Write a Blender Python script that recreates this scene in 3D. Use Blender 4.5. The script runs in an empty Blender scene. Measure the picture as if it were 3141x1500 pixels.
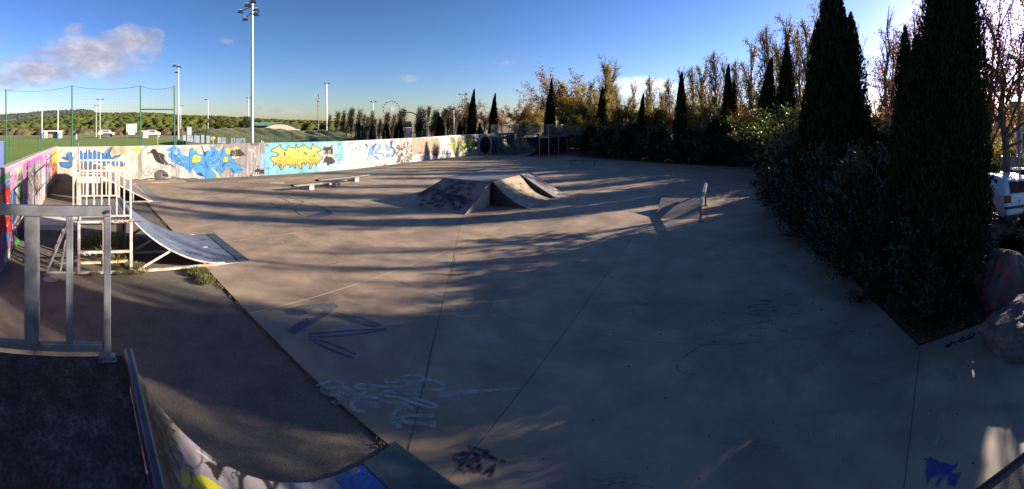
import bpy, math, random
import numpy as np
from mathutils import Vector, Matrix
R = math.radians
sc = bpy.context.scene
COL = sc.collection

# ---------------------------------------------------------------- camera (a phone's cylindrical panorama)
F, Y0, H, CX, PW, PH = 1236.0, 380.0, 3.2, 1570.5, 3141.0, 1500.0
cam = bpy.data.cameras.new('camera')
camo = bpy.data.objects.new('camera', cam); COL.objects.link(camo)
camo.location = (0, 0, H); camo.rotation_euler = (R(90), 0, 0)
cam.type = 'PANO'; cam.clip_start = 0.05; cam.clip_end = 6000
for c in (cam, getattr(cam, 'cycles', None)):
    try:
        c.panorama_type = 'CENTRAL_CYLINDRICAL'
        c.central_cylindrical_range_u_min = -CX / F
        c.central_cylindrical_range_u_max = (PW - CX) / F
        c.central_cylindrical_range_v_min = -(PH - Y0) / F
        c.central_cylindrical_range_v_max = Y0 / F
        c.central_cylindrical_radius = 1.0
    except Exception as e:
        pass
sc.camera = camo

# ---------------------------------------------------------------- sky, sun, exposure
SUN_AZ, SUN_EL = R(71.0), R(17.0)
SKY_STRENGTH, SUN_STRENGTH, EXPOSURE = 0.05, 5.0, 1.78
sc.view_settings.view_transform = 'Standard'; sc.view_settings.look = 'None'
sc.view_settings.gamma = 1.0; sc.view_settings.use_curve_mapping = False
sc.view_settings.exposure = EXPOSURE
world = bpy.data.worlds.new('World'); sc.world = world; world.use_nodes = True
wt = world.node_tree; wt.nodes.clear()

def nd(t, kind, **kw):
    n = t.nodes.new(kind)
    for k, v in kw.items():
        setattr(n, k, v)
    return n

def setin(t, sock, v):
    if isinstance(v, bpy.types.NodeSocket): t.links.new(v, sock)
    elif v is not None: sock.default_value = v

def M(t, op, a, b=None, c=None, clamp=False):
    n = nd(t, 'ShaderNodeMath', operation=op); n.use_clamp = clamp
    for i, v in enumerate((a, b, c)):
        if v is not None: setin(t, n.inputs[i], v)
    return n.outputs[0]

def MIX(t, fac, a, b, mode='MIX'):
    n = nd(t, 'ShaderNodeMix', data_type='RGBA', blend_type=mode)
    setin(t, n.inputs[0], fac); setin(t, n.inputs[6], a); setin(t, n.inputs[7], b)
    return n.outputs[2]

def RAMP(t, fac, stops, interp='LINEAR'):
    n = nd(t, 'ShaderNodeValToRGB'); cr = n.color_ramp; cr.interpolation = interp
    while len(cr.elements) < len(stops): cr.elements.new(0.5)
    for e, (p, c) in zip(cr.elements, stops):
        e.position = p; e.color = (c[0], c[1], c[2], 1) if hasattr(c, '__len__') else (c, c, c, 1)
    setin(t, n.inputs[0], fac)
    return n.outputs[0]

def NOISE(t, vec, scale, detail=4.0, rough=0.55, dist=0.0):
    n = nd(t, 'ShaderNodeTexNoise')
    if vec is not None: t.links.new(vec, n.inputs['Vector'])
    n.inputs['Scale'].default_value = scale; n.inputs['Detail'].default_value = detail
    n.inputs['Roughness'].default_value = rough; n.inputs['Distortion'].default_value = dist
    return n.outputs[0]

def MAP(t, vec, scale=(1, 1, 1), loc=(0, 0, 0), rot=(0, 0, 0)):
    n = nd(t, 'ShaderNodeMapping'); t.links.new(vec, n.inputs[0])
    n.inputs[1].default_value = loc; n.inputs[2].default_value = rot; n.inputs[3].default_value = scale
    return n.outputs[0]

sky = nd(wt, 'ShaderNodeTexSky', sky_type='NISHITA')
sky.sun_disc = False; sky.sun_elevation = SUN_EL; sky.sun_rotation = SUN_AZ
sky.altitude = 0; sky.air_density = 1.0; sky.dust_density = 0.35; sky.ozone_density = 2.0
tc = nd(wt, 'ShaderNodeTexCoord')
sep = nd(wt, 'ShaderNodeSeparateXYZ'); wt.links.new(tc.outputs['Generated'], sep.inputs[0])
gx, gy, gz = sep.outputs
azn = M(wt, 'ARCTAN2', gx, gy)
hor = M(wt, 'SQRT', M(wt, 'ADD', M(wt, 'MULTIPLY', gx, gx), M(wt, 'MULTIPLY', gy, gy)))
eln = M(wt, 'DIVIDE', gz, M(wt, 'MAXIMUM', hor, 0.001))
comb = nd(wt, 'ShaderNodeCombineXYZ'); wt.links.new(azn, comb.inputs[0]); wt.links.new(eln, comb.inputs[1])
cn = NOISE(wt, MAP(wt, comb.outputs[0], (7, 13, 1)), 1.0, 9.0, 0.62, 0.15)
cn2 = NOISE(wt, MAP(wt, comb.outputs[0], (15, 26, 1), (3, 1, 0)), 1.0, 8.0, 0.6, 0.2)
blobs = [(-15, 240, 100, 34, 1.0), (130, 218, 125, 40, 1.05), (280, 168, 150, 58, 1.12), (400, 132, 90, 46, 1.0), (235, 95, 50, 30, .45),
         (690, 128, 36, 22, .50), (480, 95, 55, 24, .40), (20, 120, 60, 18, .40), (1990, 268, 130, 24, 1.0), (1925, 280, 75, 22, .9),
         (2120, 285, 110, 30, .8), (1265, 240, 60, 18, .42), (700, 262, 45, 12, .38), (860, 345, 160, 22, .46), (1550, 190, 70, 18, .35), (640, 55, 40, 30, .30)]
mask = None
for (bx, by, sx, sy, w) in blobs:
    ca, ce = (bx - CX) / F, (Y0 - by) / F
    dx = M(wt, 'DIVIDE', M(wt, 'SUBTRACT', azn, ca), sx / F)
    dy = M(wt, 'DIVIDE', M(wt, 'SUBTRACT', eln, ce), sy / F)
    r2 = M(wt, 'ADD', M(wt, 'MULTIPLY', dx, dx), M(wt, 'MULTIPLY', dy, dy))
    g = M(wt, 'MULTIPLY', M(wt, 'EXPONENT', M(wt, 'MULTIPLY', r2, -0.7)), w)
    mask = g if mask is None else M(wt, 'MAXIMUM', mask, g)
cd = M(wt, 'ADD', mask, M(wt, 'MULTIPLY', M(wt, 'SUBTRACT', cn, 0.5), 1.5))
cfac = RAMP(wt, cd, [(0.30, 0.0), (0.52, 0.5), (0.95, 0.86)], 'EASE')
front = RAMP(wt, mask, [(0.05, 0.0), (0.2, 1.0)])
cfac = M(wt, 'MULTIPLY', cfac, front)
shade = RAMP(wt, cn2, [(0.36, (2.5, 2.4, 3.0)), (0.52, (3.4, 3.25, 3.7)), (0.68, (4.9, 4.7, 4.8))])
# the low bank of cloud beyond the trees is lit white, the big one to the left is mauve
bright = RAMP(wt, M(wt, 'MULTIPLY_ADD', azn, 0.5, 0.5), [(0.5, 0.0), (0.6, 1.0)])
shade = MIX(wt, bright, shade, (7, 7, 7.2, 1))
sr_ = nd(wt, 'ShaderNodeSeparateColor'); wt.links.new(sky.outputs[0], sr_.inputs[0])      # deep, clean winter blue
cc_ = nd(wt, 'ShaderNodeCombineColor')
for k_, (c_, g_) in enumerate(((.325, 1.5), (.41, 1.38), (.40, 1.62))): wt.links.new(M(wt, 'MULTIPLY', M(wt, 'POWER', sr_.outputs[k_], g_), c_), cc_.inputs[k_])
skyb = cc_.outputs[0]
skyc = MIX(wt, cfac, skyb, shade)
bg = nd(wt, 'ShaderNodeBackground'); wt.links.new(skyc, bg.inputs[0]); bg.inputs[1].default_value = SKY_STRENGTH
wo = nd(wt, 'ShaderNodeOutputWorld'); wt.links.new(bg.outputs[0], wo.inputs[0])

sl = bpy.data.lights.new('sun', 'SUN'); sl.energy = SUN_STRENGTH; sl.angle = R(0.53); sl.color = (1.0, 0.835, 0.66)
so = bpy.data.objects.new('sun', sl); COL.objects.link(so)
sd = Vector((math.sin(SUN_AZ) * math.cos(SUN_EL), math.cos(SUN_AZ) * math.cos(SUN_EL), math.sin(SUN_EL)))
so.rotation_euler = sd.to_track_quat('Z', 'Y').to_euler(); so.location = sd * 60

# ---------------------------------------------------------------- frames and helpers
PA = R(61.7)                                   # the park's long walls run along azimuth -61.7 degrees
PRZ = R(61.7)                                  # local x = b (towards the far end), local y = a (towards the left wall)
Av = np.array([-math.sin(PA), math.cos(PA)]); Bv = np.array([math.cos(PA), math.sin(PA)])
def pf(a, b, z=0.0):
    p = a * Av + b * Bv
    return (float(p[0]), float(p[1]), z)
def gp(x, y, z=0.0):                           # point at height z seen along a direction of the survey photo
    t = (x - CX) / F; d = F * (H - z) / (y - Y0)
    return (d * math.sin(t), d * math.cos(t), z)
def pol(x, d, z=0.0):
    t = (x - CX) / F
    return (d * math.sin(t), d * math.cos(t), z)
def hz(y, d): return H + d * (Y0 - y) / F      # height of something d metres away
def lin(c):
    o = []
    for v in c[:3]:
        v = v / 255.0
        o.append(v / 12.92 if v <= .04045 else ((v + .055) / 1.055) ** 2.4)
    return tuple(o)

def props(o, label=None, cat=None, group=None, kind=None):
    if label: o['label'] = label
    if cat: o['category'] = cat
    if group: o['group'] = group
    if kind: o['kind'] = kind
    return o

def thing(name, label, cat, loc=(0, 0, 0), rz=0.0, group=None, kind=None):
    o = bpy.data.objects.new(name, None); COL.objects.link(o)
    o.empty_display_size = 0.2
    o.location = loc; o.rotation_euler = (0, 0, rz)
    return props(o, label, cat, group, kind)

def link(name, me, parent=None, loc=(0, 0, 0), rz=0.0):
    o = bpy.data.objects.new(name, me); COL.objects.link(o)
    o.location = loc; o.rotation_euler = (0, 0, rz)
    if parent is not None: o.parent = parent
    return o

class MB:
    def __init__(s): s.v = []; s.f = []; s.m = []
    def add(s, vs, fs, mi=0):
        n = len(s.v); s.v += [tuple(map(float, p)) for p in vs]
        s.f += [tuple(i + n for i in q) for q in fs]; s.m += [mi] * len(fs); return s
    def hexa(s, p, mi=0):                      # 4 bottom ccw, 4 top ccw
        return s.add(p, [(3, 2, 1, 0), (4, 5, 6, 7), (0, 1, 5, 4), (1, 2, 6, 5), (2, 3, 7, 6), (3, 0, 4, 7)], mi)
    def box(s, x0, x1, y0, y1, z0, z1, mi=0):
        return s.hexa([(x0, y0, z0), (x1, y0, z0), (x1, y1, z0), (x0, y1, z0), (x0, y0, z1), (x1, y0, z1), (x1, y1, z1), (x0, y1, z1)], mi)
    def bar(s, p0, p1, w, h, mi=0, up=(0, 0, 1)):
        p0 = Vector(p0); p1 = Vector(p1); d = (p1 - p0).normalized(); u = Vector(up)
        if abs(d.dot(u)) > .98: u = Vector((0, 1, 0))
        x = d.cross(u).normalized(); y = x.cross(d).normalized()
        c = [(-1, -1), (1, -1), (1, 1), (-1, 1)]
        P = [p0 + x * a * w / 2 + y * b * h / 2 for a, b in c] + [p1 + x * a * w / 2 + y * b * h / 2 for a, b in c]
        return s.hexa(P, mi)
    def tube(s, p0, p1, r, r2=None, n=8, mi=0, cap=True):
        r2 = r if r2 is None else r2
        p0 = Vector(p0); p1 = Vector(p1); d = (p1 - p0).normalized()
        u = Vector((0, 0, 1)) if abs(d.z) < .95 else Vector((1, 0, 0))
        x = d.cross(u).normalized(); y = x.cross(d)
        A_ = [p0 + (x * math.cos(2 * math.pi * i / n) + y * math.sin(2 * math.pi * i / n)) * r for i in range(n)]
        B_ = [p1 + (x * math.cos(2 * math.pi * i / n) + y * math.sin(2 * math.pi * i / n)) * r2 for i in range(n)]
        fs = [(i, (i + 1) % n, n + (i + 1) % n, n + i) for i in range(n)]
        if cap: fs += [tuple(range(n - 1, -1, -1)), tuple(range(n, 2 * n))]
        return s.add(A_ + B_, fs, mi)
    def poly(s, pts, mi=0): return s.add(pts, [tuple(range(len(pts)))], mi)
    def prism(s, pts, z0, z1, mi=0):           # pts xy ccw
        n = len(pts)
        vs = [(p[0], p[1], z0) for p in pts] + [(p[0], p[1], z1) for p in pts]
        return s.add(vs, [tuple(range(n - 1, -1, -1)), tuple(range(n, 2 * n))] + [(i, (i + 1) % n, n + (i + 1) % n, n + i) for i in range(n)], mi)
    def mesh(s, name, mats, smooth=False, off=(0, 0, 0), bevel=0):
        me = bpy.data.meshes.new(name)
        me.from_pydata([(a - off[0], b - off[1], c - off[2]) for a, b, c in s.v], [], s.f)
        if not isinstance(mats, (list, tuple)): mats = [mats]
        for m in mats: me.materials.append(m)
        me.polygons.foreach_set('material_index', s.m)
        if bevel:
            import bmesh
            bm = bmesh.new(); bm.from_mesh(me)
            bmesh.ops.bevel(bm, geom=list(bm.edges), offset=bevel, segments=2, affect='EDGES', profile=.6)
            bm.to_mesh(me); bm.free()
        if smooth:
            me.polygons.foreach_set('use_smooth', [True] * len(me.polygons))
        me.update()
        return me
    def build(s, name, mats, parent=None, smooth=False, off=(0, 0, 0), loc=(0, 0, 0), rz=0.0, bevel=0):
        return link(name, s.mesh(name, mats, smooth, off, bevel), parent, loc, rz)

def fast_mesh(name, V, Q, mats, vals=None, cols=None, smooth=False, mi=None):
    V = np.asarray(V, dtype=np.float32).reshape(-1, 3); Q = np.asarray(Q, dtype=np.int32)
    k = Q.shape[1]
    me = bpy.data.meshes.new(name)
    me.vertices.add(len(V)); me.vertices.foreach_set('co', V.ravel())
    me.loops.add(Q.size); me.loops.foreach_set('vertex_index', Q.ravel())
    me.polygons.add(len(Q)); me.polygons.foreach_set('loop_start', np.arange(0, Q.size, k, dtype=np.int32))
    me.polygons.foreach_set('loop_total', np.full(len(Q), k, dtype=np.int32))
    if not isinstance(mats, (list, tuple)): mats = [mats]
    for m in mats: me.materials.append(m)
    if mi is not None: me.polygons.foreach_set('material_index', np.asarray(mi, dtype=np.int32))
    if vals is not None:
        at = me.attributes.new('tone', 'FLOAT', 'POINT'); at.data.foreach_set('value', np.asarray(vals, dtype=np.float32))
    if cols is not None:
        at = me.attributes.new('paint', 'FLOAT_COLOR', 'POINT')
        c4 = np.ones((len(V), 4), dtype=np.float32); c4[:, :3] = cols
        at.data.foreach_set('color', c4.ravel())
    if smooth: me.polygons.foreach_set('use_smooth', np.ones(len(Q), dtype=bool))
    me.update(calc_edges=True); me.validate()
    return me

# ---------------------------------------------------------------- materials
def mat(name, stops, scale=3.0, detail=6, rough=0.7, metal=0.0, bump=0.0, bscale=None, speck=0.0, sscale=120.0,
        stain=None, stscale=0.5, stretch=(1, 1, 1), spec=0.5, coord='Object', rvar=0.0):
    m = bpy.data.materials.new(name); m.use_nodes = True; t = m.node_tree; t.nodes.clear()
    tcn = nd(t, 'ShaderNodeTexCoord'); v = MAP(t, tcn.outputs[coord], stretch)
    n1 = NOISE(t, v, scale, detail, .6)
    k = len(stops)
    if not hasattr(stops[0], '__len__'): stops = [stops]; k = 1
    st = [(0.32 + 0.36 * i / max(1, k - 1), c) for i, c in enumerate(stops)]
    col = RAMP(t, n1, st) if k > 1 else None
    if col is None:
        rgb = nd(t, 'ShaderNodeRGB'); rgb.outputs[0].default_value = (*stops[0], 1); col = rgb.outputs[0]
    if stain is not None:
        n2 = NOISE(t, v, stscale, 7, .65, .6)
        col = MIX(t, RAMP(t, n2, [(.48, 0.0), (.66, 1.0)]), col, (*stain, 1))
    if speck:
        n3 = NOISE(t, v, sscale, 2, .5)
        col = MIX(t, 1.0, col, RAMP(t, n3, [(.35, 1 - speck), (.65, 1 + speck)]), 'MULTIPLY')
    p = nd(t, 'ShaderNodeBsdfPrincipled'); setin(t, p.inputs['Base Color'], col)
    p.inputs['Metallic'].default_value = metal
    p.inputs['Specular IOR Level'].default_value = spec
    if rvar: setin(t, p.inputs['Roughness'], M(t, 'MULTIPLY_ADD', n1, rvar, rough - rvar / 2))
    else: p.inputs['Roughness'].default_value = rough
    if bump:
        nb = NOISE(t, v, bscale or scale * 8, 5, .6)
        b = nd(t, 'ShaderNodeBump'); b.inputs['Strength'].default_value = 1.0; b.inputs['Distance'].default_value = bump
        t.links.new(nb, b.inputs['Height']); t.links.new(b.outputs[0], p.inputs['Normal'])
    o = nd(t, 'ShaderNodeOutputMaterial'); t.links.new(p.outputs[0], o.inputs[0])
    return m

def bay_variation(m):
    t = m.node_tree; p = [n for n in t.nodes if n.type == 'BSDF_PRINCIPLED'][0]; l = p.inputs['Base Color'].links[0].from_socket
    oi = nd(t, 'ShaderNodeObjectInfo'); t.links.new(MIX(t, 1.0, l, RAMP(t, oi.outputs['Random'], [(0, .90), (1, 1.06)]), 'MULTIPLY'), p.inputs['Base Color'])

def leaf_mat(name, stops, trans=0.4, rough=0.5, spec=0.3):
    m = bpy.data.materials.new(name); m.use_nodes = True; t = m.node_tree; t.nodes.clear()
    at = nd(t, 'ShaderNodeAttribute', attribute_name='tone')
    k = len(stops)
    col = RAMP(t, at.outputs['Fac'], [(i / max(1, k - 1), c) for i, c in enumerate(stops)])
    p = nd(t, 'ShaderNodeBsdfPrincipled'); setin(t, p.inputs['Base Color'], col)
    p.inputs['Roughness'].default_value = rough; p.inputs['Specular IOR Level'].default_value = spec
    tr = nd(t, 'ShaderNodeBsdfTranslucent'); setin(t, tr.inputs[0], MIX(t, 1.0, col, (1.7, 1.6, 0.8, 1), 'MULTIPLY'))
    mx = nd(t, 'ShaderNodeMixShader'); mx.inputs[0].default_value = trans
    t.links.new(p.outputs[0], mx.inputs[1]); t.links.new(tr.outputs[0], mx.inputs[2])
    o = nd(t, 'ShaderNodeOutputMaterial'); t.links.new(mx.outputs[0], o.inputs[0])
    return m

def paint_mat(name, rough=0.75, bump=0.002, dirt=0.35, bs=25):
    m = bpy.data.materials.new(name); m.use_nodes = True; t = m.node_tree; t.nodes.clear()
    at = nd(t, 'ShaderNodeAttribute', attribute_name='paint')
    tcn = nd(t, 'ShaderNodeTexCoord')
    n1 = NOISE(t, MAP(t, tcn.outputs['Object'], (1, 1, .35)), 3.0, 8, .68)
    col = MIX(t, 1.0, at.outputs['Color'], RAMP(t, n1, [(.3, 1 - dirt), (.55, 1.0)]), 'MULTIPLY')
    p = nd(t, 'ShaderNodeBsdfPrincipled'); setin(t, p.inputs['Base Color'], col)
    p.inputs['Roughness'].default_value = rough; p.inputs['Specular IOR Level'].default_value = .3
    nb = NOISE(t, tcn.outputs['Object'], bs, 6, .65)
    b = nd(t, 'ShaderNodeBump'); b.inputs['Strength'].default_value = 1.0; b.inputs['Distance'].default_value = bump
    t.links.new(nb, b.inputs['Height']); t.links.new(b.outputs[0], p.inputs['Normal'])
    o = nd(t, 'ShaderNodeOutputMaterial'); t.links.new(p.outputs[0], o.inputs[0])
    return m

def faded_mat(name, c, alpha=0.7, scale=14):
    m = bpy.data.materials.new(name); m.use_nodes = True; t = m.node_tree; t.nodes.clear()
    tcn = nd(t, 'ShaderNodeTexCoord')
    n1 = NOISE(t, tcn.outputs['Object'], scale, 6, .7)
    p = nd(t, 'ShaderNodeBsdfPrincipled'); p.inputs['Base Color'].default_value = (*c, 1); p.inputs['Roughness'].default_value = .8
    setin(t, p.inputs['Alpha'], M(t, 'MULTIPLY', RAMP(t, n1, [(.36, .15), (.56, 1.0)]), alpha))
    o = nd(t, 'ShaderNodeOutputMaterial'); t.links.new(p.outputs[0], o.inputs[0])
    return m

MT = {}
MT['slab'] = mat('pad_concrete', [(.175, .132, .092), (.268, .203, .143), (.345, .27, .195)], 1.1, 8, .62, bump=.0012, bscale=90, speck=.10, sscale=160, stain=(.165, .125, .085), stscale=.5, rvar=.15)
bay_variation(MT['slab'])
MT['joint'] = mat('joint_dirt', [(.05, .042, .034), (.10, .085, .07)], 9, 4, .95)
MT['joint_white'] = mat('joint_filler', [(.38, .32, .26), (.45, .38, .30)], 9, 4, .9)
MT['asphalt'] = mat('worn_asphalt', [(.075, .066, .052), (.135, .12, .096)], 2.0, 8, .9, bump=.006, bscale=110, speck=.55, sscale=150, stain=(.13, .105, .085), stscale=.6)
MT['asphalt_dark'] = mat('road_asphalt', [(.05, .05, .055), (.08, .078, .075)], 2.0, 8, .85, bump=.004, bscale=90, speck=.3, sscale=140)
MT['conc'] = mat('wall_concrete', [(.26, .23, .20), (.38, .34, .30)], 3.0, 8, .85, bump=.003, bscale=40, speck=.1)
MT['conc_white'] = mat('pale_block', [(.48, .45, .40), (.62, .58, .52)], 4.0, 8, .8, bump=.002, bscale=40)
MT['soil'] = mat('bed_soil', [(.035, .026, .018), (.08, .06, .04)], 6.0, 8, .95, bump=.02, bscale=25, speck=.3)
MT['grass'] = mat('pitch_grass', [(.065, .125, .004), (.105, .170, .007), (.08, .14, .005)], .5, 8, .9, bump=.02, bscale=30, speck=.35, sscale=25)
MT['dry'] = mat('dry_field', [(.10, .085, .045), (.17, .15, .09), (.07, .085, .035)], .15, 8, .95, bump=.05, bscale=6)
MT['mound'] = mat('mound_turf', [(.05, .07, .02), (.10, .11, .035), (.15, .13, .06)], .6, 8, .95, bump=.06, bscale=5, stretch=(1, 1, 3))
MT['earth'] = mat('mound_crest', [(.16, .12, .08), (.26, .20, .14)], 1.5, 8, .95, bump=.04, bscale=8)
MT['hill'] = mat('pine_hillside', [(.022, .032, .010), (.040, .052, .016)], .02, 8, .95, bump=1.0, bscale=.08)
MT['cliff'] = mat('limestone_hill', [(.055, .068, .062), (.10, .11, .10), (.24, .215, .20)], .012, 10, .95, bump=3.0, bscale=.03)  # ridge tones shifted grey-blue to carry some distance haze
MT['lime'] = mat('limestone_cliff', [(.22, .18, .15), (.45, .38, .32)], .03, 8, .95, bump=2.0, bscale=.05)
MT['galv'] = mat('galvanised_steel', [(.11, .12, .135), (.20, .215, .235), (.14, .15, .165)], 5, 8, .5, .55, bump=.0006, bscale=60, rvar=.25, stain=(.12, .12, .13), stscale=2.5)
MT['whitesteel'] = mat('rusty_white_steel', [(.24, .225, .205), (.40, .39, .37), (.46, .45, .43)], 6, 8, .6, .0, bump=.001, bscale=50, stain=(.30, .17, .09), stscale=5, rvar=.2)
MT['yellowed'] = mat('yellowed_steel', [(.35, .30, .16), (.52, .46, .30)], 9, 8, .7, .0, bump=.001, bscale=50, stain=(.2, .12, .07), stscale=6)
MT['greysteel'] = mat('grey_painted_steel', [(.11, .115, .12), (.19, .195, .20)], 7, 6, .55, .2)
MT['ribdeck'] = mat('ribbed_deck_steel', [(.15, .15, .165), (.22, .22, .24)], 5, 6, .5, .3, speck=.15)
MT['darkwood'] = mat('weathered_deck', [(.010, .007, .005), (.038, .028, .020), (.095, .072, .052)], 7, 10, .85, bump=.003, bscale=50, speck=.6, sscale=45, stain=(.045, .020, .012), stscale=2.2, stretch=(1.2, .8, 1))
MT['board'] = mat('plywood_panel', [(.42, .25, .11), (.58, .38, .19)], 8, 8, .8, speck=.2, stretch=(1, 1, .2))
MT['blacksteel'] = mat('blackened_steel', [(.03, .032, .036), (.07, .07, .075)], 7, 6, .45, .5)
MT['coping'] = mat('coping_pipe', [(.05, .055, .07), (.09, .10, .12)], 8, 6, .38, .8, rvar=.2)
MT['kick'] = mat('steel_kick_plate', [(.055, .08, .085), (.08, .11, .12)], 3, 7, .42, .5, speck=.12, sscale=70, stain=(.04, .05, .055), stscale=2, rvar=.15)
MT['green'] = mat('green_coated_steel', [(.012, .075, .045), (.02, .11, .065)], 5, 4, .5)
MT['greendark'] = mat('dark_green_steel', [(.008, .04, .026), (.014, .06, .04)], 5, 4, .5)
MT['net'] = mat('green_netting', (.03, .08, .07), rough=.8)
MT['white'] = mat('white_paint', [(.66, .64, .60), (.78, .76, .73)], 2, 5, .5)
MT['mast'] = mat('galvanised_mast', [(.42, .44, .47), (.55, .57, .60)], 2, 5, .42, .4)
MT['lampblk'] = mat('floodlight_housing', [(.03, .03, .035), (.05, .05, .06)], 3, 4, .4, .3)
MT['blue'] = mat('blue_padding', [(.01, .035, .32), (.015, .05, .42)], 3, 4, .55)
MT['panelblue'] = mat('pale_board', [(.22, .27, .36), (.36, .42, .52)], 2, 4, .5)
MT['roofgreen'] = mat('green_canopy', [(.09, .22, .13), (.13, .28, .17)], 1, 4, .6)
MT['cream'] = mat('cream_render', [(.60, .50, .38), (.70, .60, .47)], 1, 5, .8)
MT['pink'] = mat('pink_render', [(.40, .27, .26), (.50, .35, .33)], 2, 5, .85)
MT['tile'] = mat('terracotta_tile', [(.26, .11, .06), (.38, .18, .10)], 4, 6, .8)
MT['bluegrey'] = mat('blue_grey_cladding', [(.06, .08, .12), (.10, .12, .17)], 1, 5, .6)
MT['glassdark'] = mat('dark_glass', (.012, .014, .018), rough=.08, spec=.8)
MT['carwhite'] = mat('white_car_paint', (.62, .66, .72), rough=.22, spec=.7)
MT['blackplastic'] = mat('black_plastic', (.02, .02, .022), rough=.5)
MT['tyre'] = mat('tyre_rubber', (.018, .018, .018), rough=.85)
MT['taillight'] = mat('red_lens', (.16, .008, .008), rough=.15, spec=.8)
MT['rock'] = mat('boulder_stone', [(.04, .036, .033), (.10, .09, .082), (.17, .155, .145)], 4, 10, .8, bump=.03, bscale=9, stain=(.10, .045, .05), stscale=1.8)
MT['rockred'] = mat('boulder_sprayed_red', [(.05, .036, .033), (.10, .075, .07)], 4, 10, .8, bump=.03, bscale=9, stain=(.32, .02, .015), stscale=1.5)
MT['bark'] = mat('bark', [(.05, .04, .032), (.12, .10, .085)], 8, 8, .95, bump=.01, bscale=20, stretch=(1, 1, .25))
MT['palebark'] = mat('pale_bark', [(.20, .18, .15), (.36, .33, .29)], 6, 8, .9, stretch=(1, 1, .3))
MT['twig'] = mat('twig', [(.07, .052, .045), (.12, .095, .08)], 8, 4, .9)
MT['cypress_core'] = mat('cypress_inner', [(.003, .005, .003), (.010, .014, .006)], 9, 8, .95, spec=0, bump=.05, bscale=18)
MT['cypress'] = leaf_mat('cypress_foliage', [(.005, .009, .004), (.010, .016, .006), (.024, .029, .011)], .05, .75, .12)
MT['oleander'] = leaf_mat('oleander_leaf', [(.007, .012, .006), (.015, .025, .010), (.032, .046, .020)], .08, .36, .4)
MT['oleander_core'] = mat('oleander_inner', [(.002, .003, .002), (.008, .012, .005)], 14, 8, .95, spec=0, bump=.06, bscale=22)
MT['popleaf'] = leaf_mat('poplar_leaf', [(.08, .068, .045), (.14, .12, .08), (.22, .19, .13), (.19, .10, .045)], .3, .55)
MT['brownleaf'] = leaf_mat('autumn_leaf', [(.09, .04, .022), (.16, .07, .03), (.20, .11, .05)], .35, .6)
MT['goldleaf'] = leaf_mat('gold_leaf', [(.10, .09, .02), (.20, .16, .04), (.27, .19, .06)], .4, .55)
MT['orangeleaf'] = leaf_mat('orange_leaf', [(.07, .03, .012), (.16, .07, .018), (.24, .13, .025)], .35, .55)
MT['greenleaf'] = leaf_mat('shrub_leaf', [(.03, .045, .012), (.06, .08, .02), (.10, .12, .03)], .3, .5)
MT['darkpop'] = leaf_mat('dull_poplar_leaf', [(.02, .022, .012), (.055, .052, .03), (.12, .105, .07)], .25, .6)
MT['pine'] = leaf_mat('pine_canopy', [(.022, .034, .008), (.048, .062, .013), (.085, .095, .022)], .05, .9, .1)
MT['weed'] = leaf_mat('weed_leaf', [(.05, .07, .02), (.12, .14, .04), (.22, .20, .09)], .3, .7)
MT['mural'] = paint_mat('mural_paint')
MT['ramp_paint'] = paint_mat('sprayed_ramp', .5, .0008, .25, 60)
MT['ink'] = faded_mat('faded_black_marker', (.02, .02, .03), .8)
MT['ink_solid'] = mat('black_marker', (.015, .015, .02), rough=.6)
MT['ghost'] = faded_mat('thin_black_marker', (.06, .045, .035), .3)
MT['fadedblue'] = faded_mat('worn_blue_paint', (.05, .072, .17), .9)
MT['fadedgrey'] = faded_mat('worn_grey_blue_paint', (.10, .11, .135), .88)
MT['chalk'] = faded_mat('worn_white_spray', (.46, .50, .48), .6, 5)
MT['chalkthin'] = faded_mat('thin_white_spray', (.5, .5, .5), .4)
MT['royal'] = faded_mat('royal_blue_spray', (.012, .045, .26), .9, 6)

# ================================================================ GROUND
def rect_grid(x0, x1, y0, y1, nx, ny, zf):
    xs = np.linspace(x0, x1, nx); ys = np.linspace(y0, y1, ny)
    X, Y = np.meshgrid(xs, ys); Z = zf(X, Y)
    V = np.stack([X, Y, Z], -1).reshape(-1, 3)
    i = np.arange(nx - 1)[None, :] + (np.arange(ny - 1) * nx)[:, None]
    i = i.ravel(); Q = np.stack([i, i + 1, i + 1 + nx, i + nx], 1)
    return V, Q
def flat(name, pts, z, m, parent=None, kind=None):
    o = MB().poly([(p[0], p[1], z) for p in pts]).build(name, m, parent)
    if kind: o['kind'] = kind
    return o

V, Q = rect_grid(-2500, 2500, -900, 3500, 60, 60, lambda x, y: x * 0 - 0.09)
props(link('ground', fast_mesh('ground', V, Q, MT['dry'])), kind='structure')
ab = lambda a, b: pf(a, b)
props(flat('pitch', [ab(23.6, -60), ab(23.6, 33), ab(60, 33), ab(95, 10), ab(95, -60)], -0.05, MT['grass']), kind='structure')
props(flat('pitch_margin', [ab(-6, -60), ab(23.5, -60), ab(23.5, -1.9), ab(-6, -1.9)], -0.05, MT['grass']), kind='structure')
props(flat('asphalt_strip', [ab(-12, -1.75), ab(23.2, -1.75), ab(23.2, 3.4), ab(-12, 3.4)], -0.03, MT['asphalt']), kind='structure')
pad = props(flat('skate_pad', [ab(-8, 2.79), ab(23.2, 2.79), ab(23.2, 49), ab(13.6, 49), ab(13.2, 37.5), ab(4.8, 32.8), ab(-2.82, 29.3), ab(-2.82, 5.0), ab(-8, 5.0)], -0.012, MT['joint']), kind='structure')
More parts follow.
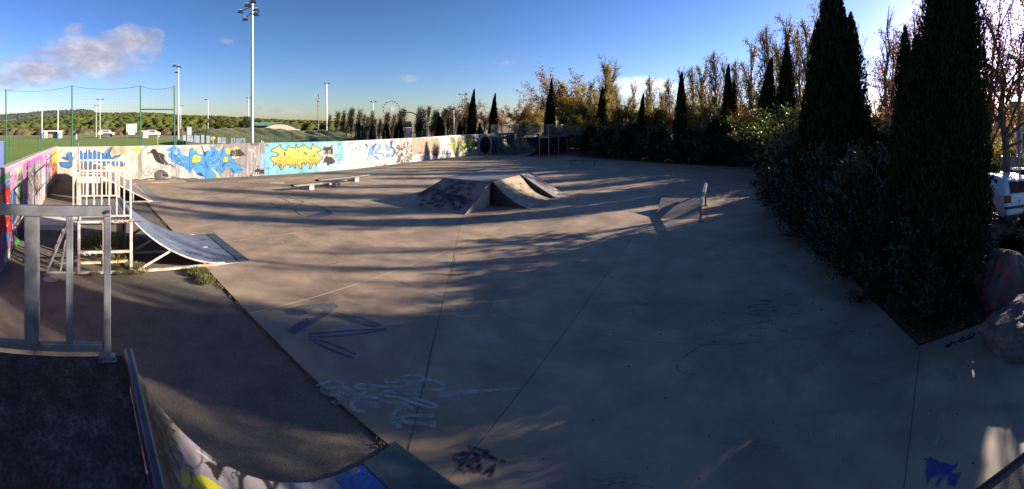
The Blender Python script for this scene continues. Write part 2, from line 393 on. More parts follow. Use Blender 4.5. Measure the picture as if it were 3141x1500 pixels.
def clip(poly, nx_, ny_, d):                   # keep nx*x+ny*y<=d
    out = []
    for i in range(len(poly)):
        p, q = poly[i], poly[(i + 1) % len(poly)]
        dp = nx_ * p[0] + ny_ * p[1] - d; dq = nx_ * q[0] + ny_ * q[1] - d
        if dp <= 0: out.append(p)
        if dp * dq < 0:
            t = dp / (dp - dq); out.append((p[0] + t * (q[0] - p[0]), p[1] + t * (q[1] - p[1])))
    return out
slab = [(-8, 2.8), (22.1, 2.8), (23.1, 24), (23.1, 49), (13.6, 49), (13.2, 37.5), (4.8, 32.8), (-2.8, 29.3), (-2.8, 5.0), (-8, 5.0)]
g = 0.004
A_l = [-8, 2.2, 6.2, 10.2, 14.2, 18.2, 24]; B_l = [2.8, 5.85, 13.5, 21.4, 29.2, 37, 49]
dj = np.array([8.3 - 2.68, 11.75 - 2.86]); nj = np.array([dj[1], -dj[0]]) / np.hypot(*dj); cj = nj @ np.array([2.68, 2.86])
for i in range(len(A_l) - 1):
    for j in range(len(B_l) - 1):
        p = clip(clip(clip(clip(slab, -1, 0, -(A_l[i] + g)), 1, 0, A_l[i + 1] - g), 0, -1, -(B_l[j] + g)), 0, 1, B_l[j + 1] - g)
        if len(p) < 3: continue
        ps = [p]
        if i == 0 and j == 0: ps = [clip(p, .834, .552, .834 * -2.84 + .552 * 4.97 - g), clip(p, -.834, -.552, -(.834 * -2.84 + .552 * 4.97) - g)]
        if A_l[i] >= 2.2 and A_l[i + 1] <= 10.2 and B_l[j + 1] <= 13.5:
            ps = [clip(p, nj[0], nj[1], cj - g), clip(p, -nj[0], -nj[1], -cj - g)]
        for k, q in enumerate(ps):
            if len(q) < 3: continue
            q = [pf(a, b) for a, b in q]
            ar = sum(q[n][0] * q[(n + 1) % len(q)][1] - q[(n + 1) % len(q)][0] * q[n][1] for n in range(len(q)))
            if ar < 0: q = q[::-1]
            if abs(ar) < .05: continue
            MB().prism(q, -0.0115, 0).build('concrete_bay', MT['slab'], pad)

def ribbon(name, pts, w, m, z=0.004, parent=None, closed=False, taper=False, sub=4):
    P = [np.array(p[:2], float) for p in pts]
    if sub > 1 and len(P) > 2:                 # catmull-rom
        S = []
        for i in range(len(P) - 1):
            p0 = P[max(i - 1, 0)]; p1 = P[i]; p2 = P[i + 1]; p3 = P[min(i + 2, len(P) - 1)]
            for k in range(sub):
                t = k / sub
                S.append(.5 * ((2 * p1) + (-p0 + p2) * t + (2 * p0 - 5 * p1 + 4 * p2 - p3) * t * t + (-p0 + 3 * p1 - 3 * p2 + p3) * t ** 3))
        S.append(P[-1]); P = S
    vs = []; n = len(P)
    for i in range(n):
        d = P[min(i + 1, n - 1)] - P[max(i - 1, 0)]; L = np.hypot(*d) or 1; nn = np.array([-d[1], d[0]]) / L
        ww = w * (1 - .9 * i / (n - 1)) if taper else w
        vs += [(*(P[i] - nn * ww / 2), z), (*(P[i] + nn * ww / 2), z)]
    fs = [(2 * i, 2 * i + 2, 2 * i + 3, 2 * i + 1) for i in range(n - 1)]
    fs = [f[::-1] for f in fs] if False else fs
    mb = MB(); mb.add(vs, fs)
    return mb if name is None else mb.build(name, m, parent)
# light filler in some joints
for a, b0, b1 in ((6.2, 2.8, 9.2), (10.2, 2.8, 10.5)):
    ribbon('joint_filler', [pf(a, b0), pf(a, b1)], .022, MT['joint_white'], .003, pad)
for pts in ([(2.70, 2.88), (2.83, 3.1), (2.99, 3.35), (3.34, 3.9), (4.1, 5.1)], [(5.0, 6.6), (5.45, 7.35), (5.95, 8.05)]):
    q = []
    rr = random.Random(5)
    for i in range(len(pts) - 1):
        for k in range(6):
            t = k / 6; q.append(pf(pts[i][0] * (1 - t) + pts[i + 1][0] * t + rr.uniform(-.009, .009), pts[i][1] * (1 - t) + pts[i + 1][1] * t + rr.uniform(-.009, .009)))
    ribbon('crack', q, .014, MT['joint'], .003, pad, sub=1)

# planting bed, footpath, parking, lawn on the right
props(flat('planting_bed', [ab(-2.86, 5.04), ab(-2.86, 29.4), ab(4.8, 32.9), ab(13.1, 37.7), ab(13.4, 50), ab(8, 60), ab(-16, 40), ab(-6.5, 20), ab(-5.4, 5.04)], -0.02, MT['soil']), kind='structure')
props(flat('parking', [ab(-5.45, 5.04), ab(-6.5, 20), ab(-16, 40), ab(-40, 40), ab(-40, -10), ab(-12, -10), ab(-12, 2.7), ab(-8.05, 2.7), ab(-8.05, 5.04)], -0.04, MT['asphalt_dark']), kind='structure')
k = MB()
for (a0, b0, a1, b1) in ((-2.83, 5.02, -2.83, 29.3), (-8, 5.02, -2.83, 5.02)):
    p, q = pf(a0, b0), pf(a1, b1); k.bar((p[0], p[1], -0.02), (q[0], q[1], -0.02), .05, .05)
props(k.build('bed_edging', MT['slab']), kind='structure')
# raised lean concrete strip by the front wall and the joint along it
MBs = MB()
p = [ab(21.5, 2.0), ab(22.45, 2.0), ab(22.4, 5.9), ab(21.5, 5.9)]
props(MB().prism(p[::-1] if 0 else p, -0.02, 0.02).build('wall_footing', MT['slab']), kind='structure')
props(MB().prism([ab(21.2, 5.9), ab(22.35, 5.9), ab(22.2, 11), ab(22.0, 17), ab(22.9, 25), ab(23.2, 32), ab(23, 38), ab(22.6, 38), ab(22.3, 32), ab(21.7, 25), ab(20.6, 17), ab(21.0, 11)], -0.011, .006).build('wall_verge', MT['asphalt']), kind='structure')
# long joint beside the left wall
ribbon('wall_joint', [pf(1, -.55), pf(8, -.62), pf(15, -.5)], .02, MT['joint'], -0.026).__setitem__('kind', 'structure')
# small concrete step behind the ramps
props(MB().prism([pf(13.3, -1.4)[:2], pf(12.2, -1.4)[:2], pf(12.2, .05)[:2], pf(13.3, .05)[:2]][::-1], -0.03, .13).build('concrete_step', MT['conc_white']), 'low pale concrete step between the pink graffiti wall and the ramps', 'step')

# ================================================================ PAINT ON SURFACES
def inpoly(px, py, poly):
    m = np.zeros(len(px), bool); n = len(poly); j = n - 1
    for i in range(n):
        xi, yi = poly[i]; xj, yj = poly[j]
        if yi != yj:
            c = ((yi > py) != (yj > py)) & (px < (xj - xi) * (py - yi) / (yj - yi) + xi)
            m ^= c
        j = i
    return m
class Paint:
    def __init__(s, x, y, base, seed=1):
        s.x = x; s.y = y; s.c = np.tile(np.array(lin(base)), (len(x), 1)); s.T = (0, 0, 1); s.r = np.random.RandomState(seed); s.k = .47
        s.c *= s.k
    def t(s, pts): ox, oy, k = s.T; return [(ox + p[0] / k, oy + p[1] / k) for p in pts]
    def _box(s, P, w=0):
        P = np.array(P); return np.where((s.x >= P[:, 0].min() - w) & (s.x <= P[:, 0].max() + w) & (s.y >= P[:, 1].min() - w) & (s.y <= P[:, 1].max() + w))[0]
    def poly(s, pts, col, a=1.0, grad=None, outline=None, ow=1.2):
        P = s.t(pts); i = s._box(P)
        if len(i):
            m = inpoly(s.x[i], s.y[i], P); i = i[m]
            c = np.array(lin(col)) * s.k
            if grad is not None:
                Y = np.array(P)[:, 1]; t = ((s.y[i] - Y.min()) / (np.ptp(Y) + 1e-6))[:, None]
                t = np.clip((t - .3) / .4, 0, 1)
                c = c * (1 - t) + np.array(lin(grad)) * s.k * t
            s.c[i] = s.c[i] * (1 - a) + c * a
        if outline: s.line(list(pts) + [pts[0]], outline, ow)
    def line(s, pts, col, w=1.2, a=1.0, smooth=False):
        P = s.t(pts)
        if smooth and len(P) > 2:
            S = []
            Pn = [np.array(p) for p in P]
            for i in range(len(Pn) - 1):
                p0 = Pn[max(i - 1, 0)]; p1 = Pn[i]; p2 = Pn[i + 1]; p3 = Pn[min(i + 2, len(Pn) - 1)]
                for k in range(4):
                    t = k / 4; S.append(tuple(.5 * ((2 * p1) + (-p0 + p2) * t + (2 * p0 - 5 * p1 + 4 * p2 - p3) * t * t + (-p0 + 3 * p1 - 3 * p2 + p3) * t ** 3)))
            S.append(tuple(Pn[-1])); P = S
        c = np.array(lin(col)) * s.k
        for (x0, y0), (x1, y1) in zip(P[:-1], P[1:]):
            i = s._box([(x0, y0), (x1, y1)], w)
            if not len(i): continue
            dx, dy = x1 - x0, y1 - y0; L2 = dx * dx + dy * dy + 1e-9
            t = np.clip(((s.x[i] - x0) * dx + (s.y[i] - y0) * dy) / L2, 0, 1)
            d = np.hypot(s.x[i] - x0 - t * dx, s.y[i] - y0 - t * dy)
            f = (np.clip((w / 2 + .25 * w - d) / (.5 * w), 0, 1) * a)[:, None]
            s.c[i] = s.c[i] * (1 - f) + c * f
    def ell(s, x, y, rx, ry, col, a=1.0):
        s.poly([(x + rx * math.cos(t / 10 * math.pi), y + ry * math.sin(t / 10 * math.pi)) for t in range(20)], col, a)
    def tag(s, x, y, size, col, w, a=1.0, n=5):            # one quick looping scribble
        r = s.r; pts = []; cx = x
        for k in range(n):
            st = r.randint(3)
            if st == 0: pts += [(cx, y), (cx + .3 * size, y - size * r.uniform(.6, 1.2)), (cx + .5 * size, y)]
            elif st == 1: pts += [(cx + size * (.25 + .25 * math.cos(q)), y - size * (.35 + .35 * math.sin(q))) for q in np.linspace(0, 6, 7)]
            else: pts += [(cx, y - size), (cx + .15 * size, y), (cx + .45 * size, y - size * .8), (cx + .5 * size, y + size * r.uniform(0, .3))]
            cx += size * r.uniform(.4, .6)
        s.line(pts, col, w, a, True)
    def streak(s, x0, x1, y0, y1, n, col, w, a=.5, lmin=.2):
        for k in range(n):
            x = s.r.uniform(x0, x1); ya = s.r.uniform(y0, y1); yb = min(y1, ya + (y1 - y0) * s.r.uniform(lmin, 1))
            s.line([(x, ya), (x + s.r.uniform(-1, 1) * w, yb)], col, w * s.r.uniform(.6, 1.4), a * s.r.uniform(.5, 1))
    def spots(s, x0, x1, y0, y1, n, col, r, a=.8):
        for k in range(n): s.ell(s.r.uniform(x0, x1), s.r.uniform(y0, y1), r * s.r.uniform(.5, 1.5), r * s.r.uniform(.4, 1.2), col, a)

def project(V):
    d = np.hypot(V[:, 0], V[:, 1])
    return CX + F * np.arctan2(V[:, 0], V[:, 1]), Y0 + F * (H - V[:, 2]) / d

def mural_panel(parent, p0, p1, h0, h1, fn, base, seed=1, res=.025, side=1, thick=.2, name='mural_panel', label=None):
    p0 = np.array(p0[:2]); p1 = np.array(p1[:2]); L = np.hypot(*(p1 - p0)); d = (p1 - p0) / L; nrm = np.array([d[1], -d[0]]) * side
    nx = int(L / res) + 2; ny = int(max(h0, h1) / res) + 2
    U, W = np.meshgrid(np.linspace(0, 1, nx), np.linspace(0, 1, ny))
    hh = h0 + (h1 - h0) * U
    X = p0[0] + d[0] * L * U; Y = p0[1] + d[1] * L * U; Z = -0.06 + W * (hh + .06)
    V = np.stack([X, Y, Z], -1).reshape(-1, 3)
    px, py = project(V)
    P = Paint(px, py, base, seed)
    fn(P)
    i = (np.arange(nx - 1)[None, :] + (np.arange(ny - 1) * nx)[:, None]).ravel()
    Q = np.stack([i, i + 1, i + 1 + nx, i + nx], 1)
    if side < 0: Q = Q[:, ::-1]
    # concrete body: back, top and ends
    b = nrm * -thick; n0 = len(V)
    e = [p0, p1, p1 + b, p0 + b]
    hs = [h0, h1, h1, h0]
    V2 = [(q[0], q[1], -0.06) for q in e] + [(q[0], q[1], hs[k] + .0) for k, q in enumerate(e)]
    Q2 = np.array([(4, 5, 6, 7), (1, 2, 6, 5), (2, 3, 7, 6), (3, 0, 4, 7)]) + n0
    if side < 0: Q2 = Q2[:, ::-1]
    V = np.vstack([V, V2]); Q = np.vstack([Q, Q2]); mi = np.r_[np.zeros(len(Q) - 4), np.ones(4)]
    cols = np.vstack([np.clip(P.c, .01, .85), np.full((8, 3), .3)])
    o = link(name, fast_mesh(name, V, Q, [MT['mural'], MT['conc']], cols=cols, mi=mi), parent)
    if label: o['label'] = label
    return o

W0 = pol(176, 22.8); W1 = gp(530, 551); W2 = gp(812, 537.5); W3 = gp(1053, 521.5); W4 = gp(1264, 496.5); W5 = gp(1400, 480.5); W6 = gp(1506, 469.5)
W7 = (W6[0] + 2.6, W6[1] + 4.6, 0)
Lw = [pf(2.5, -1.75), pf(8.5, -1.68), pf(15, -1.5), W0]; Lh = [2.2, 2.17, 2.05, 1.9]

S8 = 8.7875
def base_grime(P, x0, x1, y0, y1, dark=(60, 50, 45), n=60):
    P.T = (0, 0, 1); P.spots(x0, x1, y0, y1, n, dark, 1.6, .7)
def paint_left(P):
    P.T = (0, 440, 2.93); q = P.poly
    P.streak(0, 540, 0, 1230, 60, (200, 170, 205), 8, .5)
    P.late = True
    q([(-40, 300), (5, 290), (90, 250), (95, 300), (60, 330), (20, 360), (-40, 400)], (70, 165, 85))
    q([(-40, 420), (0, 370), (90, 300), (160, 270), (155, 400), (120, 420), (80, 330), (40, 370), (20, 450), (-40, 500)], (196, 150, 196), outline=(130, 80, 140), ow=1.5)
    q([(35, 370), (80, 325), (92, 400), (75, 450), (40, 430)], (84, 140, 176), outline=(40, 40, 70))
    q([(-40, 470), (0, 460), (45, 390), (85, 400), (100, 480), (106, 790), (85, 800), (62, 840), (40, 780), (0, 830), (-40, 800)], (208, 30, 34), outline=(40, 10, 20), ow=2)
    for l in ([(10, 700), (30, 560), (40, 680)], [(60, 480), (50, 600), (80, 620)], [(0, 600), (25, 520), (20, 450)], [(70, 700), (60, 780)]): P.line(l, (60, 10, 20), 2.5)
    q([(-10, 480), (25, 450), (30, 560), (10, 600)], (235, 190, 90))
    q([(98, 440), (108, 412), (128, 420), (145, 500), (142, 690), (112, 722), (98, 600)], (84, 160, 214), outline=(30, 40, 70), ow=1.4)
    q([(145, 400), (220, 380), (222, 560), (215, 740), (145, 790)], (225, 215, 215))
    for x in range(150, 222, 9): P.line([(x, 420), (x + 2, 720)], (40, 36, 44), 1.2)
    for x in range(104, 142, 11): P.line([(x, 450), (x + 3, 690)], (40, 80, 130), 1.2)
    q([(152, 350), (202, 335), (206, 530), (180, 530)], (70, 185, 85)); P.streak(155, 205, 350, 520, 12, (20, 80, 40), 3, .8)
    q([(145, 225), (205, 190), (206, 335), (160, 350)], (218, 218, 184)); P.streak(150, 205, 200, 340, 14, (60, 70, 50), 3, .7)
    q([(204, 195), (215, 180), (360, 108), (385, 120), (380, 200), (240, 250), (246, 560), (214, 560)], (230, 112, 200))
    q([(232, 215), (372, 140), (384, 560), (250, 560)], (150, 145, 148)); P.streak(238, 378, 150, 560, 90, (40, 38, 44), 2.4, .9, .1); P.streak(238, 378, 150, 560, 40, (205, 200, 205), 3, .7, .1)
    q([(310, 290), (335, 280), (335, 390), (320, 380)], (190, 140, 90), .8)
    q([(380, 120), (475, 85), (480, 330), (432, 440), (440, 520), (385, 560)], (232, 120, 186)); P.streak(384, 472, 100, 540, 42, (248, 240, 245), 4, .9, .1); P.streak(384, 472, 100, 500, 26, (90, 30, 70), 2, .7, .1)
    q([(385, 470), (432, 440), (445, 400), (460, 500), (400, 600), (360, 620)], (236, 214, 220)); P.streak(390, 440, 380, 540, 16, (120, 70, 90), 3, .6)
    q([(468, 90), (490, 55), (520, 60), (524, 180), (470, 190)], (250, 222, 74)); q([(470, 180), (524, 170), (527, 280), (482, 315)], (238, 132, 34)); P.streak(470, 524, 80, 290, 10, (200, 90, 20), 3, .6)
    q([(430, 400), (527, 290), (530, 360), (470, 470), (440, 500)], (92, 84, 80))
    q([(-40, 850), (0, 830), (106, 790), (132, 790), (130, 920), (60, 940), (20, 1090), (-40, 1200)], (168, 108, 168), outline=(90, 50, 100), ow=1.4)
    q([(36, 785), (86, 820), (72, 900), (42, 912)], (70, 150, 196), outline=(30, 30, 60))
    q([(138, 830), (160, 800), (196, 850), (192, 910), (152, 985), (92, 1052), (130, 900)], (72, 180, 62)); q([(150, 770), (205, 700), (220, 850), (196, 900), (165, 830)], (60, 60, 66))
    q([(92, 930), (140, 900), (150, 985), (92, 1052)], (30, 80, 50)); q([(20, 1090), (60, 940), (92, 960), (90, 1060), (10, 1200)], (222, 222, 226)); P.streak(10, 90, 960, 1180, 16, (60, 90, 140), 3, .8)
    for x, y in ((20, 420), (130, 330), (60, 700), (180, 500), (110, 860), (40, 980), (250, 300), (300, 420), (410, 220), (450, 330)): P.tag(x, y, 55, (40, 26, 44), 1.6, .75, 3)
    P.spots(0, 520, 60, 1100, 60, (244, 240, 244), 7, .6)
def paint_grey(P):
    P.T = (0, 0, 1)
    P.streak(176, 420, 445, 570, 60, (205, 196, 178), 4, .5); P.streak(400, 640, 440, 570, 110, (200, 196, 194), 3, .6); P.streak(440, 640, 440, 570, 60, (160, 156, 156), 2.4, .5)
    P.poly([(640, 430), (830, 430), (830, 560), (655, 560), (640, 500)], (158, 155, 156)); P.streak(600, 812, 436, 560, 120, (190, 187, 187), 2.2, .6); P.streak(640, 812, 436, 560, 70, (120, 117, 118), 2, .6)
    P.streak(600, 700, 436, 470, 30, (240, 238, 232), 3, .8)
    P.T = (170, 430, S8); bl = (66, 136, 212); K = (18, 20, 44)
    P.spots(100, 480, 760, 950, 12, (222, 200, 160), 40, .5); P.spots(1500, 1700, 700, 900, 8, (222, 200, 150), 50, .6)
    P.streak(1500, 1900, 150, 330, 22, (200, 180, 140), 12, .6, .1)
    P.poly([(165, 455), (310, 450), (345, 545), (310, 545), (200, 500)], bl, outline=K, ow=1.6)
    P.poly([(270, 385), (345, 315), (400, 310), (440, 345), (440, 430), (465, 460), (470, 690), (380, 745), (330, 760), (150, 715), (100, 600), (345, 590), (395, 610), (310, 430)], bl, outline=K, ow=1.8)
    P.poly([(640, 300), (700, 290), (705, 350), (835, 345), (830, 280), (940, 240), (930, 330), (1030, 340), (1035, 275), (1090, 290), (1285, 350), (1290, 400), (1360, 290), (1430, 205), (1520, 190), (1440, 350), (1500, 480), (1540, 500), (1640, 500), (1820, 610), (1820, 710), (1760, 700), (1700, 690), (1590, 710), (1540, 660), (1420, 600), (1400, 640), (1370, 690), (1250, 710), (1220, 640), (1080, 560), (960, 640), (740, 650), (640, 560)], bl, outline=K, ow=1.8)
    P.poly([(1530, 475), (1570, 430), (1770, 390), (1710, 460)], bl, outline=K, ow=1.6)
    for l in ([(1530, 200), (1450, 350), (1510, 480)], [(1380, 380), (1390, 470)], [(740, 640), (800, 580), (800, 500)], [(1220, 600), (1290, 540), (1240, 660)], [(1870, 590), (1850, 690)]): P.line(l, K, 2.2)
    for l in ([(1310, 400), (1440, 215), (1490, 205)], [(280, 385), (350, 325), (400, 322)]): P.line(l, (190, 220, 245), 1.2)
    P.line([(210, 220), (190, 250), (140, 260), (140, 300), (80, 345)], (40, 36, 40), 1.2)
    P.T = (400, 430, S8)
    # scrawled words
    lt = {'S': [[(70, 10), (20, 0), (10, 40), (60, 60), (60, 95), (0, 100)]], 'a': [[(60, 40), (15, 50), (10, 95), (55, 90), (60, 40), (68, 100)]], 'b': [[(15, 0), (15, 100), (60, 90), (55, 55), (15, 60)]],
          'l': [[(20, 90), (60, 40), (45, 0), (25, 30), (30, 100), (60, 95)]], 'e': [[(10, 70), (60, 60), (45, 35), (12, 60), (25, 100), (65, 90)]]}
    x = -240
    for ch in 'Sabe':
        for s_ in lt[ch]: P.line([(x + p[0], 870 + p[1] * 1.1) for p in s_], (52, 48, 54), .9, smooth=True)
        x += 85
    P.line([(130, 1030), (135, 830), (170, 840), (160, 900), (130, 920)], (52, 48, 54), .9, smooth=True); P.line([(160, 960), (200, 940), (175, 910), (155, 960), (215, 990)], (52, 48, 54), .9, smooth=True)
    P.line([(270, 910), (330, 960), (400, 940), (330, 880), (310, 830), (360, 810), (380, 850), (300, 900), (280, 950)], (44, 40, 46), 1.2, smooth=True)
    P.line([(430, 960), (530, 940)], (44, 40, 46), 1.0); P.line([(480, 950), (490, 850), (440, 830), (440, 740), (500, 710), (540, 760), (520, 830), (470, 830)], (44, 40, 46), 1.2, smooth=True)
    P.line([(530, 840), (540, 900), (575, 890), (580, 840), (590, 900)], (44, 40, 46), 1.2, smooth=True); P.line([(615, 700), (620, 880), (660, 900)], (44, 40, 46), 1.2, smooth=True); P.line([(580, 800), (660, 790)], (44, 40, 46), 1.0)
    P.line([(665, 800), (720, 780), (700, 740), (665, 780), (690, 835), (740, 800)], (44, 40, 46), 1.2, smooth=True)
    # tree, crow and skull
    P.poly([(210, 560), (200, 430), (300, 260), (400, 150), (520, 140), (420, 200), (320, 290), (290, 540), (300, 1000), (390, 1050), (190, 1040)], (172, 168, 166)); P.line([(290, 540), (295, 1000)], (120, 116, 116), 1.4)
    for k in range(26):
        x, y = P.r.uniform(0, 380), P.r.choice([370, 490, 560]) + P.r.uniform(-50, 50); P.line([(x, y), (x + P.r.uniform(-40, 40), y + P.r.uniform(-25, 25))], (110, 104, 84), 1.1, .8)
    P.poly([(20, 215), (120, 210), (190, 180), (300, 210), (290, 260), (200, 300), (100, 290), (20, 250)], (246, 216, 72), outline=(80, 70, 40), ow=.9)
    bk = (50, 46, 50)
    P.poly([(530, 300), (575, 250), (625, 230), (690, 250), (740, 330), (800, 345), (860, 360), (920, 400), (930, 440), (1000, 580), (1100, 640), (1215, 750), (1110, 700), (1000, 665), (860, 650), (800, 625), (720, 600), (640, 490), (600, 390), (560, 350)], bk)
    P.poly([(545, 315), (480, 320), (418, 384), (480, 360), (565, 352)], (112, 106, 110)); P.line([(800, 380), (790, 450), (850, 550), (960, 600), (1080, 640)], (150, 148, 152), 1.3, smooth=True)
    P.poly([(905, 430), (960, 520), (1030, 515), (1060, 560), (1080, 640), (1030, 620), (960, 560), (900, 480)], (226, 222, 218)); P.spots(900, 1150, 440, 720, 12, (232, 228, 224), 16, .9)
    P.line([(820, 640), (830, 790)], bk, 1.6); P.line([(965, 610), (955, 700), (900, 740)], bk, 1.2); P.line([(955, 700), (975, 745)], bk, 1.0)
    P.poly([(630, 930), (660, 860), (720, 810), (800, 785), (900, 810), (1000, 890), (1030, 960), (1010, 1060), (800, 1070), (640, 1030)], (98, 98, 104))
    P.ell(890, 950, 42, 38, (24, 22, 26)); P.ell(985, 940, 30, 34, (24, 22, 26)); P.line([(840, 900), (850, 980), (930, 1000)], (210, 208, 210), 1.4, smooth=True); P.spots(930, 1040, 990, 1070, 16, (215, 212, 208), 10, .9)
    P.line([(0, 1085), (160, 1060), (300, 1080), (560, 1030), (700, 1060), (900, 1085), (1050, 1040), (1200, 1020), (1400, 1045), (1600, 1050), (1720, 1030), (1900, 1070)], (50, 44, 44), 3.6)
    P.line([(1040, 960), (1130, 1000), (1300, 1010)], (60, 54, 54), 2); P.line([(1210, 650), (1240, 1000), (1150, 980)], (150, 146, 146), 4)
    P.line([(1290, 700), (1300, 1010)], (140, 136, 136), 1.4)
    # big blue letters
    B = (78, 164, 226); D = (30, 70, 150)
    P.poly([(930, 270), (1050, 210), (1180, 140), (1240, 180), (1340, 240), (1420, 400), (1560, 430), (1600, 240), (1650, 190), (1780, 300), (1900, 420), (2000, 470), (2130, 560), (2200, 1060), (2050, 1050), (1900, 950), (1760, 870), (1690, 760), (1610, 910), (1540, 830), (1420, 720), (1200, 640), (1130, 560), (1020, 460), (1010, 370), (1100, 310)], B)
    P.poly([(1760, 900), (1880, 860), (2000, 980), (1900, 980)], (34, 62, 140))
    P.poly([(1700, 390), (1890, 430), (1890, 560), (1660, 620), (1665, 500)], (236, 216, 52), outline=(40, 60, 100), ow=1.2)
    P.poly([(1680, 190), (1760, 200), (1890, 300), (1880, 350), (1800, 300)], (240, 218, 90)); P.poly([(900, 310), (1030, 290), (1000, 340)], (226, 218, 130)); P.line([(1220, 270), (1330, 180)], (232, 222, 120), 1.6)
    for l in ([(1170, 370), (1440, 670), (1420, 710), (1250, 600)], [(1180, 400), (1200, 520), (1330, 590)], [(1600, 240), (1580, 420), (1600, 800), (1690, 700)], [(1650, 200), (1780, 310)], [(1480, 560), (1400, 480)], [(1660, 640), (1880, 660), (2090, 720)], [(1110, 300), (1120, 600)]): P.line(l, D, 1.8)
    P.spots(1000, 1900, 250, 850, 30, (222, 232, 240), 14, .8); P.ell(1230, 340, 42, 46, (225, 232, 236)); P.poly([(1380, 180), (1520, 170), (1500, 300), (1420, 380), (1360, 260)], (196, 194, 192))
    P.T = (600, 430, S8)
    P.poly([(-20, 290), (100, 380), (230, 370), (290, 270), (330, 260), (400, 300), (400, 230), (480, 150), (540, 240), (620, 290), (680, 230), (770, 190), (820, 340), (940, 430), (1060, 600), (1200, 680), (1300, 800), (1180, 860), (980, 920), (1000, 830), (900, 730), (850, 710), (680, 920), (620, 960), (480, 900), (460, 1045), (270, 1045), (-20, 800)], B)
    P.poly([(790, 230), (970, 230), (910, 400), (850, 360)], (242, 214, 78)); P.poly([(970, 240), (1060, 190), (1130, 170), (1175, 245)], (240, 216, 120))
    P.poly([(770, 430), (885, 470), (890, 590), (735, 580)], (238, 216, 50), outline=(40, 60, 100), ow=1.2); P.poly([(0, 400), (125, 440), (130, 560), (-20, 600), (-20, 410)], (236, 216, 52))
    P.poly([(410, 740), (460, 760), (600, 900), (660, 1020), (610, 1045), (560, 920)], (240, 222, 110)); P.poly([(625, 250), (655, 170), (690, 200), (620, 330)], (236, 226, 100))
    P.poly([(910, 400), (960, 260), (1200, 240), (1360, 410), (1120, 440), (930, 430)], (62, 50, 48)); P.spots(950, 1130, 270, 420, 22, (200, 196, 192), 12, .8); P.poly([(970, 445), (1175, 440), (1160, 482), (990, 492)], (244, 242, 238))
    P.poly([(720, 620), (850, 600), (700, 760)], D, .8); P.poly([(900, 730), (980, 760), (1080, 860), (1000, 900)], D, .7); P.poly([(50, 900), (130, 860), (240, 980), (150, 970)], (36, 56, 130))
    for l in ([(700, 410), (720, 300), (760, 190)], [(420, 420), (520, 300), (500, 400), (420, 450)], [(670, 540), (660, 800), (700, 880), (800, 780)], [(400, 650), (640, 520), (540, 480)], [(820, 360), (950, 430), (1060, 600), (1200, 680)], [(880, 540), (1030, 660)], [(1110, 790), (1180, 800), (1290, 800)], [(260, 450), (300, 290)], [(90, 640), (320, 700), (330, 760), (200, 720)], [(230, 480), (300, 680), (250, 600)], [(570, 760), (580, 860)]): P.line(l, D, 1.7)
    P.line([(1200, 680), (1280, 690), (1370, 740)], (70, 66, 70), 1.2); P.line([(160, 160), (200, 260), (240, 430)], (30, 26, 30), 3.5); P.poly([(220, 310), (280, 300), (250, 420)], (40, 34, 40))
    P.line([(875, 740), (880, 1000)], (210, 208, 208), 1.6); P.spots(650, 1350, 900, 1010, 40, (226, 224, 220), 12, .8); P.spots(380, 700, 480, 760, 26, (214, 222, 232), 10, .8)
    for l in ([(1510, 930), (1505, 600), (1510, 350)], [(1510, 350), (1440, 260), (1380, 170)], [(1510, 350), (1560, 260), (1620, 180)], [(1640, 760), (1640, 650), (1690, 400), (1720, 170)], [(1640, 380), (1560, 280)], [(1400, 930), (1400, 560)], [(1530, 630), (1580, 600)]): P.line(l, (206, 203, 203), 2.2, .9)
    P.ell(1470, 265, 30, 24, (226, 224, 224)); P.ell(1610, 440, 30, 30, (228, 226, 226))
    P.poly([(1430, 985), (1560, 840), (1670, 760), (1780, 800), (1840, 760), (1850, 910), (1700, 900), (1600, 960)], (54, 47, 45)); P.line([(1675, 685), (1675, 760)], (50, 44, 44), 1.6); P.line([(1640, 705), (1712, 705)], (50, 44, 44), 1.4)
    P.spots(1480, 1720, 850, 980, 22, (228, 224, 218), 16, .85); P.tag(1480, 130, 60, (40, 38, 42), 1.0, n=7); P.streak(1760, 1840, 380, 700, 8, (150, 200, 225), 14, .6)
    base_grime(P, 210, 800, 545, 566)
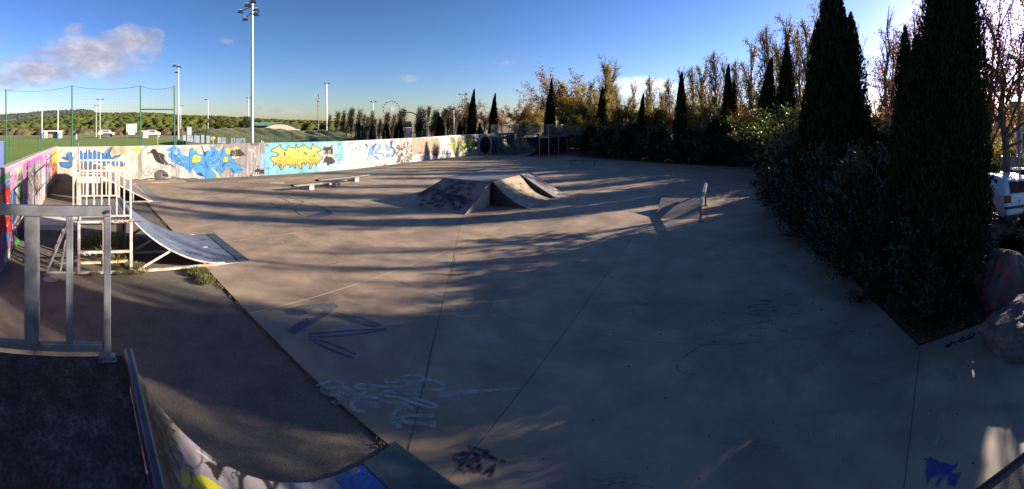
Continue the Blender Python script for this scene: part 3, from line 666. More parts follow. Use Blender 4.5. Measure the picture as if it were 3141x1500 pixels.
def paint_blue(P):
    P.T = (800, 420, 8.785)
    P.spots(100, 2200, 200, 950, 60, (150, 218, 240), 60, .3)
    P.streak(1500, 2150, 200, 800, 20, (205, 232, 242), 30, .5, .05)
    o = [(265, 385), (290, 340), (420, 290), (530, 210), (550, 230), (525, 270), (600, 340), (690, 375), (740, 240), (775, 235), (785, 280), (860, 290), (940, 310), (945, 200), (965, 200), (985, 300), (1070, 270), (1160, 205), (1240, 270), (1290, 290), (1370, 340), (1390, 200), (1415, 180), (1430, 250), (1510, 250), (1620, 340), (1620, 370), (1510, 410), (1570, 490), (1670, 560), (1665, 590), (1580, 650), (1490, 770), (1475, 690), (1400, 720), (1350, 850), (1310, 850), (1335, 710), (1240, 680), (1220, 740), (1190, 760), (1170, 690), (1090, 730), (1110, 860), (1060, 860), (1000, 760), (930, 730), (945, 850), (900, 800), (850, 740), (790, 830), (770, 740), (680, 750), (620, 800), (580, 880), (530, 890), (560, 750), (510, 720), (510, 830), (450, 740), (405, 690), (390, 750), (335, 780), (350, 700), (250, 575), (300, 525), (420, 530), (490, 480), (420, 420), (350, 400)]
    P.poly(o, (246, 236, 130), grad=(250, 200, 84), outline=(84, 70, 44), ow=2.4); P.ell(800, 560, 95, 90, (252, 208, 84), .8)
    for q in ([(605, 415), (680, 415), (640, 540)], [(995, 350), (1035, 350), (1015, 440)], [(1140, 405), (1200, 410), (1280, 470), (1200, 480)], [(1050, 550), (1120, 470), (1110, 500)], [(1390, 580), (1420, 500), (1490, 450), (1480, 500)], [(530, 545), (560, 550), (600, 630)], [(450, 640), (500, 625), (550, 660)], [(620, 685), (655, 660), (680, 680)], [(960, 570), (1040, 640), (1020, 640)], [(1260, 610), (1340, 600), (1360, 640)], [(1280, 500), (1310, 540), (1270, 550)], [(1400, 640), (1500, 590), (1470, 620)], [(880, 400), (960, 470), (970, 500)]): P.poly(q, (118, 78, 72))
    for l in ([(700, 600), (760, 440), (860, 400), (950, 470)], [(640, 540), (650, 640)], [(1015, 440), (1030, 630), (1160, 600)], [(1120, 480), (1200, 490), (1260, 580)], [(1360, 350), (1370, 640)]): P.line(l, (214, 176, 84), 1.0)
    dk = (64, 58, 62)
    P.poly([(1690, 250), (1720, 240), (1750, 275), (1860, 270), (1900, 220), (1930, 230), (1945, 430), (1910, 520), (1850, 545), (1760, 540), (1710, 500), (1695, 400)], dk)
    P.poly([(1740, 545), (1900, 540), (2000, 640), (1990, 700), (1900, 740), (1850, 730), (1830, 770), (1780, 760), (1770, 700), (1690, 670), (1700, 600)], dk); P.spots(1720, 1940, 290, 720, 40, (92, 84, 90), 12, .5)
    P.poly([(1890, 270), (1905, 240), (1925, 260), (1915, 310)], (190, 178, 160)); P.ell(1712, 280, 14, 22, (170, 160, 150)); P.ell(1740, 492, 42, 30, (226, 206, 212)); P.ell(1850, 495, 74, 44, (226, 206, 212))
    P.ell(1724, 398, 20, 34, (196, 208, 158)); P.ell(1850, 396, 38, 38, (196, 208, 158)); P.ell(1856, 396, 12, 22, (70, 100, 70)); P.ell(1768, 452, 16, 16, (216, 180, 188)); P.line([(1768, 470), (1768, 520)], (60, 50, 56), .9)
    P.ell(1674, 332, 14, 26, (20, 20, 26)); P.line([(1890, 600), (1960, 650), (1900, 700)], (120, 110, 120), 1.0)
    for (x, y, n) in ((120, 240, 3), (140, 870, 4), (2090, 220, 3), (1640, 710, 3)): P.tag(x, y, 50, (70, 90, 130), .8, .8, n)
    for (x, y, n) in ((1980, 500, 6), (2000, 560, 4), (2030, 640, 5), (2040, 720, 5)): P.tag(x, y, 34, (110, 140, 170), .7, .7, n)
    P.line([(1600, 850), (1660, 890), (2200, 840)], (130, 160, 170), .8, .6); base_grime(P, 812, 1053, 524, 540, (60, 110, 130), 30)
def paint_white(P):
    P.T = (1040, 400, 8.784); P.spots(150, 1500, 300, 900, 40, (226, 220, 210), 60, .35)
    B = (112, 172, 234); D = (70, 84, 160); M_ = (84, 130, 205)
    P.line([(370, 345), (300, 350), (245, 440), (250, 540), (310, 590), (370, 570), (380, 520)], (156, 196, 238), 3, smooth=True)
    P.line([(235, 430), (290, 345), (372, 340), (378, 370)], (70, 66, 76), 1.4); P.line([(278, 528), (330, 540), (375, 505), (385, 570)], (60, 56, 66), 1.5)
    P.line([(430, 340), (436, 540), (500, 460), (505, 380), (440, 335)], (160, 198, 240), 3, smooth=True); P.line([(470, 320), (520, 370), (520, 440)], (70, 70, 90), 1.2); P.ell(455, 480, 20, 26, (60, 80, 140))
    P.line([(545, 320), (620, 560)], (140, 186, 236), 3); P.line([(635, 345), (510, 560)], (140, 186, 236), 3); P.line([(530, 300), (570, 300), (600, 350), (640, 310), (655, 360)], (80, 80, 96), 1.1); P.line([(500, 550), (540, 460)], (60, 60, 84), 1.2)
    P.line([(420, 730), (420, 600), (460, 660), (490, 620), (500, 730)], (130, 128, 146), .9); P.line([(560, 660), (520, 640), (520, 690), (560, 700), (540, 740)], (130, 128, 146), .9); P.line([(560, 650), (600, 670), (570, 730), (620, 720), (600, 760)], (130, 128, 146), .9); P.line([(400, 820), (580, 790), (420, 780), (590, 760)], (150, 148, 162), .8)
    P.poly([(690, 390), (730, 345), (780, 400), (765, 500), (740, 480), (745, 430)], D)
    P.line([(740, 480), (650, 560), (740, 620), (680, 760)], D, 1.5)
    P.poly([(860, 400), (900, 400), (930, 690), (880, 700), (850, 640), (810, 650), (800, 710), (765, 720), (800, 520)], B, outline=M_, ow=1.2)
    P.poly([(900, 430), (980, 340), (1060, 370), (1000, 400), (970, 440), (940, 560), (905, 500)], (76, 92, 162))
    P.poly([(1060, 360), (1130, 380), (1140, 450), (1060, 540), (990, 590), (1120, 600), (1200, 620), (1240, 750), (1180, 700), (1140, 640), (950, 640), (960, 560), (1040, 480), (1070, 420)], B, outline=M_, ow=1.2)
    P.poly([(920, 680), (1000, 680), (1060, 740), (1120, 795), (1030, 780)], (82, 114, 192)); P.poly([(1220, 340), (1300, 370), (1380, 430), (1400, 560), (1300, 580), (1240, 500)], (130, 178, 242))
    P.poly([(1370, 290), (1460, 240), (1430, 420), (1530, 520), (1520, 620), (1440, 740), (1400, 700), (1390, 560), (1470, 560), (1450, 500), (1380, 480)], D); P.poly([(1490, 270), (1560, 230), (1460, 370), (1480, 300)], D)
    P.poly([(1260, 640), (1380, 620), (1370, 720), (1260, 720)], B, outline=D, ow=1.1); P.poly([(720, 820), (770, 740), (950, 700), (960, 720), (790, 760), (750, 820)], M_); P.line([(1120, 290), (1155, 355)], D, 2); P.poly([(1285, 300), (1335, 300), (1320, 360), (1290, 345)], (210, 170, 200))
    P.line([(1140, 560), (1180, 520), (1240, 500)], (90, 110, 180), 1.3); P.poly([(1180, 790), (1380, 730), (1430, 720), (1340, 900), (1300, 900)], (208, 212, 206)); P.poly([(1380, 560), (1440, 560), (1470, 600), (1420, 700)], (170, 205, 245))
    for k in range(230):
        x = P.r.uniform(1520, 1975); y = 240 + (P.r.uniform(0, 1) ** .7) * 680
        if x < 1620 and y < 420: continue
        P.tag(x, y, P.r.uniform(22, 60), (84, 70, 62), .75, .85, 2)
    P.line([(1520, 380), (1560, 290), (1720, 280), (1680, 360), (1580, 390)], (70, 56, 56), 1.0); P.line([(1740, 440), (1700, 340), (1780, 300), (1760, 430), (1840, 440), (1830, 280)], (70, 56, 56), 1.0)
    base_grime(P, 1060, 1290, 498, 518, (50, 44, 40), 70)
def paint_tan(P):
    P.T = (1250, 380, 8.31)
    P.poly([(110, 345), (250, 350), (300, 340), (480, 365), (560, 330), (640, 340), (660, 375), (780, 350), (830, 480), (800, 740), (740, 850), (630, 800), (640, 740), (600, 720), (530, 800), (430, 740), (410, 790), (310, 690), (170, 800), (95, 800), (100, 600)], (186, 172, 150))
    P.poly([(140, 360), (250, 360), (280, 420), (200, 430)], (180, 192, 160)); P.poly([(480, 400), (560, 335), (640, 345), (600, 420)], (176, 194, 158)); P.poly([(240, 770), (310, 690), (385, 762)], (122, 102, 98)); P.poly([(630, 740), (750, 755), (800, 775), (740, 850), (620, 790)], (126, 112, 106)); P.ell(270, 400, 22, 24, (190, 130, 120)); P.poly([(440, 410), (500, 430), (450, 430)], (235, 225, 220))
    for l in ([(140, 800), (220, 780), (310, 690), (410, 770), (430, 650), (480, 600)], [(430, 740), (530, 800), (650, 690), (750, 750), (800, 715)], [(200, 700), (300, 640), (350, 690), (430, 670)], [(520, 640), (550, 680), (650, 650), (640, 600)], [(290, 350), (430, 400), (540, 350)], [(700, 560), (750, 620)], [(370, 520), (390, 570)]): P.line(l, (228, 164, 146), 1.6)
    for (x, y) in ((605, 525), (380, 585), (415, 568), (900, 395)): P.ell(x, y, 7, 12, (30, 28, 30))
    P.poly([(810, 340), (872, 335), (870, 402), (815, 404)], (128, 204, 232)); P.ell(885, 710, 22, 28, (70, 160, 180)); P.tag(820, 640, 40, (130, 180, 210), .9, .8, 4)
    P.poly([(905, 640), (1110, 650), (1120, 800), (900, 790)], (196, 204, 216)); P.line([(940, 640), (940, 765), (1115, 745)], (50, 54, 70), 1.8); P.line([(980, 360), (980, 600)], (180, 186, 200), 3); P.line([(1000, 380), (1110, 380)], (140, 146, 160), 1.5)
    G_ = (190, 200, 92); O = (236, 244, 190)
    P.poly([(985, 510), (1100, 520), (1240, 480), (1290, 340), (1340, 400), (1400, 520), (1490, 600), (1420, 740), (1380, 700), (1400, 600), (1330, 560), (1300, 650), (1240, 770), (1180, 770), (1160, 650), (1100, 560)], G_, outline=(120, 130, 60), ow=1.1)
    P.poly([(1420, 480), (1500, 330), (1560, 300), (1620, 290), (1680, 370), (1690, 480), (1780, 430), (1790, 500), (1720, 560), (1660, 640), (1620, 740), (1580, 750), (1540, 600), (1440, 560)], G_, outline=(120, 130, 60), ow=1.1)
    P.poly([(1080, 330), (1140, 310), (1210, 380), (1230, 470), (1100, 500)], (150, 156, 84)); P.poly([(1265, 500), (1290, 420), (1340, 440), (1350, 490)], (230, 110, 78)); P.line([(1320, 340), (1385, 415)], (230, 110, 78), 3); P.line([(1620, 290), (1700, 380), (1690, 430)], (226, 96, 70), 3.5); P.poly([(1605, 440), (1620, 400), (1680, 430), (1640, 470)], (232, 130, 96))
    for l in ([(1170, 660), (1230, 560), (1290, 360)], [(1260, 600), (1300, 650)], [(1540, 590), (1590, 330), (1620, 560)], [(1390, 520), (1460, 600)]): P.line(l, O, 1.6)
    P.spots(1200, 1330, 700, 810, 20, (60, 56, 50), 12, .8); P.spots(1700, 1780, 370, 680, 16, (44, 46, 44), 26, .9)
    for k in range(6): P.line([(1770, 600 + 26 * k), (1865, 625 + 26 * k)], (60, 84, 150), 1.3)
    P.ell(1975, 530, 135, 225, (58, 50, 54)); P.spots(1860, 2080, 330, 720, 30, (96, 86, 92), 22, .5)
wl = thing('boundary_wall', 'concrete wall on the left covered in pink, red and grey graffiti, with bare slanting top', 'wall', (0, 0, 0))
wl.location = pf(12, -1.6)
def wshift(parent):
    for ch in parent.children: ch.location = (-parent.location[0], -parent.location[1], 0)
for i in range(3):
    mural_panel(wl, Lw[i], Lw[i + 1], Lh[i], Lh[i + 1], paint_left, (222, 170, 205), 3 + i, .03 if i else .03)
cop = MB()
for i in range(3):
    p, q = Lw[i], Lw[i + 1]; off = -.10 * Bv
    cop.hexa([(p[0] + Bv[0] * .005, p[1] + Bv[1] * .005, Lh[i] + .002), (q[0] + Bv[0] * .005, q[1] + Bv[1] * .005, Lh[i + 1] + .002), (q[0] - .21 * Bv[0], q[1] - .21 * Bv[1], Lh[i + 1] + .002), (p[0] - .21 * Bv[0], p[1] - .21 * Bv[1], Lh[i] + .002),
              (p[0], p[1], Lh[i] + .03), (q[0], q[1], Lh[i + 1] + .03), (q[0] - .2 * Bv[0], q[1] - .2 * Bv[1], Lh[i + 1] + .03), (p[0] - .2 * Bv[0], p[1] - .2 * Bv[1], Lh[i] + .03)])
cop.build('wall_top', MT['conc'], wl); wshift(wl)
wf = thing('boundary_wall', 'long pale wall painted with a crow, blue letters, yellow letters and a black cat', 'wall', W2)
mural_panel(wf, W0, W1, 1.9, 1.97, paint_grey, (238, 230, 216), 11)
mural_panel(wf, W1, W2, 1.97, 2.03, paint_grey, (222, 218, 214), 11)
mural_panel(wf, W2, W3, 2.03, 2.0, paint_blue, (142, 212, 238), 12)
mural_panel(wf, W3, W4, 2.0, 2.02, paint_white, (244, 240, 232), 13)
mural_panel(wf, W4, W5, 2.02, 2.1, paint_tan, (246, 242, 238), 14, .03)
mural_panel(wf, W5, W6, 2.1, 2.15, paint_tan, (246, 242, 238), 14, .03)
mural_panel(wf, W6, W7, 2.15, 2.15, lambda P: None, (150, 150, 170), 14, .2)
wshift(wf)
for ch in wf.children: ch.location = (-wf.location[0], -wf.location[1], 0)

# ================================================================ RAMPS
def railing(parent, p0, p1, h, n, mats, post=.05, bal=.022, base=.08, name='railing', ends=(1, 1), topw=None, balw=None):
    """guard rail between two points: frame as one part, every baluster a part of it"""
    p0 = Vector(p0); p1 = Vector(p1); mb = MB(); tw = topw or post
    z0 = Vector((0, 0, base)); z1 = Vector((0, 0, h - tw / 2)); d = (p1 - p0).normalized()
    mb.bar(p0 + z1, p1 + z1, post, tw); mb.bar(p0 + z0, p1 + z0, post * .8, tw * .8)
    for e, p in zip(ends, (p0, p1)):
        if e: mb.bar(p + (d if p is p0 else -d) * post / 2, p + (d if p is p0 else -d) * post / 2 + Vector((0, 0, h - tw)), post, post)
    fr = mb.build(name, mats, parent)
    bm_ = MB().box(-bal / 2, bal / 2, -bal / 2, bal / 2, base + tw * .4, h - tw).mesh('baluster', mats)
    for i in range(n):
        q = p0.lerp(p1, (i + 1) / (n + 1))
        link('baluster', bm_, fr, q, math.atan2(d.y, d.x))
    return fr

def arc_z(s, L, h):                            # height of the curved ramp s metres out from the deck edge
    Rr = (L * L + h * h) / (2 * h)
    return Rr - math.sqrt(max(0, Rr * Rr - (L - s) ** 2))

def ramp_sheet(parent, W, L, h, y0, painter, base, nx, ny, m, th=.02, seed=1, name='ramp_surface', w2p=None, end=0.0):
    xs = np.linspace(0, L, nx); ys = np.linspace(y0, y0 + W, ny)
    X, Y = np.meshgrid(xs, ys); Z = np.vectorize(lambda s: arc_z(s, L, h))(X) + .004
    V = np.stack([X, Y, Z], -1).reshape(-1, 3)
    if w2p is not None:
        Wp = np.array(w2p(V)); px, py = project(Wp)
    else: px, py = V[:, 0], V[:, 1]
    P = Paint(px, py, base, seed); painter(P)
    i = (np.arange(nx - 1)[None, :] + (np.arange(ny - 1) * nx)[:, None]).ravel()
    Q = np.stack([i, i + 1, i + 1 + nx, i + nx], 1)
    n0 = len(V)                                # underside and edges
    sec = [(x, arc_z(x, L, h)) for x in xs]
    V2 = [(x, y0, z - th) for x, z in sec] + [(x, y0 + W, z - th) for x, z in sec]
    Q2 = [(n0 + j + 1, n0 + j, n0 + nx + j, n0 + nx + j + 1) for j in range(nx - 1)]
    Q2 += [(j + 1, j, n0 + j, n0 + j + 1) for j in range(nx - 1)] + [((ny - 1) * nx + j, (ny - 1) * nx + j + 1, n0 + nx + j + 1, n0 + nx + j) for j in range(nx - 1)]
    V = np.vstack([V, V2]); mi = np.r_[np.zeros(len(Q)), np.ones(len(Q2))]; Q = np.vstack([Q, Q2])
    cols = np.vstack([np.clip(P.c, .008, .85), np.full((len(V2), 3), .3)])
    return link(name, fast_mesh(name, V, Q, m, cols=cols, mi=mi), parent)

def scribble(n, x0, x1, y0, y1, col, s0, s1, w, a=.8, nn=4):
    def f(P):
        for k in range(n): P.tag(P.r.uniform(x0, x1), P.r.uniform(y0, y1), P.r.uniform(s0, s1) * P.r.choice([-1, 1]), col, w, a * P.r.uniform(.5, 1), nn)
    return f

# ---- the ramp the picture is taken from
aN, bN = 2.86, .36
rt = thing('quarter_pipe', 'near quarter pipe ramp with dark weathered deck, galvanised railing and black and yellow graffiti', 'ramp', pf(aN, bN), PRZ)
HN, LN, WN = 1.55, 2.44, 4.6
def to_world(root_loc, rz):
    c, s_ = math.cos(rz), math.sin(rz)
    def f(V): return np.stack([root_loc[0] + V[:, 0] * c - V[:, 1] * s_, root_loc[1] + V[:, 0] * s_ + V[:, 1] * c, V[:, 2]], -1)
    return f
def paint_own(P):
    P.T = (380, 1060, 2.477); K = (26, 25, 30)
    P.spots(100, 1900, 200, 1090, 60, (178, 170, 176), 70, .35); P.poly([(1215, 900), (1760, 780), (2100, 1100), (1190, 1100)], (132, 148, 158), .8); P.streak(1215, 1700, 880, 1090, 12, (186, 194, 200), 10, .5)
    P.streak(150, 420, 200, 1090, 40, (120, 118, 84), 14, .5, .3)
    P.poly([(120, 200), (170, 260), (330, 700), (470, 1100), (250, 1100), (170, 700)], (112, 116, 88), .7)
    for l in ([(230, 460), (215, 560), (290, 680), (290, 790), (225, 700), (180, 560)], [(180, 600), (260, 830), (320, 830), (330, 860), (270, 850)], [(150, 300), (230, 620), (420, 1090)], [(120, 280), (150, 420), (200, 480)], [(300, 860), (370, 1090)], [(190, 860), (260, 1090)]): P.line(l, K, 8, .9, True)
    P.line([(250, 520), (370, 580), (310, 612), (390, 650), (340, 690), (400, 740), (370, 800), (440, 822), (430, 935), (360, 810), (310, 640), (255, 520)], K, 5, .95)
    P.poly([(140, 560), (170, 540), (190, 570), (182, 665), (140, 640)], (196, 198, 52), .9)
    P.poly([(440, 940), (490, 955), (505, 1010), (590, 980), (650, 1010), (780, 1100), (560, 1100), (520, 1060), (470, 1100), (440, 1040)], (226, 216, 46)); P.line([(505, 960), (520, 1040), (470, 1100)], K, 5)
    for x, y, s_ in ((330, 420, 60), (420, 560, 70), (300, 960, 80), (650, 900, 60), (820, 1010, 70), (1250, 960, 80), (1380, 1040, 90), (980, 900, 40)): P.tag(x, y, s_, K, 3.4, .85, 3)
    P.line([(590, 790), (592, 880), (540, 930), (470, 905)], K, 5, .95, True)
    P.poly([(610, 885), (830, 880), (845, 902), (760, 930), (720, 1010), (705, 1035), (660, 940)], K); P.ell(885, 920, 26, 26, K); P.ell(965, 922, 20, 20, K)
    P.line([(895, 1100), (890, 1000), (945, 962), (1040, 985), (1100, 1060), (1110, 1110)], K, 15, 1, True); P.line([(1170, 935), (1170, 1010), (1130, 1110)], K, 19)
    P.line([(560, 800), (700, 900)], (222, 218, 222), 6, .6); P.line([(470, 1100), (380, 940)], (222, 218, 222), 4, .5); P.line([(720, 960), (870, 1080)], (90, 86, 90), 2, .7)
    P.poly([(1540, 905), (1760, 818), (2060, 1110), (1675, 1110)], (36, 104, 206), outline=(20, 22, 30), ow=2.6)
    for l in ([(1735, 990), (1890, 965), (1925, 1000), (1860, 1090)], [(1760, 1060), (1870, 1000)], [(1735, 990), (1725, 1060)], [(1670, 970), (1720, 960)], [(1690, 1050), (1740, 1080)]): P.line(l, (20, 30, 70), 2)
def shift_y(V): return V
sheet = ramp_sheet(rt, WN, LN - .52, HN, -WN, paint_own, (196, 188, 196), 2, 2, [MT['ramp_paint'], MT['blacksteel']]) if 0 else None
def full_ramp(parent, W, L, h, y0, painter, base, nx, ny, mats, xmax, th=.02, seed=1, w2p=None):
    xs = np.linspace(0, xmax, nx); ys = np.linspace(y0, y0 + W, ny)
    X, Y = np.meshgrid(xs, ys); zz = np.array([arc_z(x, L, h) for x in xs]) + .004; Z = np.tile(zz, (ny, 1))
    V = np.stack([X, Y, Z], -1).reshape(-1, 3)
    if w2p is not None: px, py = project(w2p(V))
    else: px, py = V[:, 0], V[:, 1]
    P = Paint(px, py, base, seed); painter(P)
    i = (np.arange(nx - 1)[None, :] + (np.arange(ny - 1) * nx)[:, None]).ravel(); Q = np.stack([i, i + 1, i + 1 + nx, i + nx], 1)
    n0 = len(V); V2 = [(x, yy, z - .004 - th) for yy in (y0, y0 + W) for x, z in zip(xs, zz)]
    Q2 = [(n0 + j + 1, n0 + j, n0 + nx + j, n0 + nx + j + 1) for j in range(nx - 1)]
    Q2 += [(j + 1, j, n0 + j, n0 + j + 1) for j in range(nx - 1)] + [((ny - 1) * nx + j, (ny - 1) * nx + j + 1, n0 + nx + j + 1, n0 + nx + j) for j in range(nx - 1)]
    V = np.vstack([V, V2]); mi = np.r_[np.zeros(len(Q)), np.ones(len(Q2))]; Q = np.vstack([Q, Q2])
    cols = np.vstack([np.clip(P.c, .008, .85), np.full((len(V2), 3), .3)])
    return link('ramp_surface', fast_mesh('ramp_surface', V, Q, mats, cols=cols, mi=mi), parent)
full_ramp(rt, WN, LN, HN, -WN, paint_own, (158, 150, 158), 160, 330, [MT['ramp_paint'], MT['blacksteel']], 2.08, w2p=to_world(pf(aN, bN), PRZ))
mb = MB()                                       # steel kick plate finishing the ramp on the slab
xs = [2.08 + .085 * i for i in range(6)]
for x0, x1 in zip(xs[:-1], xs[1:]):
    z0, z1 = max(.004, arc_z(x0, LN, HN)), max(.004, arc_z(min(x1, LN), LN, HN))
    mb.hexa([(x0, -WN, z0 - .004), (x1, -WN, z1 - .004), (x1, .0, z1 - .004), (x0, .0, z0 - .004), (x0, -WN, z0 + .01), (x1, -WN, z1 + .01), (x1, .0, z1 + .01), (x0, .0, z0 + .01)])
mb.build('kick_plate', MT['kick'], rt)
mb = MB(); mb.tube((-.0, .01, HN + .012), (-.0, -WN, HN + .012), .034, n=16); mb.build('coping', MT['coping'], rt, smooth=False)
# deck of planks
MB().box(-1.24, -.04, -2.44, 0, HN - .025, HN).build('deck_panel', MT['darkwood'], rt, bevel=.002)
MB().box(-1.24, -.04, -WN, -2.444, HN - .025, HN).build('deck_panel', MT['darkwood'], rt, bevel=.002)
mb = MB()
for y in (-.03, -1.5, -3.0, -4.5):
    mb.bar((-1.2, y, HN - .05), (0, y, HN - .05), .05, .05); mb.bar((-.02, y, .0), (-.02, y, HN - .075), .05, .05); mb.bar((-1.18, y, .0), (-1.18, y, HN - .075), .05, .05)
    mb.bar((-1.18, y, .03), (2.0, y, .03), .05, .05); mb.bar((1.0, y, .03), (1.0, y, arc_z(1.0, LN, HN) - .03), .04, .04); mb.bar((.1, y, .05), (1.0, y, arc_z(1.0, LN, HN) - .05), .04, .04)
mb.build('support_frame', MT['galv'], rt)
rg = MB()
yb = -.02; zt = HN + 1.075
fr = rg.bar((-1.2, yb, zt - .038), (-.13, yb, zt - .038), .05, .074).build('top_rail', MT['galv'], rt, bevel=.006)
MB().bar((-1.2, yb, HN + .08), (-.18, yb, HN + .08), .04, .055).build('bottom_rail', MT['galv'], rt, bevel=.005)
MB().box(-.18, -.13, yb - .03, yb + .03, HN - .03, zt - .076).build('post', MT['galv'], fr, bevel=.005)
MB().box(-.735, -.635, yb - .05, yb + .05, HN + .108, zt - .076).build('post', MT['galv'], fr, bevel=.005)
MB().box(-.445, -.395, yb - .025, yb + .025, HN + .108, zt - .076).build('post', MT['galv'], fr, bevel=.005)
MB().box(-1.15, -1.1, yb - .025, yb + .025, HN + .108, zt - .076).build('post', MT['galv'], fr, bevel=.005)
MB().box(-.215, -.095, yb - .065, yb + .035, HN + .001, HN + .011).build('base_plate', MT['galv'], fr, bevel=.002)
for dx_ in (-.2, -.11): MB().tube((dx_, yb - .05, HN + .011), (dx_, yb - .05, HN + .022), .009, n=6).build('bolt', MT['blacksteel'], fr)
MB().tube((-.15, yb - .055, zt - .036), (-.15, yb - .037, zt - .036), .012, n=10).build('bolt', MT['blacksteel'], fr)

# ---- second quarter pipe (white rusty steel)
aQ, bQ = 8.58, 1.17
HQ, LQ, WQ = 1.15, 2.5, 2.5
q = thing('quarter_pipe', 'rusty white steel quarter pipe with blue-grey scribbled riding surface, ribbed deck and baluster railing', 'ramp', pf(aQ, bQ), PRZ)
def paint_q(P):
    P.T = (0, 0, 1)
    P.c *= 1.0
    P.spots(0, 2.5, 0, 2.5, 60, (140, 150, 168), .16, .25)
    scribble(34, .2, 2.4, .1, 2.3, (40, 44, 60), .10, .24, .014, .7, 3)(P); scribble(8, .8, 2.2, .2, 2.0, (190, 200, 214), .1, .2, .014, .7, 2)(P)
    scribble(6, 1.7, 2.3, .15, .5, (24, 26, 36), .16, .26, .02, .95, 4)(P)
full_ramp(q, WQ, LQ, HQ, 0, paint_q, (128, 142, 166), 110, 110, [MT['ramp_paint'], MT['whitesteel']], LQ - .02, .035, 5)
MB().box(LQ - .02, LQ + .22, 0, WQ, .001, .014).build('kick_plate', MT['kick'], q)
MB().tube((0, 0, HQ + .01), (0, WQ, HQ + .01), .028, n=12).build('coping', MT['galv'], q)
dk = MB()
for i in range(16):                            # ribbed sheet
    x = -1.17 + i * .072
    dk.box(x, x + .036, 0, WQ, HQ - .02, HQ); dk.box(x + .036, x + .072, 0, WQ, HQ - .02, HQ - .01)
dk.build('deck', MT['ribdeck'], q)
fr = MB()
for y in (.03, 1.25, 2.47):
    for x in (-1.15, -.03): fr.bar((x, y, 0), (x, y, HQ - .06), .06, .05)
    fr.bar((-1.17, y, HQ - .045), (0, y, HQ - .045), .05, .05)
    fr.bar((-1.17, y, .025), (2.1, y, .025), .05, .05)
    fr.bar((.62, y, .05), (.16, y, .05), .02, .02)
    fr.bar((.1, y, .04), (.82, y, arc_z(.82, LQ, HQ) - .05), .05, .05)
    fr.bar((1.62, y, .03), (1.62, y, arc_z(1.62, LQ, HQ) - .04), .045, .045)
fr.bar((-1.15, .03, .46), (-.03, .03, .46), .045, .05); fr.bar((-.62, .03, .05), (-.62, .03, HQ - .07), .045, .045); fr.bar((-1.15, 2.47, .46), (-.03, 2.47, .46), .045, .05)
fr.bar((-1.15, .0, .46), (-1.15, 2.47, .46), .045, .05); fr.bar((-.03, .03, HQ - .07), (-.03, 2.47, HQ - .07), .04, .04)
fr.build('support_frame', MT['whitesteel'], q)
yl = MB(); yl.bar((-1.15, .55, .05), (-.03, .62, .05), .06, .05); yl.bar((-1.15, .03, .05), (-1.15, 2.47, .05), .05, .05); yl.bar((-1.1, 1.6, .04), (-.1, 1.5, .04), .05, .05)
yl.build('base_bar', MT['yellowed'], q)
sk = MB(); sk.box(-.12, -.09, .9, 2.4, .05, HQ - .09); sk.build('skirt_panel', MT['blacksteel'], q)
cp = MB(); 
for i in range(9): cp.bar((-.7 + .1 * i, -.004, HQ - .05 + .012 * (i % 2)), (-.62 + .1 * i, -.004, HQ - .035 - .014 * (i % 3)), .004, .022)
cp.build('red_lettering', MT['taillight'], q)
for (p0, p1, n) in (((-1.15, .02, HQ), (-.02, .02, HQ), 6), ((-1.15, 2.46, HQ), (-.02, 2.46, HQ), 8)):
    railing(q, p0, p1, 1.075, n, MT['whitesteel'], .045, .03)
MB().bar((-1.17, .04, HQ + 1.05), (-1.17, 2.45, HQ + 1.05), .045, .045).build('top_rail', MT['whitesteel'], q); MB().bar((-1.17, .04, HQ + .1), (-1.17, 2.45, HQ + .1), .04, .04).build('bottom_rail', MT['whitesteel'], q)
MB().box(-1.185, -1.16, 1.0, 2.42, HQ + .13, HQ + 1.02).build('side_board', MT['board'], q)
ld = MB()
for y in (.05, .62):
    ld.bar((-1.85, y, 0), (-1.35, y, HQ), .05, .04); ld.bar((-1.35, y, HQ - .02), (-1.17, y, HQ - .02), .05, .04); ld.bar((-1.85, y, .02), (-1.2, y, .02), .05, .04); ld.bar((-1.55, y, .02), (-1.45, y, .55), .035, .035)
lad = ld.build('access_ladder', MT['greysteel'], q)
for k in range(4):
    t = (k + 1) / 4.6; MB().bar((-1.85 + .5 * t, .05, HQ * t), (-1.85 + .5 * t, .62, HQ * t), .045, .03).build('rung', MT['yellowed' if k % 2 else 'greysteel'], lad)

# ---- bank ramp behind it
aK, bK = 16.3, 1.0
q2 = thing('bank_ramp', 'flat steel bank ramp with brown scuffed slope and white railing, below the blue lettering', 'ramp', pf(aK, bK), PRZ)
HB = 1.1; LB = 2.05; WB = 4.9
mb = MB(); mb.hexa([(0, 0, HB - .03), (LB, 0, .0), (LB, WB, .0), (0, WB, HB - .03), (0, 0, HB), (LB, 0, .015), (LB, WB, .015), (0, WB, HB)]); mb.build('slope_plate', mat('scuffed_brown_steel', [(.12, .10, .10), (.19, .165, .16)], 2, 8, .6, stain=(.08, .07, .075), stscale=1.2), q2)
mb = MB(); mb.box(LB, LB + .45, 0, WB, -.01, .012); mb.build('kick_plate', MT['ribdeck'], q2)
mb = MB(); mb.box(-1.0, -.002, 0, WB, HB - .03, HB); mb.build('deck', MT['ribdeck'], q2)
mb = MB()
for y in (.02, 2.4, WB - .02):
    mb.bar((0, y, HB - .05), (LB - .05, y, .0), .05, .04); mb.bar((-1.0, y, .02), (LB, y, .02), .05, .05); mb.bar((-.97, y, 0), (-.97, y, HB - .03), .05, .05); mb.bar((-.03, y, 0), (-.03, y, HB - .05), .05, .05); mb.bar((1.25, y, .04), (1.25, y, HB * .36), .05, .05)
mb.build('support_frame', MT['whitesteel'], q2)
MB().box(-.95, -.05, .05, .07, .8, HB - .06).build('white_panel', MT['conc_white'], q2)
MB().box(-.95, -.05, .05, .07, .05, .796).build('dark_panel', MT['blacksteel'], q2)
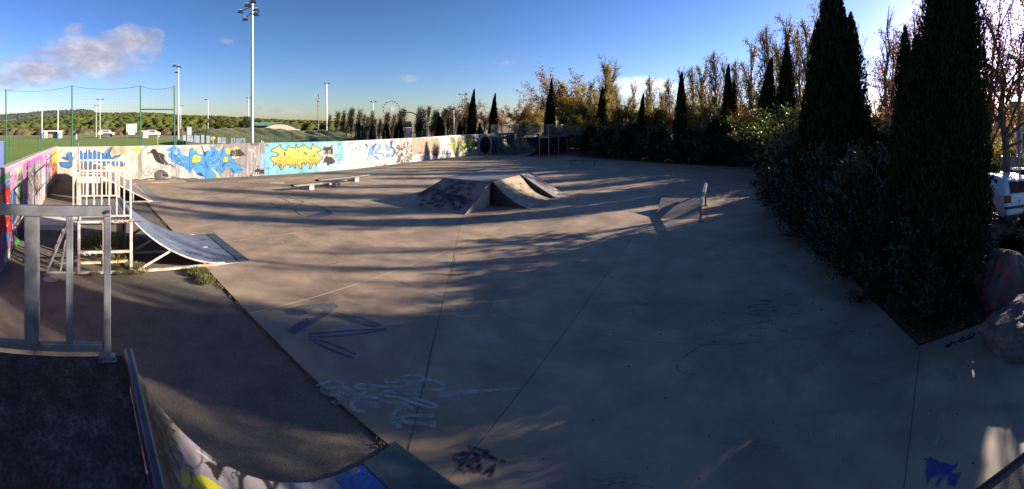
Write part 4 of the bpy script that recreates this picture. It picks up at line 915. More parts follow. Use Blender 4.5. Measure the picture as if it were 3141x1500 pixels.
railing(q2, (-.98, .02, HB), (-.05, .02, HB), 1.1, 4, MT['whitesteel'], .045, .028); railing(q2, (-.98, .06, HB), (-.98, 4.8, HB), 1.1, 12, MT['whitesteel'], .045, .028)
for i, (x, y0, y1) in enumerate(((1.0, .9, 1.5), (.7, 2.0, 2.6), (1.2, 2.2, 3.2))):
    z = HB * (1 - x / LB); MB().hexa([(x, y0, z + .004), (x + .06, y0, z - .028), (x + .06, y1, z - .028), (x, y1, z + .004), (x, y0, z + .010), (x + .06, y0, z - .022), (x + .06, y1, z - .022), (x, y1, z + .010)]).build('paint_stripe', MT['conc_white'], q2)
hr = thing('handrail', 'white handrail panel beside the steps left of the bank ramp', 'handrail', pf(12.9, -.15), PRZ)
railing(hr, (0, 0, 0), (.12, 3.1, 0), 2.05, 3, MT['whitesteel'], .05, .03, base=1.25)

# ---- far mini half pipe: two curved ramps facing each other
def mini(aE, rz, W, D, label, facing, near, seed):
    loc = pf(aE, 36.0)
    r = thing('quarter_pipe', label, 'ramp', loc, rz, 'curved ramps of the far half pipe')
    h, L = 1.93, 1.75; sg = 1 if facing > 0 else -1
    y0 = 0 if sg > 0 else -W
    def pt(P):
        P.spots(0, 1.7, y0, y0 + W, 40, (84, 90, 98), .3, .4)
        if near:
            scribble(70, .2, 1.2, y0 + 2.2, y0 + 7, (56, 140, 130), .25, .6, .05, .9, 4)(P); scribble(50, .1, 1.5, y0 + .5, y0 + 9, (26, 34, 44), .25, .6, .05, .9, 4)(P)
            P.ell(.25, y0 + 5.6, .35, .9, (206, 190, 165), .9); P.ell(.2, y0 + 4, .3, .7, (170, 165, 160), .7)
        else: scribble(30, .1, 1.5, y0 + .5, y0 + 9, (40, 46, 56), .25, .5, .05, .8, 4)(P)
    full_ramp(r, W, L, h, y0, pt, (72, 70, 76), 40, 170, [MT['ramp_paint'], MT['blacksteel']], L, .03, seed)  # black underside and darkened face paint stand in for shade
    MB().box(-D, -.01, y0, y0 + W, h - .04, h).build('deck', MT['darkwood'], r)
    mb = MB(); mb.bar((-D, y0, h - .06), (0, y0, h - .06), .05, .1); mb.bar((-D, y0 + W, h - .06), (0, y0 + W, h - .06), .05, .1); mb.bar((-D, y0, h - .06), (-D, y0 + W, h - .06), .06, .1)
    n = 5
    for i in range(n):
        y = y0 + .03 + (W - .06) * i / (n - 1)
        for x in (-.04, -D + .03): mb.bar((x, y, 0), (x, y, h - .08), .06, .06)
        mb.bar((0, y, .03), (.75, y, arc_z(.75, L, h) - .05), .04, .04)
        if i < n - 1:
            y2 = y0 + .03 + (W - .06) * (i + 1) / (n - 1)
            if i % 2 == 0: mb.bar((-D + .03, y, h - .12), (-D + .03, y2, .05), .04, .04)
            else: mb.bar((-D + .03, y, .05), (-D + .03, y2, h - .12), .04, .04)
    mb.build('support_frame', MT['greysteel'], r)
    MB().tube((0, y0, h + .01), (0, y0 + W, h + .01), .03, n=8).build('coping', MT['galv'], r)
    railing(r, (-D + .03, y0, h), (-D + .03, y0 + W, h), 1.2, 26, MT['greysteel'], .05, .035)
    for y in ((y0 + .03, y0 + W - .03)): railing(r, (-D + .08, y, h), (-.08, y, h), 1.2, 4, MT['greysteel'], .05, .035)
    return r
mini(16.35, PRZ + math.pi / 2, 10.2, 1.05, 'right-hand curved ramp of the far half pipe, standing on open crossed steel legs in shade', -1, False, 31)
mini(20.9, PRZ - math.pi / 2, 10.0, 1.0, 'left-hand curved ramp of the far half pipe, its face sprayed dark teal', 1, True, 32)

# ================================================================ FUN BOX
fb = thing('fun_box', 'truncated wooden pyramid with grey top and pink, cream and black scribbled banks', 'skate ramp', pf(9.35, 15.2), PRZ)
def loc(a, b, z): return (b - 15.2, a - 9.35, z)
HD = .92
def painted_quad(parent, name, P4, base, painter, nu, nv, seed=1, sag=0.0, lab=None):
    P4 = [np.array(p, float) for p in P4]; U, W = np.meshgrid(np.linspace(0, 1, nu), np.linspace(0, 1, nv)); U = U[..., None]; W = W[..., None]
    V = (P4[0] * (1 - U) + P4[1] * U) * (1 - W) + (P4[3] * (1 - U) + P4[2] * U) * W
    V = V + np.array([0, 0, -1]) * sag * np.sin(math.pi * W) * (1 if sag else 0)
    L1 = np.linalg.norm(P4[1] - P4[0]); L2 = np.linalg.norm(P4[3] - P4[0])
    px = (U * L1).ravel(); py = (W * L2).ravel()
    P = Paint(px, py, base, seed); painter(P, L1, L2)
    V = V.reshape(-1, 3); i = (np.arange(nu - 1)[None, :] + (np.arange(nv - 1) * nu)[:, None]).ravel()
    Q = np.stack([i, i + 1, i + 1 + nu, i + nu], 1)
    o = link(name, fast_mesh(name, V, Q, MT['ramp_paint'], cols=np.clip(P.c, .008, .85)), parent)
    if lab: o['label'] = lab
    return o
a0, a1, b0, b1 = 8.2, 10.5, 13.38, 17.1
def pt_front(P, L1, L2):
    P.spots(0, L1, 0, L2, 40, (206, 178, 172), .2, .35)
    scribble(62, .05, L1 - .3, .2, L2 - .1, (16, 14, 34), .10, .22, .022, 1, 3)(P); scribble(16, .3, L1 - .6, .5, 1.4, (16, 16, 36), .16, .3, .026, .95, 4)(P)
    P.streak(0, L1, L2 - .3, L2, 40, (236, 230, 226), .01, .5)
painted_quad(fb, 'front_bank', [loc(a1, b0, HD), loc(a0, b0, HD), loc(a0 - .05, 11.62, 0.004), loc(a1 + .06, 11.72, 0.004)], (186, 160, 156), pt_front, 120, 100, 3)
def pt_top(P, L1, L2):
    P.spots(0, L1, 0, L2, 50, (128, 126, 128), .3, .3); P.streak(0, L1, 0, L2, 20, (150, 148, 150), .02, .4)
painted_quad(fb, 'deck', [loc(a1, b0, HD + .02), loc(a0, b0, HD + .02), loc(a0, b1, HD + .02), loc(a1, b1, HD + .02)], (150, 146, 146), pt_top, 60, 90, 4)
MB().box(b0 - 15.2, b1 - 15.2, a0 - 9.35, a1 - 9.35, HD - .03, HD + .012).build('deck_edge', MT['blacksteel'], fb)
def pt_right(P, L1, L2):
    P.spots(0, L1, 0, L2, 30, (216, 196, 160), .2, .4); scribble(26, .1, L1 - .2, .3, L2 - .1, (46, 36, 60), .09, .2, .015, .85, 3)(P); P.line([(L1 * .6, .2), (L1 * .75, .5), (L1 * .6, .8)], (90, 150, 120), .04, .7, True)
painted_quad(fb, 'curved_bank', [loc(a0, b0 + .25, HD + .005), loc(a0, 15.95, HD + .005), loc(6.72, 15.95, .004), loc(6.62, b0 + .28, .004)], (204, 184, 156), pt_right, 90, 70, 5, sag=.16)
def pt_third(P, L1, L2):
    P.spots(0, L1, 0, L2, 24, (150, 150, 156), .15, .4); P.ell(L1 * .5, L2 * .45, .26, .36, (120, 84, 94), .8); P.line([(L1 * .25, L2 * .2), (L1 * .6, L2 * .2), (L1 * .75, L2 * .5), (L1 * .4, L2 * .7)], (40, 30, 60), .03, .8, True); P.ell(L1 * .6, L2 * .85, .12, .08, (220, 218, 214), .9)
painted_quad(fb, 'flat_bank', [loc(a0, 16.05, HD + .02), loc(a0, b1, HD + .02), loc(6.5, b1, .004), loc(6.5, 16.05, .004)], (168, 164, 166), pt_third, 50, 60, 6)
def skirt(vs, fs, nm='side_skirt', m=None): return MB().add(vs, fs).build(nm, m or MT['blacksteel'], fb)
skirt([loc(a0, 16.05, HD + .015), loc(6.5, 16.05, 0), loc(a0, 16.05, 0)], [(0, 1, 2)])
skirt([loc(a0, b1, HD + .015), loc(6.5, b1, 0), loc(a0, b1, 0)], [(0, 1, 2)])
cv = []
for i in range(11):
    t = i / 10; cv.append(loc(a0 + (6.62 - a0) * t, b0 + .25, max(0, HD * (1 - t) - .16 * math.sin(math.pi * t))))
skirt(cv + [loc(a0, b0 + .25, 0)], [tuple(range(12))])
skirt([loc(a1, 13.6, HD), loc(12.15, 13.6, 0), loc(a1, 13.6, 0)], [(0, 1, 2)]); skirt([loc(a0, b1, 0), loc(a1, b1, 0), loc(a1, b1, HD), loc(a0, b1, HD)], [(0, 1, 2, 3)])
skirt([loc(a0, b0, 0), loc(a0, b0 + .3, 0), loc(a0, b0 + .3, HD - .03), loc(a0, b0, HD - .03)], [(0, 1, 2, 3)]); skirt([loc(a1, b0, 0), loc(a1, b0 + .3, 0), loc(a1, b0 + .3, HD - .03), loc(a1, b0, HD - .03)], [(0, 1, 2, 3)])

def pt_side(P, L1, L2): scribble(9, .1, 1.2, .2, .8, (190, 184, 190), .1, .25, .016, .8, 3)(P)
ckm = mat('pale_dirty_board', [(.22, .19, .16), (.36, .32, .27)], 6, 7, .8)
skirt([loc(a0 - .003, b0, HD - .04), loc(a0 - .003, b0, 0), loc(a0 - .05, 11.64, 0)], [(0, 1, 2)], 'side_cheek', ckm); skirt([loc(a1 + .003, b0, HD - .04), loc(a1 + .003, b0, 0), loc(a1 + .05, 11.74, 0)], [(0, 1, 2)], 'side_cheek', ckm)
mb = MB(); mb.hexa([loc(a1, 13.6, HD - .03), loc(12.15, 13.6, 0), loc(12.15, b1, 0), loc(a1, b1, HD - .03), loc(a1, 13.6, HD), loc(12.18, 13.6, .01), loc(12.18, b1, .01), loc(a1, b1, HD)]); mb.build('left_bank', MT['ribdeck'], fb)

# ================================================================ WEDGE AND RAIL
wd = thing('kicker_ramp', 'low grey wedge ramp on the slab beside the square steel grind rail', 'skate ramp', pf(1.12, 14.3), PRZ)
def lw(a, b, z): return (b - 14.3, a - 1.12, z)
HW = .4
def pt_w(P, L1, L2):
    P.spots(0, L1, 0, L2, 30, (168, 150, 140), .2, .4); scribble(5, L1 * .5, L1 * .85, .3, .6, (70, 40, 44), .08, .14, .012, .8, 3)(P)
painted_quad(wd, 'riding_face', [lw(.42, 15.2, HW), lw(1.88, 15.2, HW), lw(1.9, 13.52, .004), lw(.36, 13.58, .004)], (178, 162, 152), pt_w, 60, 60, 8)
for pl in ([lw(.42, 15.2, HW), lw(.36, 13.58, 0), lw(.42, 15.2, 0)], [lw(1.88, 15.2, HW), lw(1.9, 13.52, 0), lw(1.88, 15.2, 0)], [lw(.42, 15.2, 0), lw(1.88, 15.2, 0), lw(1.88, 15.2, HW), lw(.42, 15.2, HW)]): MB().poly(pl).build('side_skirt', MT['blacksteel'], wd)
gr = thing('grind_rail', 'square steel grind rail on two posts rising past the wedge ramp', 'grind rail', pf(.3, 14.6), PRZ)
mb = MB(); mb.bar((-1.5, .05, .50), (1.35, -.1, .82), .1, .1); mb.build('rail_beam', MT['galv'], gr)
for x, y, z in ((-1.37, .04, .46), (1.15, -.09, .74)):
    MB().box(x - .035, x + .035, y - .035, y + .035, 0, z).build('leg', MT['galv'], gr); 
MB().box(-1.47, -1.27, -.05, .13, 0.001, .012).build('foot_plate', MT['blacksteel'], gr); MB().box(1.05, 1.25, -.18, 0.0, 0.001, .012).build('foot_plate', MT['blacksteel'], gr)

# low rail far right
lr = thing('grind_rail', 'low thin dark rail on three short legs at the shaded back edge of the slab', 'grind rail', gp(1790, 496), R(-28))
pL = [Vector(gp(x, 506 if i < 2 else 509)) - Vector(lr.location) for i, x in enumerate((1751, 1786, 1823))]
rot = Matrix.Rotation(R(28), 4, 'Z'); pL = [rot @ Vector((p.x, p.y, 0)) for p in pL]
mb = MB(); mb.tube(pL[0] + Vector((-.3, 0, .36)), pL[2] + Vector((.3, 0, .36)), .03, n=8); mb.build('rail_tube', MT['greendark'], lr)
for p in pL: MB().tube(p, p + Vector((0, 0, .34)), .025, n=8).build('leg', MT['greendark'], lr)

# ================================================================ BENCH BOARDS
def bench(a, b0_, b1_, blocks, label, seed, dark=False):
    r = thing('grind_bench', label, 'grind bench', pf(a, (b0_ + b1_) / 2), PRZ, None)
    c = (b0_ + b1_) / 2
    MB().box(b0_ - c, b1_ - c, -.17, .17, .205, .29).build('board', MT['darkwood'], r, bevel=.006)
    MB().box(b0_ - c, b1_ - c, -.176, -.1715, .255, .294).build('edge_strip', MT['greysteel'], r)
    MB().box(b0_ - c + .05, b1_ - c - .1, -.12, .14, .2915, .295).build('worn_top', mat('worn_grey_board', [(.07, .062, .055), (.14, .125, .11)], 5, 8, .8, stretch=(.3, 2, 1)), r)
    for bb in blocks: MB().box(bb - c - .13, bb - c + .13, -.2, .2, 0, .203).build('block', MT['conc_white'], r, bevel=.01)
    return r
b1o = bench(16.6, 9.75, 12.95, (10.75, 12.35), 'front grind bench, a long dark board on two scribbled white concrete blocks', 1)
b2o = bench(17.45, 11.75, 15.3, (12.55, 14.3), 'rear grind bench, a long dark board on two plain white concrete blocks', 2)
def strokes(name, root, pts_list, w, m, plane):       # small lettering on a face, plane(u, v) -> local point
    mb = MB()
    for pts in pts_list:
        for (u0, v0), (u1, v1) in zip(pts[:-1], pts[1:]):
            d = np.array([u1 - u0, v1 - v0]); L = np.hypot(*d) + 1e-9; n = np.array([-d[1], d[0]]) / L * w / 2; e = d / L * w * .3
            mb.poly([plane(u0 - n[0] - e[0], v0 - n[1] - e[1]), plane(u1 - n[0] + e[0], v1 - n[1] + e[1]), plane(u1 + n[0] + e[0], v1 + n[1] + e[1]), plane(u0 + n[0] - e[0], v0 + n[1] - e[1])])
    return mb.build(name, m, root)
FONT = {'P': [[(0, 0), (0, 1), (.6, .9), (.6, .55), (0, .5)]], 'O': [[(.1, .1), (0, .5), (.15, .95), (.5, .95), (.6, .5), (.45, .05), (.1, .1)]], 'R': [[(0, 0), (0, 1), (.55, .9), (.5, .55), (0, .5), (.6, 0)]], 'N': [[(0, 0), (0, 1), (.5, 0), (.5, 1)]],
        'M': [[(0, 0), (.05, 1), (.3, .4), (.55, 1), (.6, 0)]], 'Y': [[(0, 1), (.3, .5), (.6, 1)], [(.3, .5), (.25, 0)]], 'K': [[(0, 0), (0, 1)], [(.55, 1), (0, .5), (.6, 0)]], 'A': [[(0, 0), (.3, 1), (.6, 0)], [(.12, .4), (.48, .4)]],
        'Z': [[(0, 1), (.55, 1), (0, 0), (.6, 0)]], 'S': [[(.55, .9), (.1, 1), (.05, .6), (.5, .45), (.5, .05), (0, .05)]], 'T': [[(0, 1), (.6, 1)], [(.3, 1), (.3, 0)]], 'I': [[(.3, 0), (.3, 1)]], 'E': [[(.55, 1), (0, 1), (0, 0), (.55, 0)], [(0, .5), (.4, .5)]],
        'D': [[(0, 0), (0, 1), (.5, .75), (.5, .2), (0, 0)]], 'C': [[(.55, .9), (.2, 1), (0, .5), (.2, 0), (.55, .1)]], 'B': [[(0, 0), (0, 1), (.5, .85), (.4, .55), (0, .5), (.5, .4), (.5, .1), (0, 0)]], 'H': [[(0, 0), (0, 1)], [(.55, 0), (.55, 1)], [(0, .5), (.55, .5)]],
        '2': [[(0, .8), (.3, 1), (.5, .75), (0, 0), (.55, 0)]], 'U': [[(0, 1), (.05, .1), (.45, .1), (.5, 1)]], 'L': [[(0, 1), (0, 0), (.5, 0)]], 'X': [[(0, 0), (.55, 1)], [(0, 1), (.55, 0)]], 'a': [[(.5, .6), (.1, .6), (0, .2), (.2, 0), (.5, .2), (.5, .6), (.55, 0)]], 'c': [[(.5, .55), (.1, .6), (0, .2), (.2, 0), (.5, .1)]], 't': [[(.25, .9), (.25, .1), (.5, 0)], [(0, .6), (.5, .6)]]}
def word(txt, h, gap=.8):
    out = []; x = 0
    for ch in txt:
        for s_ in FONT.get(ch, []): out.append([(x + p[0] * h, p[1] * h) for p in s_])
        x += gap * h
    return out, x
for k, txt in enumerate(('MYR', 'PORNO')):
    st, wd_ = word(txt, .10 if k == 0 else .085, .78 if k == 0 else .6)
    bb = (10.75, 12.35)[k] - (9.75 + 12.95) / 2
    strokes('lettering', b1o, st, .012, MT['ink_solid'], lambda u, v, bb=bb, wd_=wd_: (bb - wd_ / 2 + u + .02, -.2025, .06 + v))
rr = random.Random(3)
sts = []
for k in range(60):
    u = -1.45 + 2.7 * k / 60; sts.append([(u, .0 + rr.uniform(0, .02)), (u + .02, .045), (u + .035, rr.uniform(0, .04))])
strokes('scribble', b1o, sts, .008, MT['conc_white'], lambda u, v: (u, -.1745, .21 + v))

# ================================================================ MARKS ON THE SLAB
def gpoly(name, pts, m, z=.004):
    o = MB().poly([(*gp(x, y)[:2], z) for x, y in pts]).build(name, m, pad); return o
def gline(name, pts, w, m, z=.004, taper=False, sub=4): return ribbon(name, [gp(x, y)[:2] for x, y in pts], w, m, z, pad, taper=taper, sub=sub)
def z6(l): return [(800 + x / 2.05, 900 + y / 2.05) for x, y in l]
def z5(l): return [(700 + x / 4.1, 380 + y / 4.1) for x, y in l]
def z5b(l): return [(800 + x / 2.46, 500 + y / 2.46) for x, y in l]
def z7(l): return [(1700 + x / 1.7876, 900 + y / 1.7876) for x, y in l]
# big worn grey-blue strokes
gpoly('painted_mark', z6([(130, 105), (260, 75), (460, 58), (495, 85), (440, 120), (375, 165), (330, 158), (395, 110), (370, 92), (330, 98), (285, 118), (300, 128), (250, 140), (175, 135)]), MT['fadedgrey'])
gpoly('painted_mark', z6([(285, 155), (345, 158), (375, 163), (205, 260), (162, 235)]), MT['fadedblue'], .0045)
gpoly('painted_mark', z6([(435, 140), (480, 120), (640, 150), (770, 198), (720, 215), (600, 190), (480, 155)]), MT['fadedgrey'])
for l in ([(300, 255), (560, 235), (790, 222)], [(300, 275), (560, 262), (790, 230)], [(300, 285), (430, 350), (590, 408)], [(330, 285), (460, 325), (600, 385)]): gline('painted_mark', z6(l), .045, MT['fadedblue'])
# blue paddle shape near the benches
gpoly('painted_mark', z5([(960, 1170), (1010, 1150), (1130, 1120), (1230, 1100), (1220, 1080), (1130, 1030), (1180, 1045), (1300, 1110), (1315, 1130), (1240, 1162), (1130, 1175), (1020, 1174)]), MT['fadedblue'])
for l, w in (([(520, 985), (640, 1060), (660, 1025), (780, 1030), (870, 1040), (910, 1040), (890, 1010), (780, 1000), (760, 980), (640, 915)], .05), ([(500, 900), (600, 880), (680, 890), (700, 900), (850, 950), (940, 975), (910, 1005)], .05), ([(660, 885), (800, 875), (820, 900), (740, 915), (660, 910)], .05), ([(830, 1080), (880, 1130), (960, 1165)], .07), ([(1050, 1000), (1140, 1035)], .06)): gline('painted_mark', z5(l), w, MT['fadedblue'])
# white spray scrawl
for l, w in (([(350, 585), (440, 552), (505, 560), (500, 585), (440, 600), (380, 600), (430, 640), (500, 640), (490, 690), (450, 680)], .085), ([(660, 750), (590, 735), (570, 690), (620, 680), (720, 700), (740, 715), (640, 690), (560, 640), (500, 625), (495, 605), (540, 600), (590, 640)], .085), ([(730, 610), (620, 600), (600, 580), (680, 575), (690, 600), (620, 640), (610, 650), (760, 660)], .085),
             ([(680, 550), (700, 580), (800, 590), (840, 585), (860, 620), (900, 640), (960, 640), (1000, 600), (960, 570), (880, 590), (860, 620)], .085), ([(790, 540), (810, 520), (850, 530), (870, 555), (790, 560), (790, 535)], .07), ([(890, 545), (900, 525), (970, 518), (1020, 530), (1010, 555), (930, 562), (890, 545)], .08), ([(1020, 552), (1090, 550), (1150, 580), (1130, 610), (1040, 600)], .09),
             ([(760, 640), (880, 660), (960, 690), (1080, 720), (1090, 700), (960, 660), (820, 620), (760, 630), (770, 680), (930, 700)], .08), ([(960, 600), (1000, 640), (900, 650)], .07), ([(940, 720), (860, 735), (830, 770), (860, 790), (940, 770), (1090, 775)], .085), ([(880, 850), (830, 805), (840, 795), (980, 820), (1080, 822)], .095), ([(850, 720), (930, 715), (960, 735)], .06)): gline('white_scrawl', z6(l), w * .62, MT['chalk'], .005)
gline('white_scrawl', z6([(1110, 640), (1250, 628), (1450, 612), (1630, 598)]), .13, MT['chalk'], .005, taper=True)
gline('white_scrawl', z6([(1065, 812), (1085, 820), (1080, 832), (1062, 826)]), .06, MT['chalk'], .0055)
# black tag with letters
for l in ([(1240, 1050), (1215, 1045), (1225, 1020), (1270, 1015), (1300, 1030), (1250, 1055), (1240, 1070)], [(1290, 1130), (1250, 1100), (1280, 1065), (1350, 1040), (1380, 1050), (1320, 1075), (1300, 1090), (1330, 1100), (1300, 1130)], [(1300, 955), (1360, 1030)], [(1330, 975), (1430, 990), (1400, 1010)], [(1390, 1000), (1480, 1040)], [(1340, 1010), (1540, 1060)], [(1330, 1130), (1380, 1080), (1370, 1130)], [(1400, 1140), (1470, 1080), (1440, 1160)], [(1410, 1115), (1460, 1120)], [(1260, 1000), (1320, 1010)]): gline('black_tag', z6(l), .035, MT['ink'], .005)
# thin scribbles
rr = random.Random(11)
def ground_scribble(x0, x1, y0, y1, n, m, w, s=26, nn=5):
    for k in range(n):
        x, y = rr.uniform(x0, x1), rr.uniform(y0, y1); pts = []
        for j in range(nn): pts.append((x + s * .35 * j + rr.uniform(-s, s) * .35, y + rr.uniform(-s, s) * .14))
        gline('scribble', pts, w, m, .0045)
ground_scribble(805, 1000, 765, 815, 12, MT['ghost'], .018, 40); ground_scribble(640, 760, 790, 860, 6, MT['ghost'], .016, 34); ground_scribble(1080, 1220, 860, 905, 5, MT['ghost'], .012, 40)
ground_scribble(1790, 2010, 905, 945, 7, MT['ghost'], .014, 60); ground_scribble(2270, 2360, 915, 1040, 16, MT['ink'], .014, 26); ground_scribble(2380, 2480, 900, 1030, 9, MT['ink'], .012, 18); ground_scribble(2120, 2200, 1010, 1060, 7, MT['ghost'], .012, 40)
ground_scribble(500, 740, 600, 640, 9, MT['ghost'], .03, 40); ground_scribble(1850, 2000, 500, 520, 3, MT['chalkthin'], .03, 40); ground_scribble(2210, 2330, 1340, 1400, 7, MT['ghost'], .01, 60); ground_scribble(1760, 1900, 1455, 1495, 8, MT['ghost'], .012, 70)
ground_scribble(1260, 1300, 920, 960, 6, MT['chalkthin'], .02, 24); ground_scribble(1450, 1490, 1030, 1045, 3, MT['chalkthin'], .012, 40); ground_scribble(1800, 2250, 1030, 1500, 16, MT['ghost'], .006, 60, 3)
for l in ([(820, 745), (860, 738), (865, 750)], [(835, 742), (812, 750)], [(815, 740), (840, 730)]): gline('white_tag', l, .03, MT['chalk'])
# 'Pa:t' chalk word, curve and arrow
for l in ([(1400, 745), (1420, 830), (1435, 830)], [(1400, 750), (1440, 740), (1465, 765), (1440, 800), (1415, 790)], [(1500, 755), (1495, 790), (1530, 805), (1530, 750), (1500, 755)], [(1545, 750), (1562, 755)], [(1605, 740), (1610, 790), (1635, 795)], [(1572, 800), (1580, 803)]): gline('chalk_word', z7(l), .014, MT['chalkthin'])
gline('pen_curve', z7([(860, 280), (800, 290), (700, 360), (672, 400), (700, 435), (770, 445)]), .012, MT['ink'])
gpoly('blue_arrow', z7([(2040, 920), (2060, 895), (2110, 920), (2190, 945), (2215, 925), (2205, 960), (2170, 985), (2235, 980), (2200, 1060), (2150, 1050), (2160, 1010), (2130, 1020), (2100, 1070), (2085, 1060), (2110, 1000), (2070, 1010), (2045, 1050), (2035, 980)]), MT['royal'])
for l in ([(2090, 830), (2110, 770)], [(2130, 660), (2135, 700)], [(2260, 350), (2268, 380)], [(2265, 465), (2275, 450)], [(2220, 685), (2245, 690)]): gline('white_fleck', z7(l), .022, MT['chalk'])
gline('blue_smear', z7([(2130, 420), (2170, 450), (2180, 480)]), .16, faded_mat('blue_haze_spray', (.03, .08, .32), .18, 3), .0042); gline('blue_smear', z7([(2400, 640), (2500, 620), (2560, 760), (2576, 790)]), .14, faded_mat('blue_haze_spray', (.03, .08, .32), .15, 3), .0042)
gline('white_curve', z7([(2500, 370), (2530, 360), (2550, 400), (2540, 430), (2576, 445)]), .012, MT['chalkthin']); gline('white_curve', z7([(2450, 400), (2460, 388), (2475, 400), (2465, 415), (2450, 405)]), .01, MT['chalkthin'])
for l in ([(2140, 295), (2200, 265)], [(2150, 280), (2160, 298), (2180, 262)], [(2190, 270), (2205, 285)], [(2215, 268), (2245, 235), (2230, 270)], [(2250, 250), (2290, 220), (2305, 228), (2270, 248)], [(2240, 262), (2300, 240)]): gline('black_tag', z7(l), .022, MT['ink_solid'])
rr = random.Random(77)
mbs = MB()
for k in range(75):
    x, y = rr.uniform(500, 3000), rr.uniform(640, 1480); p = gp(x, y)
    if p[0] * Bv[0] + p[1] * Bv[1] < 3 or p[0] * Av[0] + p[1] * Av[1] < -2.6: continue
    s = rr.uniform(.006, .016); n = 6
    mbs.poly([(p[0] + s * math.cos(i * 1.05 + k) * rr.uniform(.6, 1.2), p[1] + s * math.sin(i * 1.05 + k) * rr.uniform(.6, 1.2), .0035) for i in range(n)])
so_ = mbs.build('gum_spots', MT['ink_solid'], pad); so_['kind'] = 'stuff'
# round cover plates
for (x, y, r_) in ((850, 561, .42), (155, 853, .16)):
    p = gp(x, y); o = MB(); o.tube((0, 0, -.02), (0, 0, .006 if x > 200 else -.024), r_, n=24); oo = o.build('manhole_cover', MT['conc'], None, loc=(p[0], p[1], 0)); props(oo, 'round cover plate set in the slab behind the grind benches' if x > 200 else 'small round cover in the asphalt left of the railing posts', 'cover plate')

# ================================================================ VEGETATION
def leaves(C, D, Ln, Wd, rng, tone=None, tri=False):
    """flat leaf quads: centre C, axis D (unit), length, width -> V,Q,tone"""
    n = len(C); rnd = rng.normal(size=(n, 3)); S = np.cross(D, rnd); S /= np.linalg.norm(S, axis=1, keepdims=True) + 1e-9
    Ln = np.broadcast_to(np.asarray(Ln, float).reshape(-1, 1), (n, 1)); Wd = np.broadcast_to(np.asarray(Wd, float).reshape(-1, 1), (n, 1))
    a = C - D * Ln / 2; b = C + D * Ln / 2; m = C - D * Ln * .08
    V = np.stack([a, m + S * Wd / 2, b, m - S * Wd / 2], 1).reshape(-1, 3)
    Q = np.arange(4 * n).reshape(-1, 4)
    t = rng.uniform(0, 1, n) if tone is None else tone
    return V, Q, np.repeat(t, 4)

def lump(h, rfun, nseg=14, nring=16, seed=0, cx=None):
    """closed lumpy core surface of revolution (opaque filler that blocks light inside a crown)"""
    r_ = np.random.RandomState(seed); V = []; Q = []
    for i in range(nring + 1):
        t = i / nring
        ox, oy = cx(t) if cx else (0, 0)
        for j in range(nseg):
            a = 2 * math.pi * j / nseg; r = rfun(t) * (.85 + .25 * r_.rand())
            V.append((ox + r * math.cos(a), oy + r * math.sin(a), t * h))
    for i in range(nring):
        for j in range(nseg): Q.append((i * nseg + j, i * nseg + (j + 1) % nseg, (i + 1) * nseg + (j + 1) % nseg, (i + 1) * nseg + j))
    return V, Q

def cyp_profile(t, pw=1.6): return max(.02, (min(1.0, .6 + 2.2 * t)) * (1 - t ** pw) ** .8 * 1.05) if t < 1 else .02

def cypress_mesh(spires, n, size, seed, pw=1.6):
    """spires: (dx, dy, height, radius, lean)"""
    rng = np.random.RandomState(seed); VV = []; QQ = []; TT = []; CV = []; CQ = []; off = 0; coff = 0
    tot = sum(s[2] * s[3] for s in spires)
    for k, (dx, dy, h, rad, lean) in enumerate(spires):
        m = int(n * h * rad / tot)
        t = rng.uniform(0, 1, m) ** 1.05; th = rng.uniform(0, 2 * math.pi, m)
        prof = np.array([cyp_profile(v, pw) for v in t]) * rad
        lob = 1 + .15 * np.sin(3 * th + 9 * t + seed) + .12 * np.sin(7 * th - 23 * t + k) + .09 * np.sin(11 * th + 47 * t)
        rr_ = prof * lob * (1 - .22 * rng.uniform(0, 1, m) ** 2)
        lx = lean * t ** 2 * h + .5 * lean * np.maximum(0, t - .85) * h * 3
        C = np.stack([dx + lx + rr_ * np.cos(th), dy + rr_ * np.sin(th), .12 + t * h], 1)
        D = np.stack([.42 * np.cos(th), .42 * np.sin(th), np.ones(m)], 1) + rng.normal(size=(m, 3)) * .26; D /= np.linalg.norm(D, axis=1, keepdims=True)
        V, Q, T = leaves(C, D, size * rng.uniform(.6, 1.5, m), size * .36 * rng.uniform(.6, 1.3, m), rng)
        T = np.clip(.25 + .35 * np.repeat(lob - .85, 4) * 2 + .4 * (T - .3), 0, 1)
        VV.append(V); QQ.append(Q + off); TT.append(T); off += len(V)
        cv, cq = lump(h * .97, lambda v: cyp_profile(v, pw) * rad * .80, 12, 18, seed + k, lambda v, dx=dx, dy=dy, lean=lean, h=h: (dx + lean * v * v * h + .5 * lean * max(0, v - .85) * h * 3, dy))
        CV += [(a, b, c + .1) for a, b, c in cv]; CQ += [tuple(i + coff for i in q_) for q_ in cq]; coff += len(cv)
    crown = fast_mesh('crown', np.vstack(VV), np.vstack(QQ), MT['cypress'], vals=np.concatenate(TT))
    core = fast_mesh('crown_light_blocker', CV, CQ, MT['cypress_core'])  # solid dark core added so the crown blocks light
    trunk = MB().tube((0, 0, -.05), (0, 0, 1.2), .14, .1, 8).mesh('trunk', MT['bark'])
    return crown, core, trunk

def place_tree(name, label, cat, meshes, loc, rz=0, s=1.0, sz=None, group=None):
    r = thing(name, label, cat, loc, rz, group); r.scale = (s, s, sz or s)
    for me in meshes: link(me.name.split('.')[0], me, r)
    return r

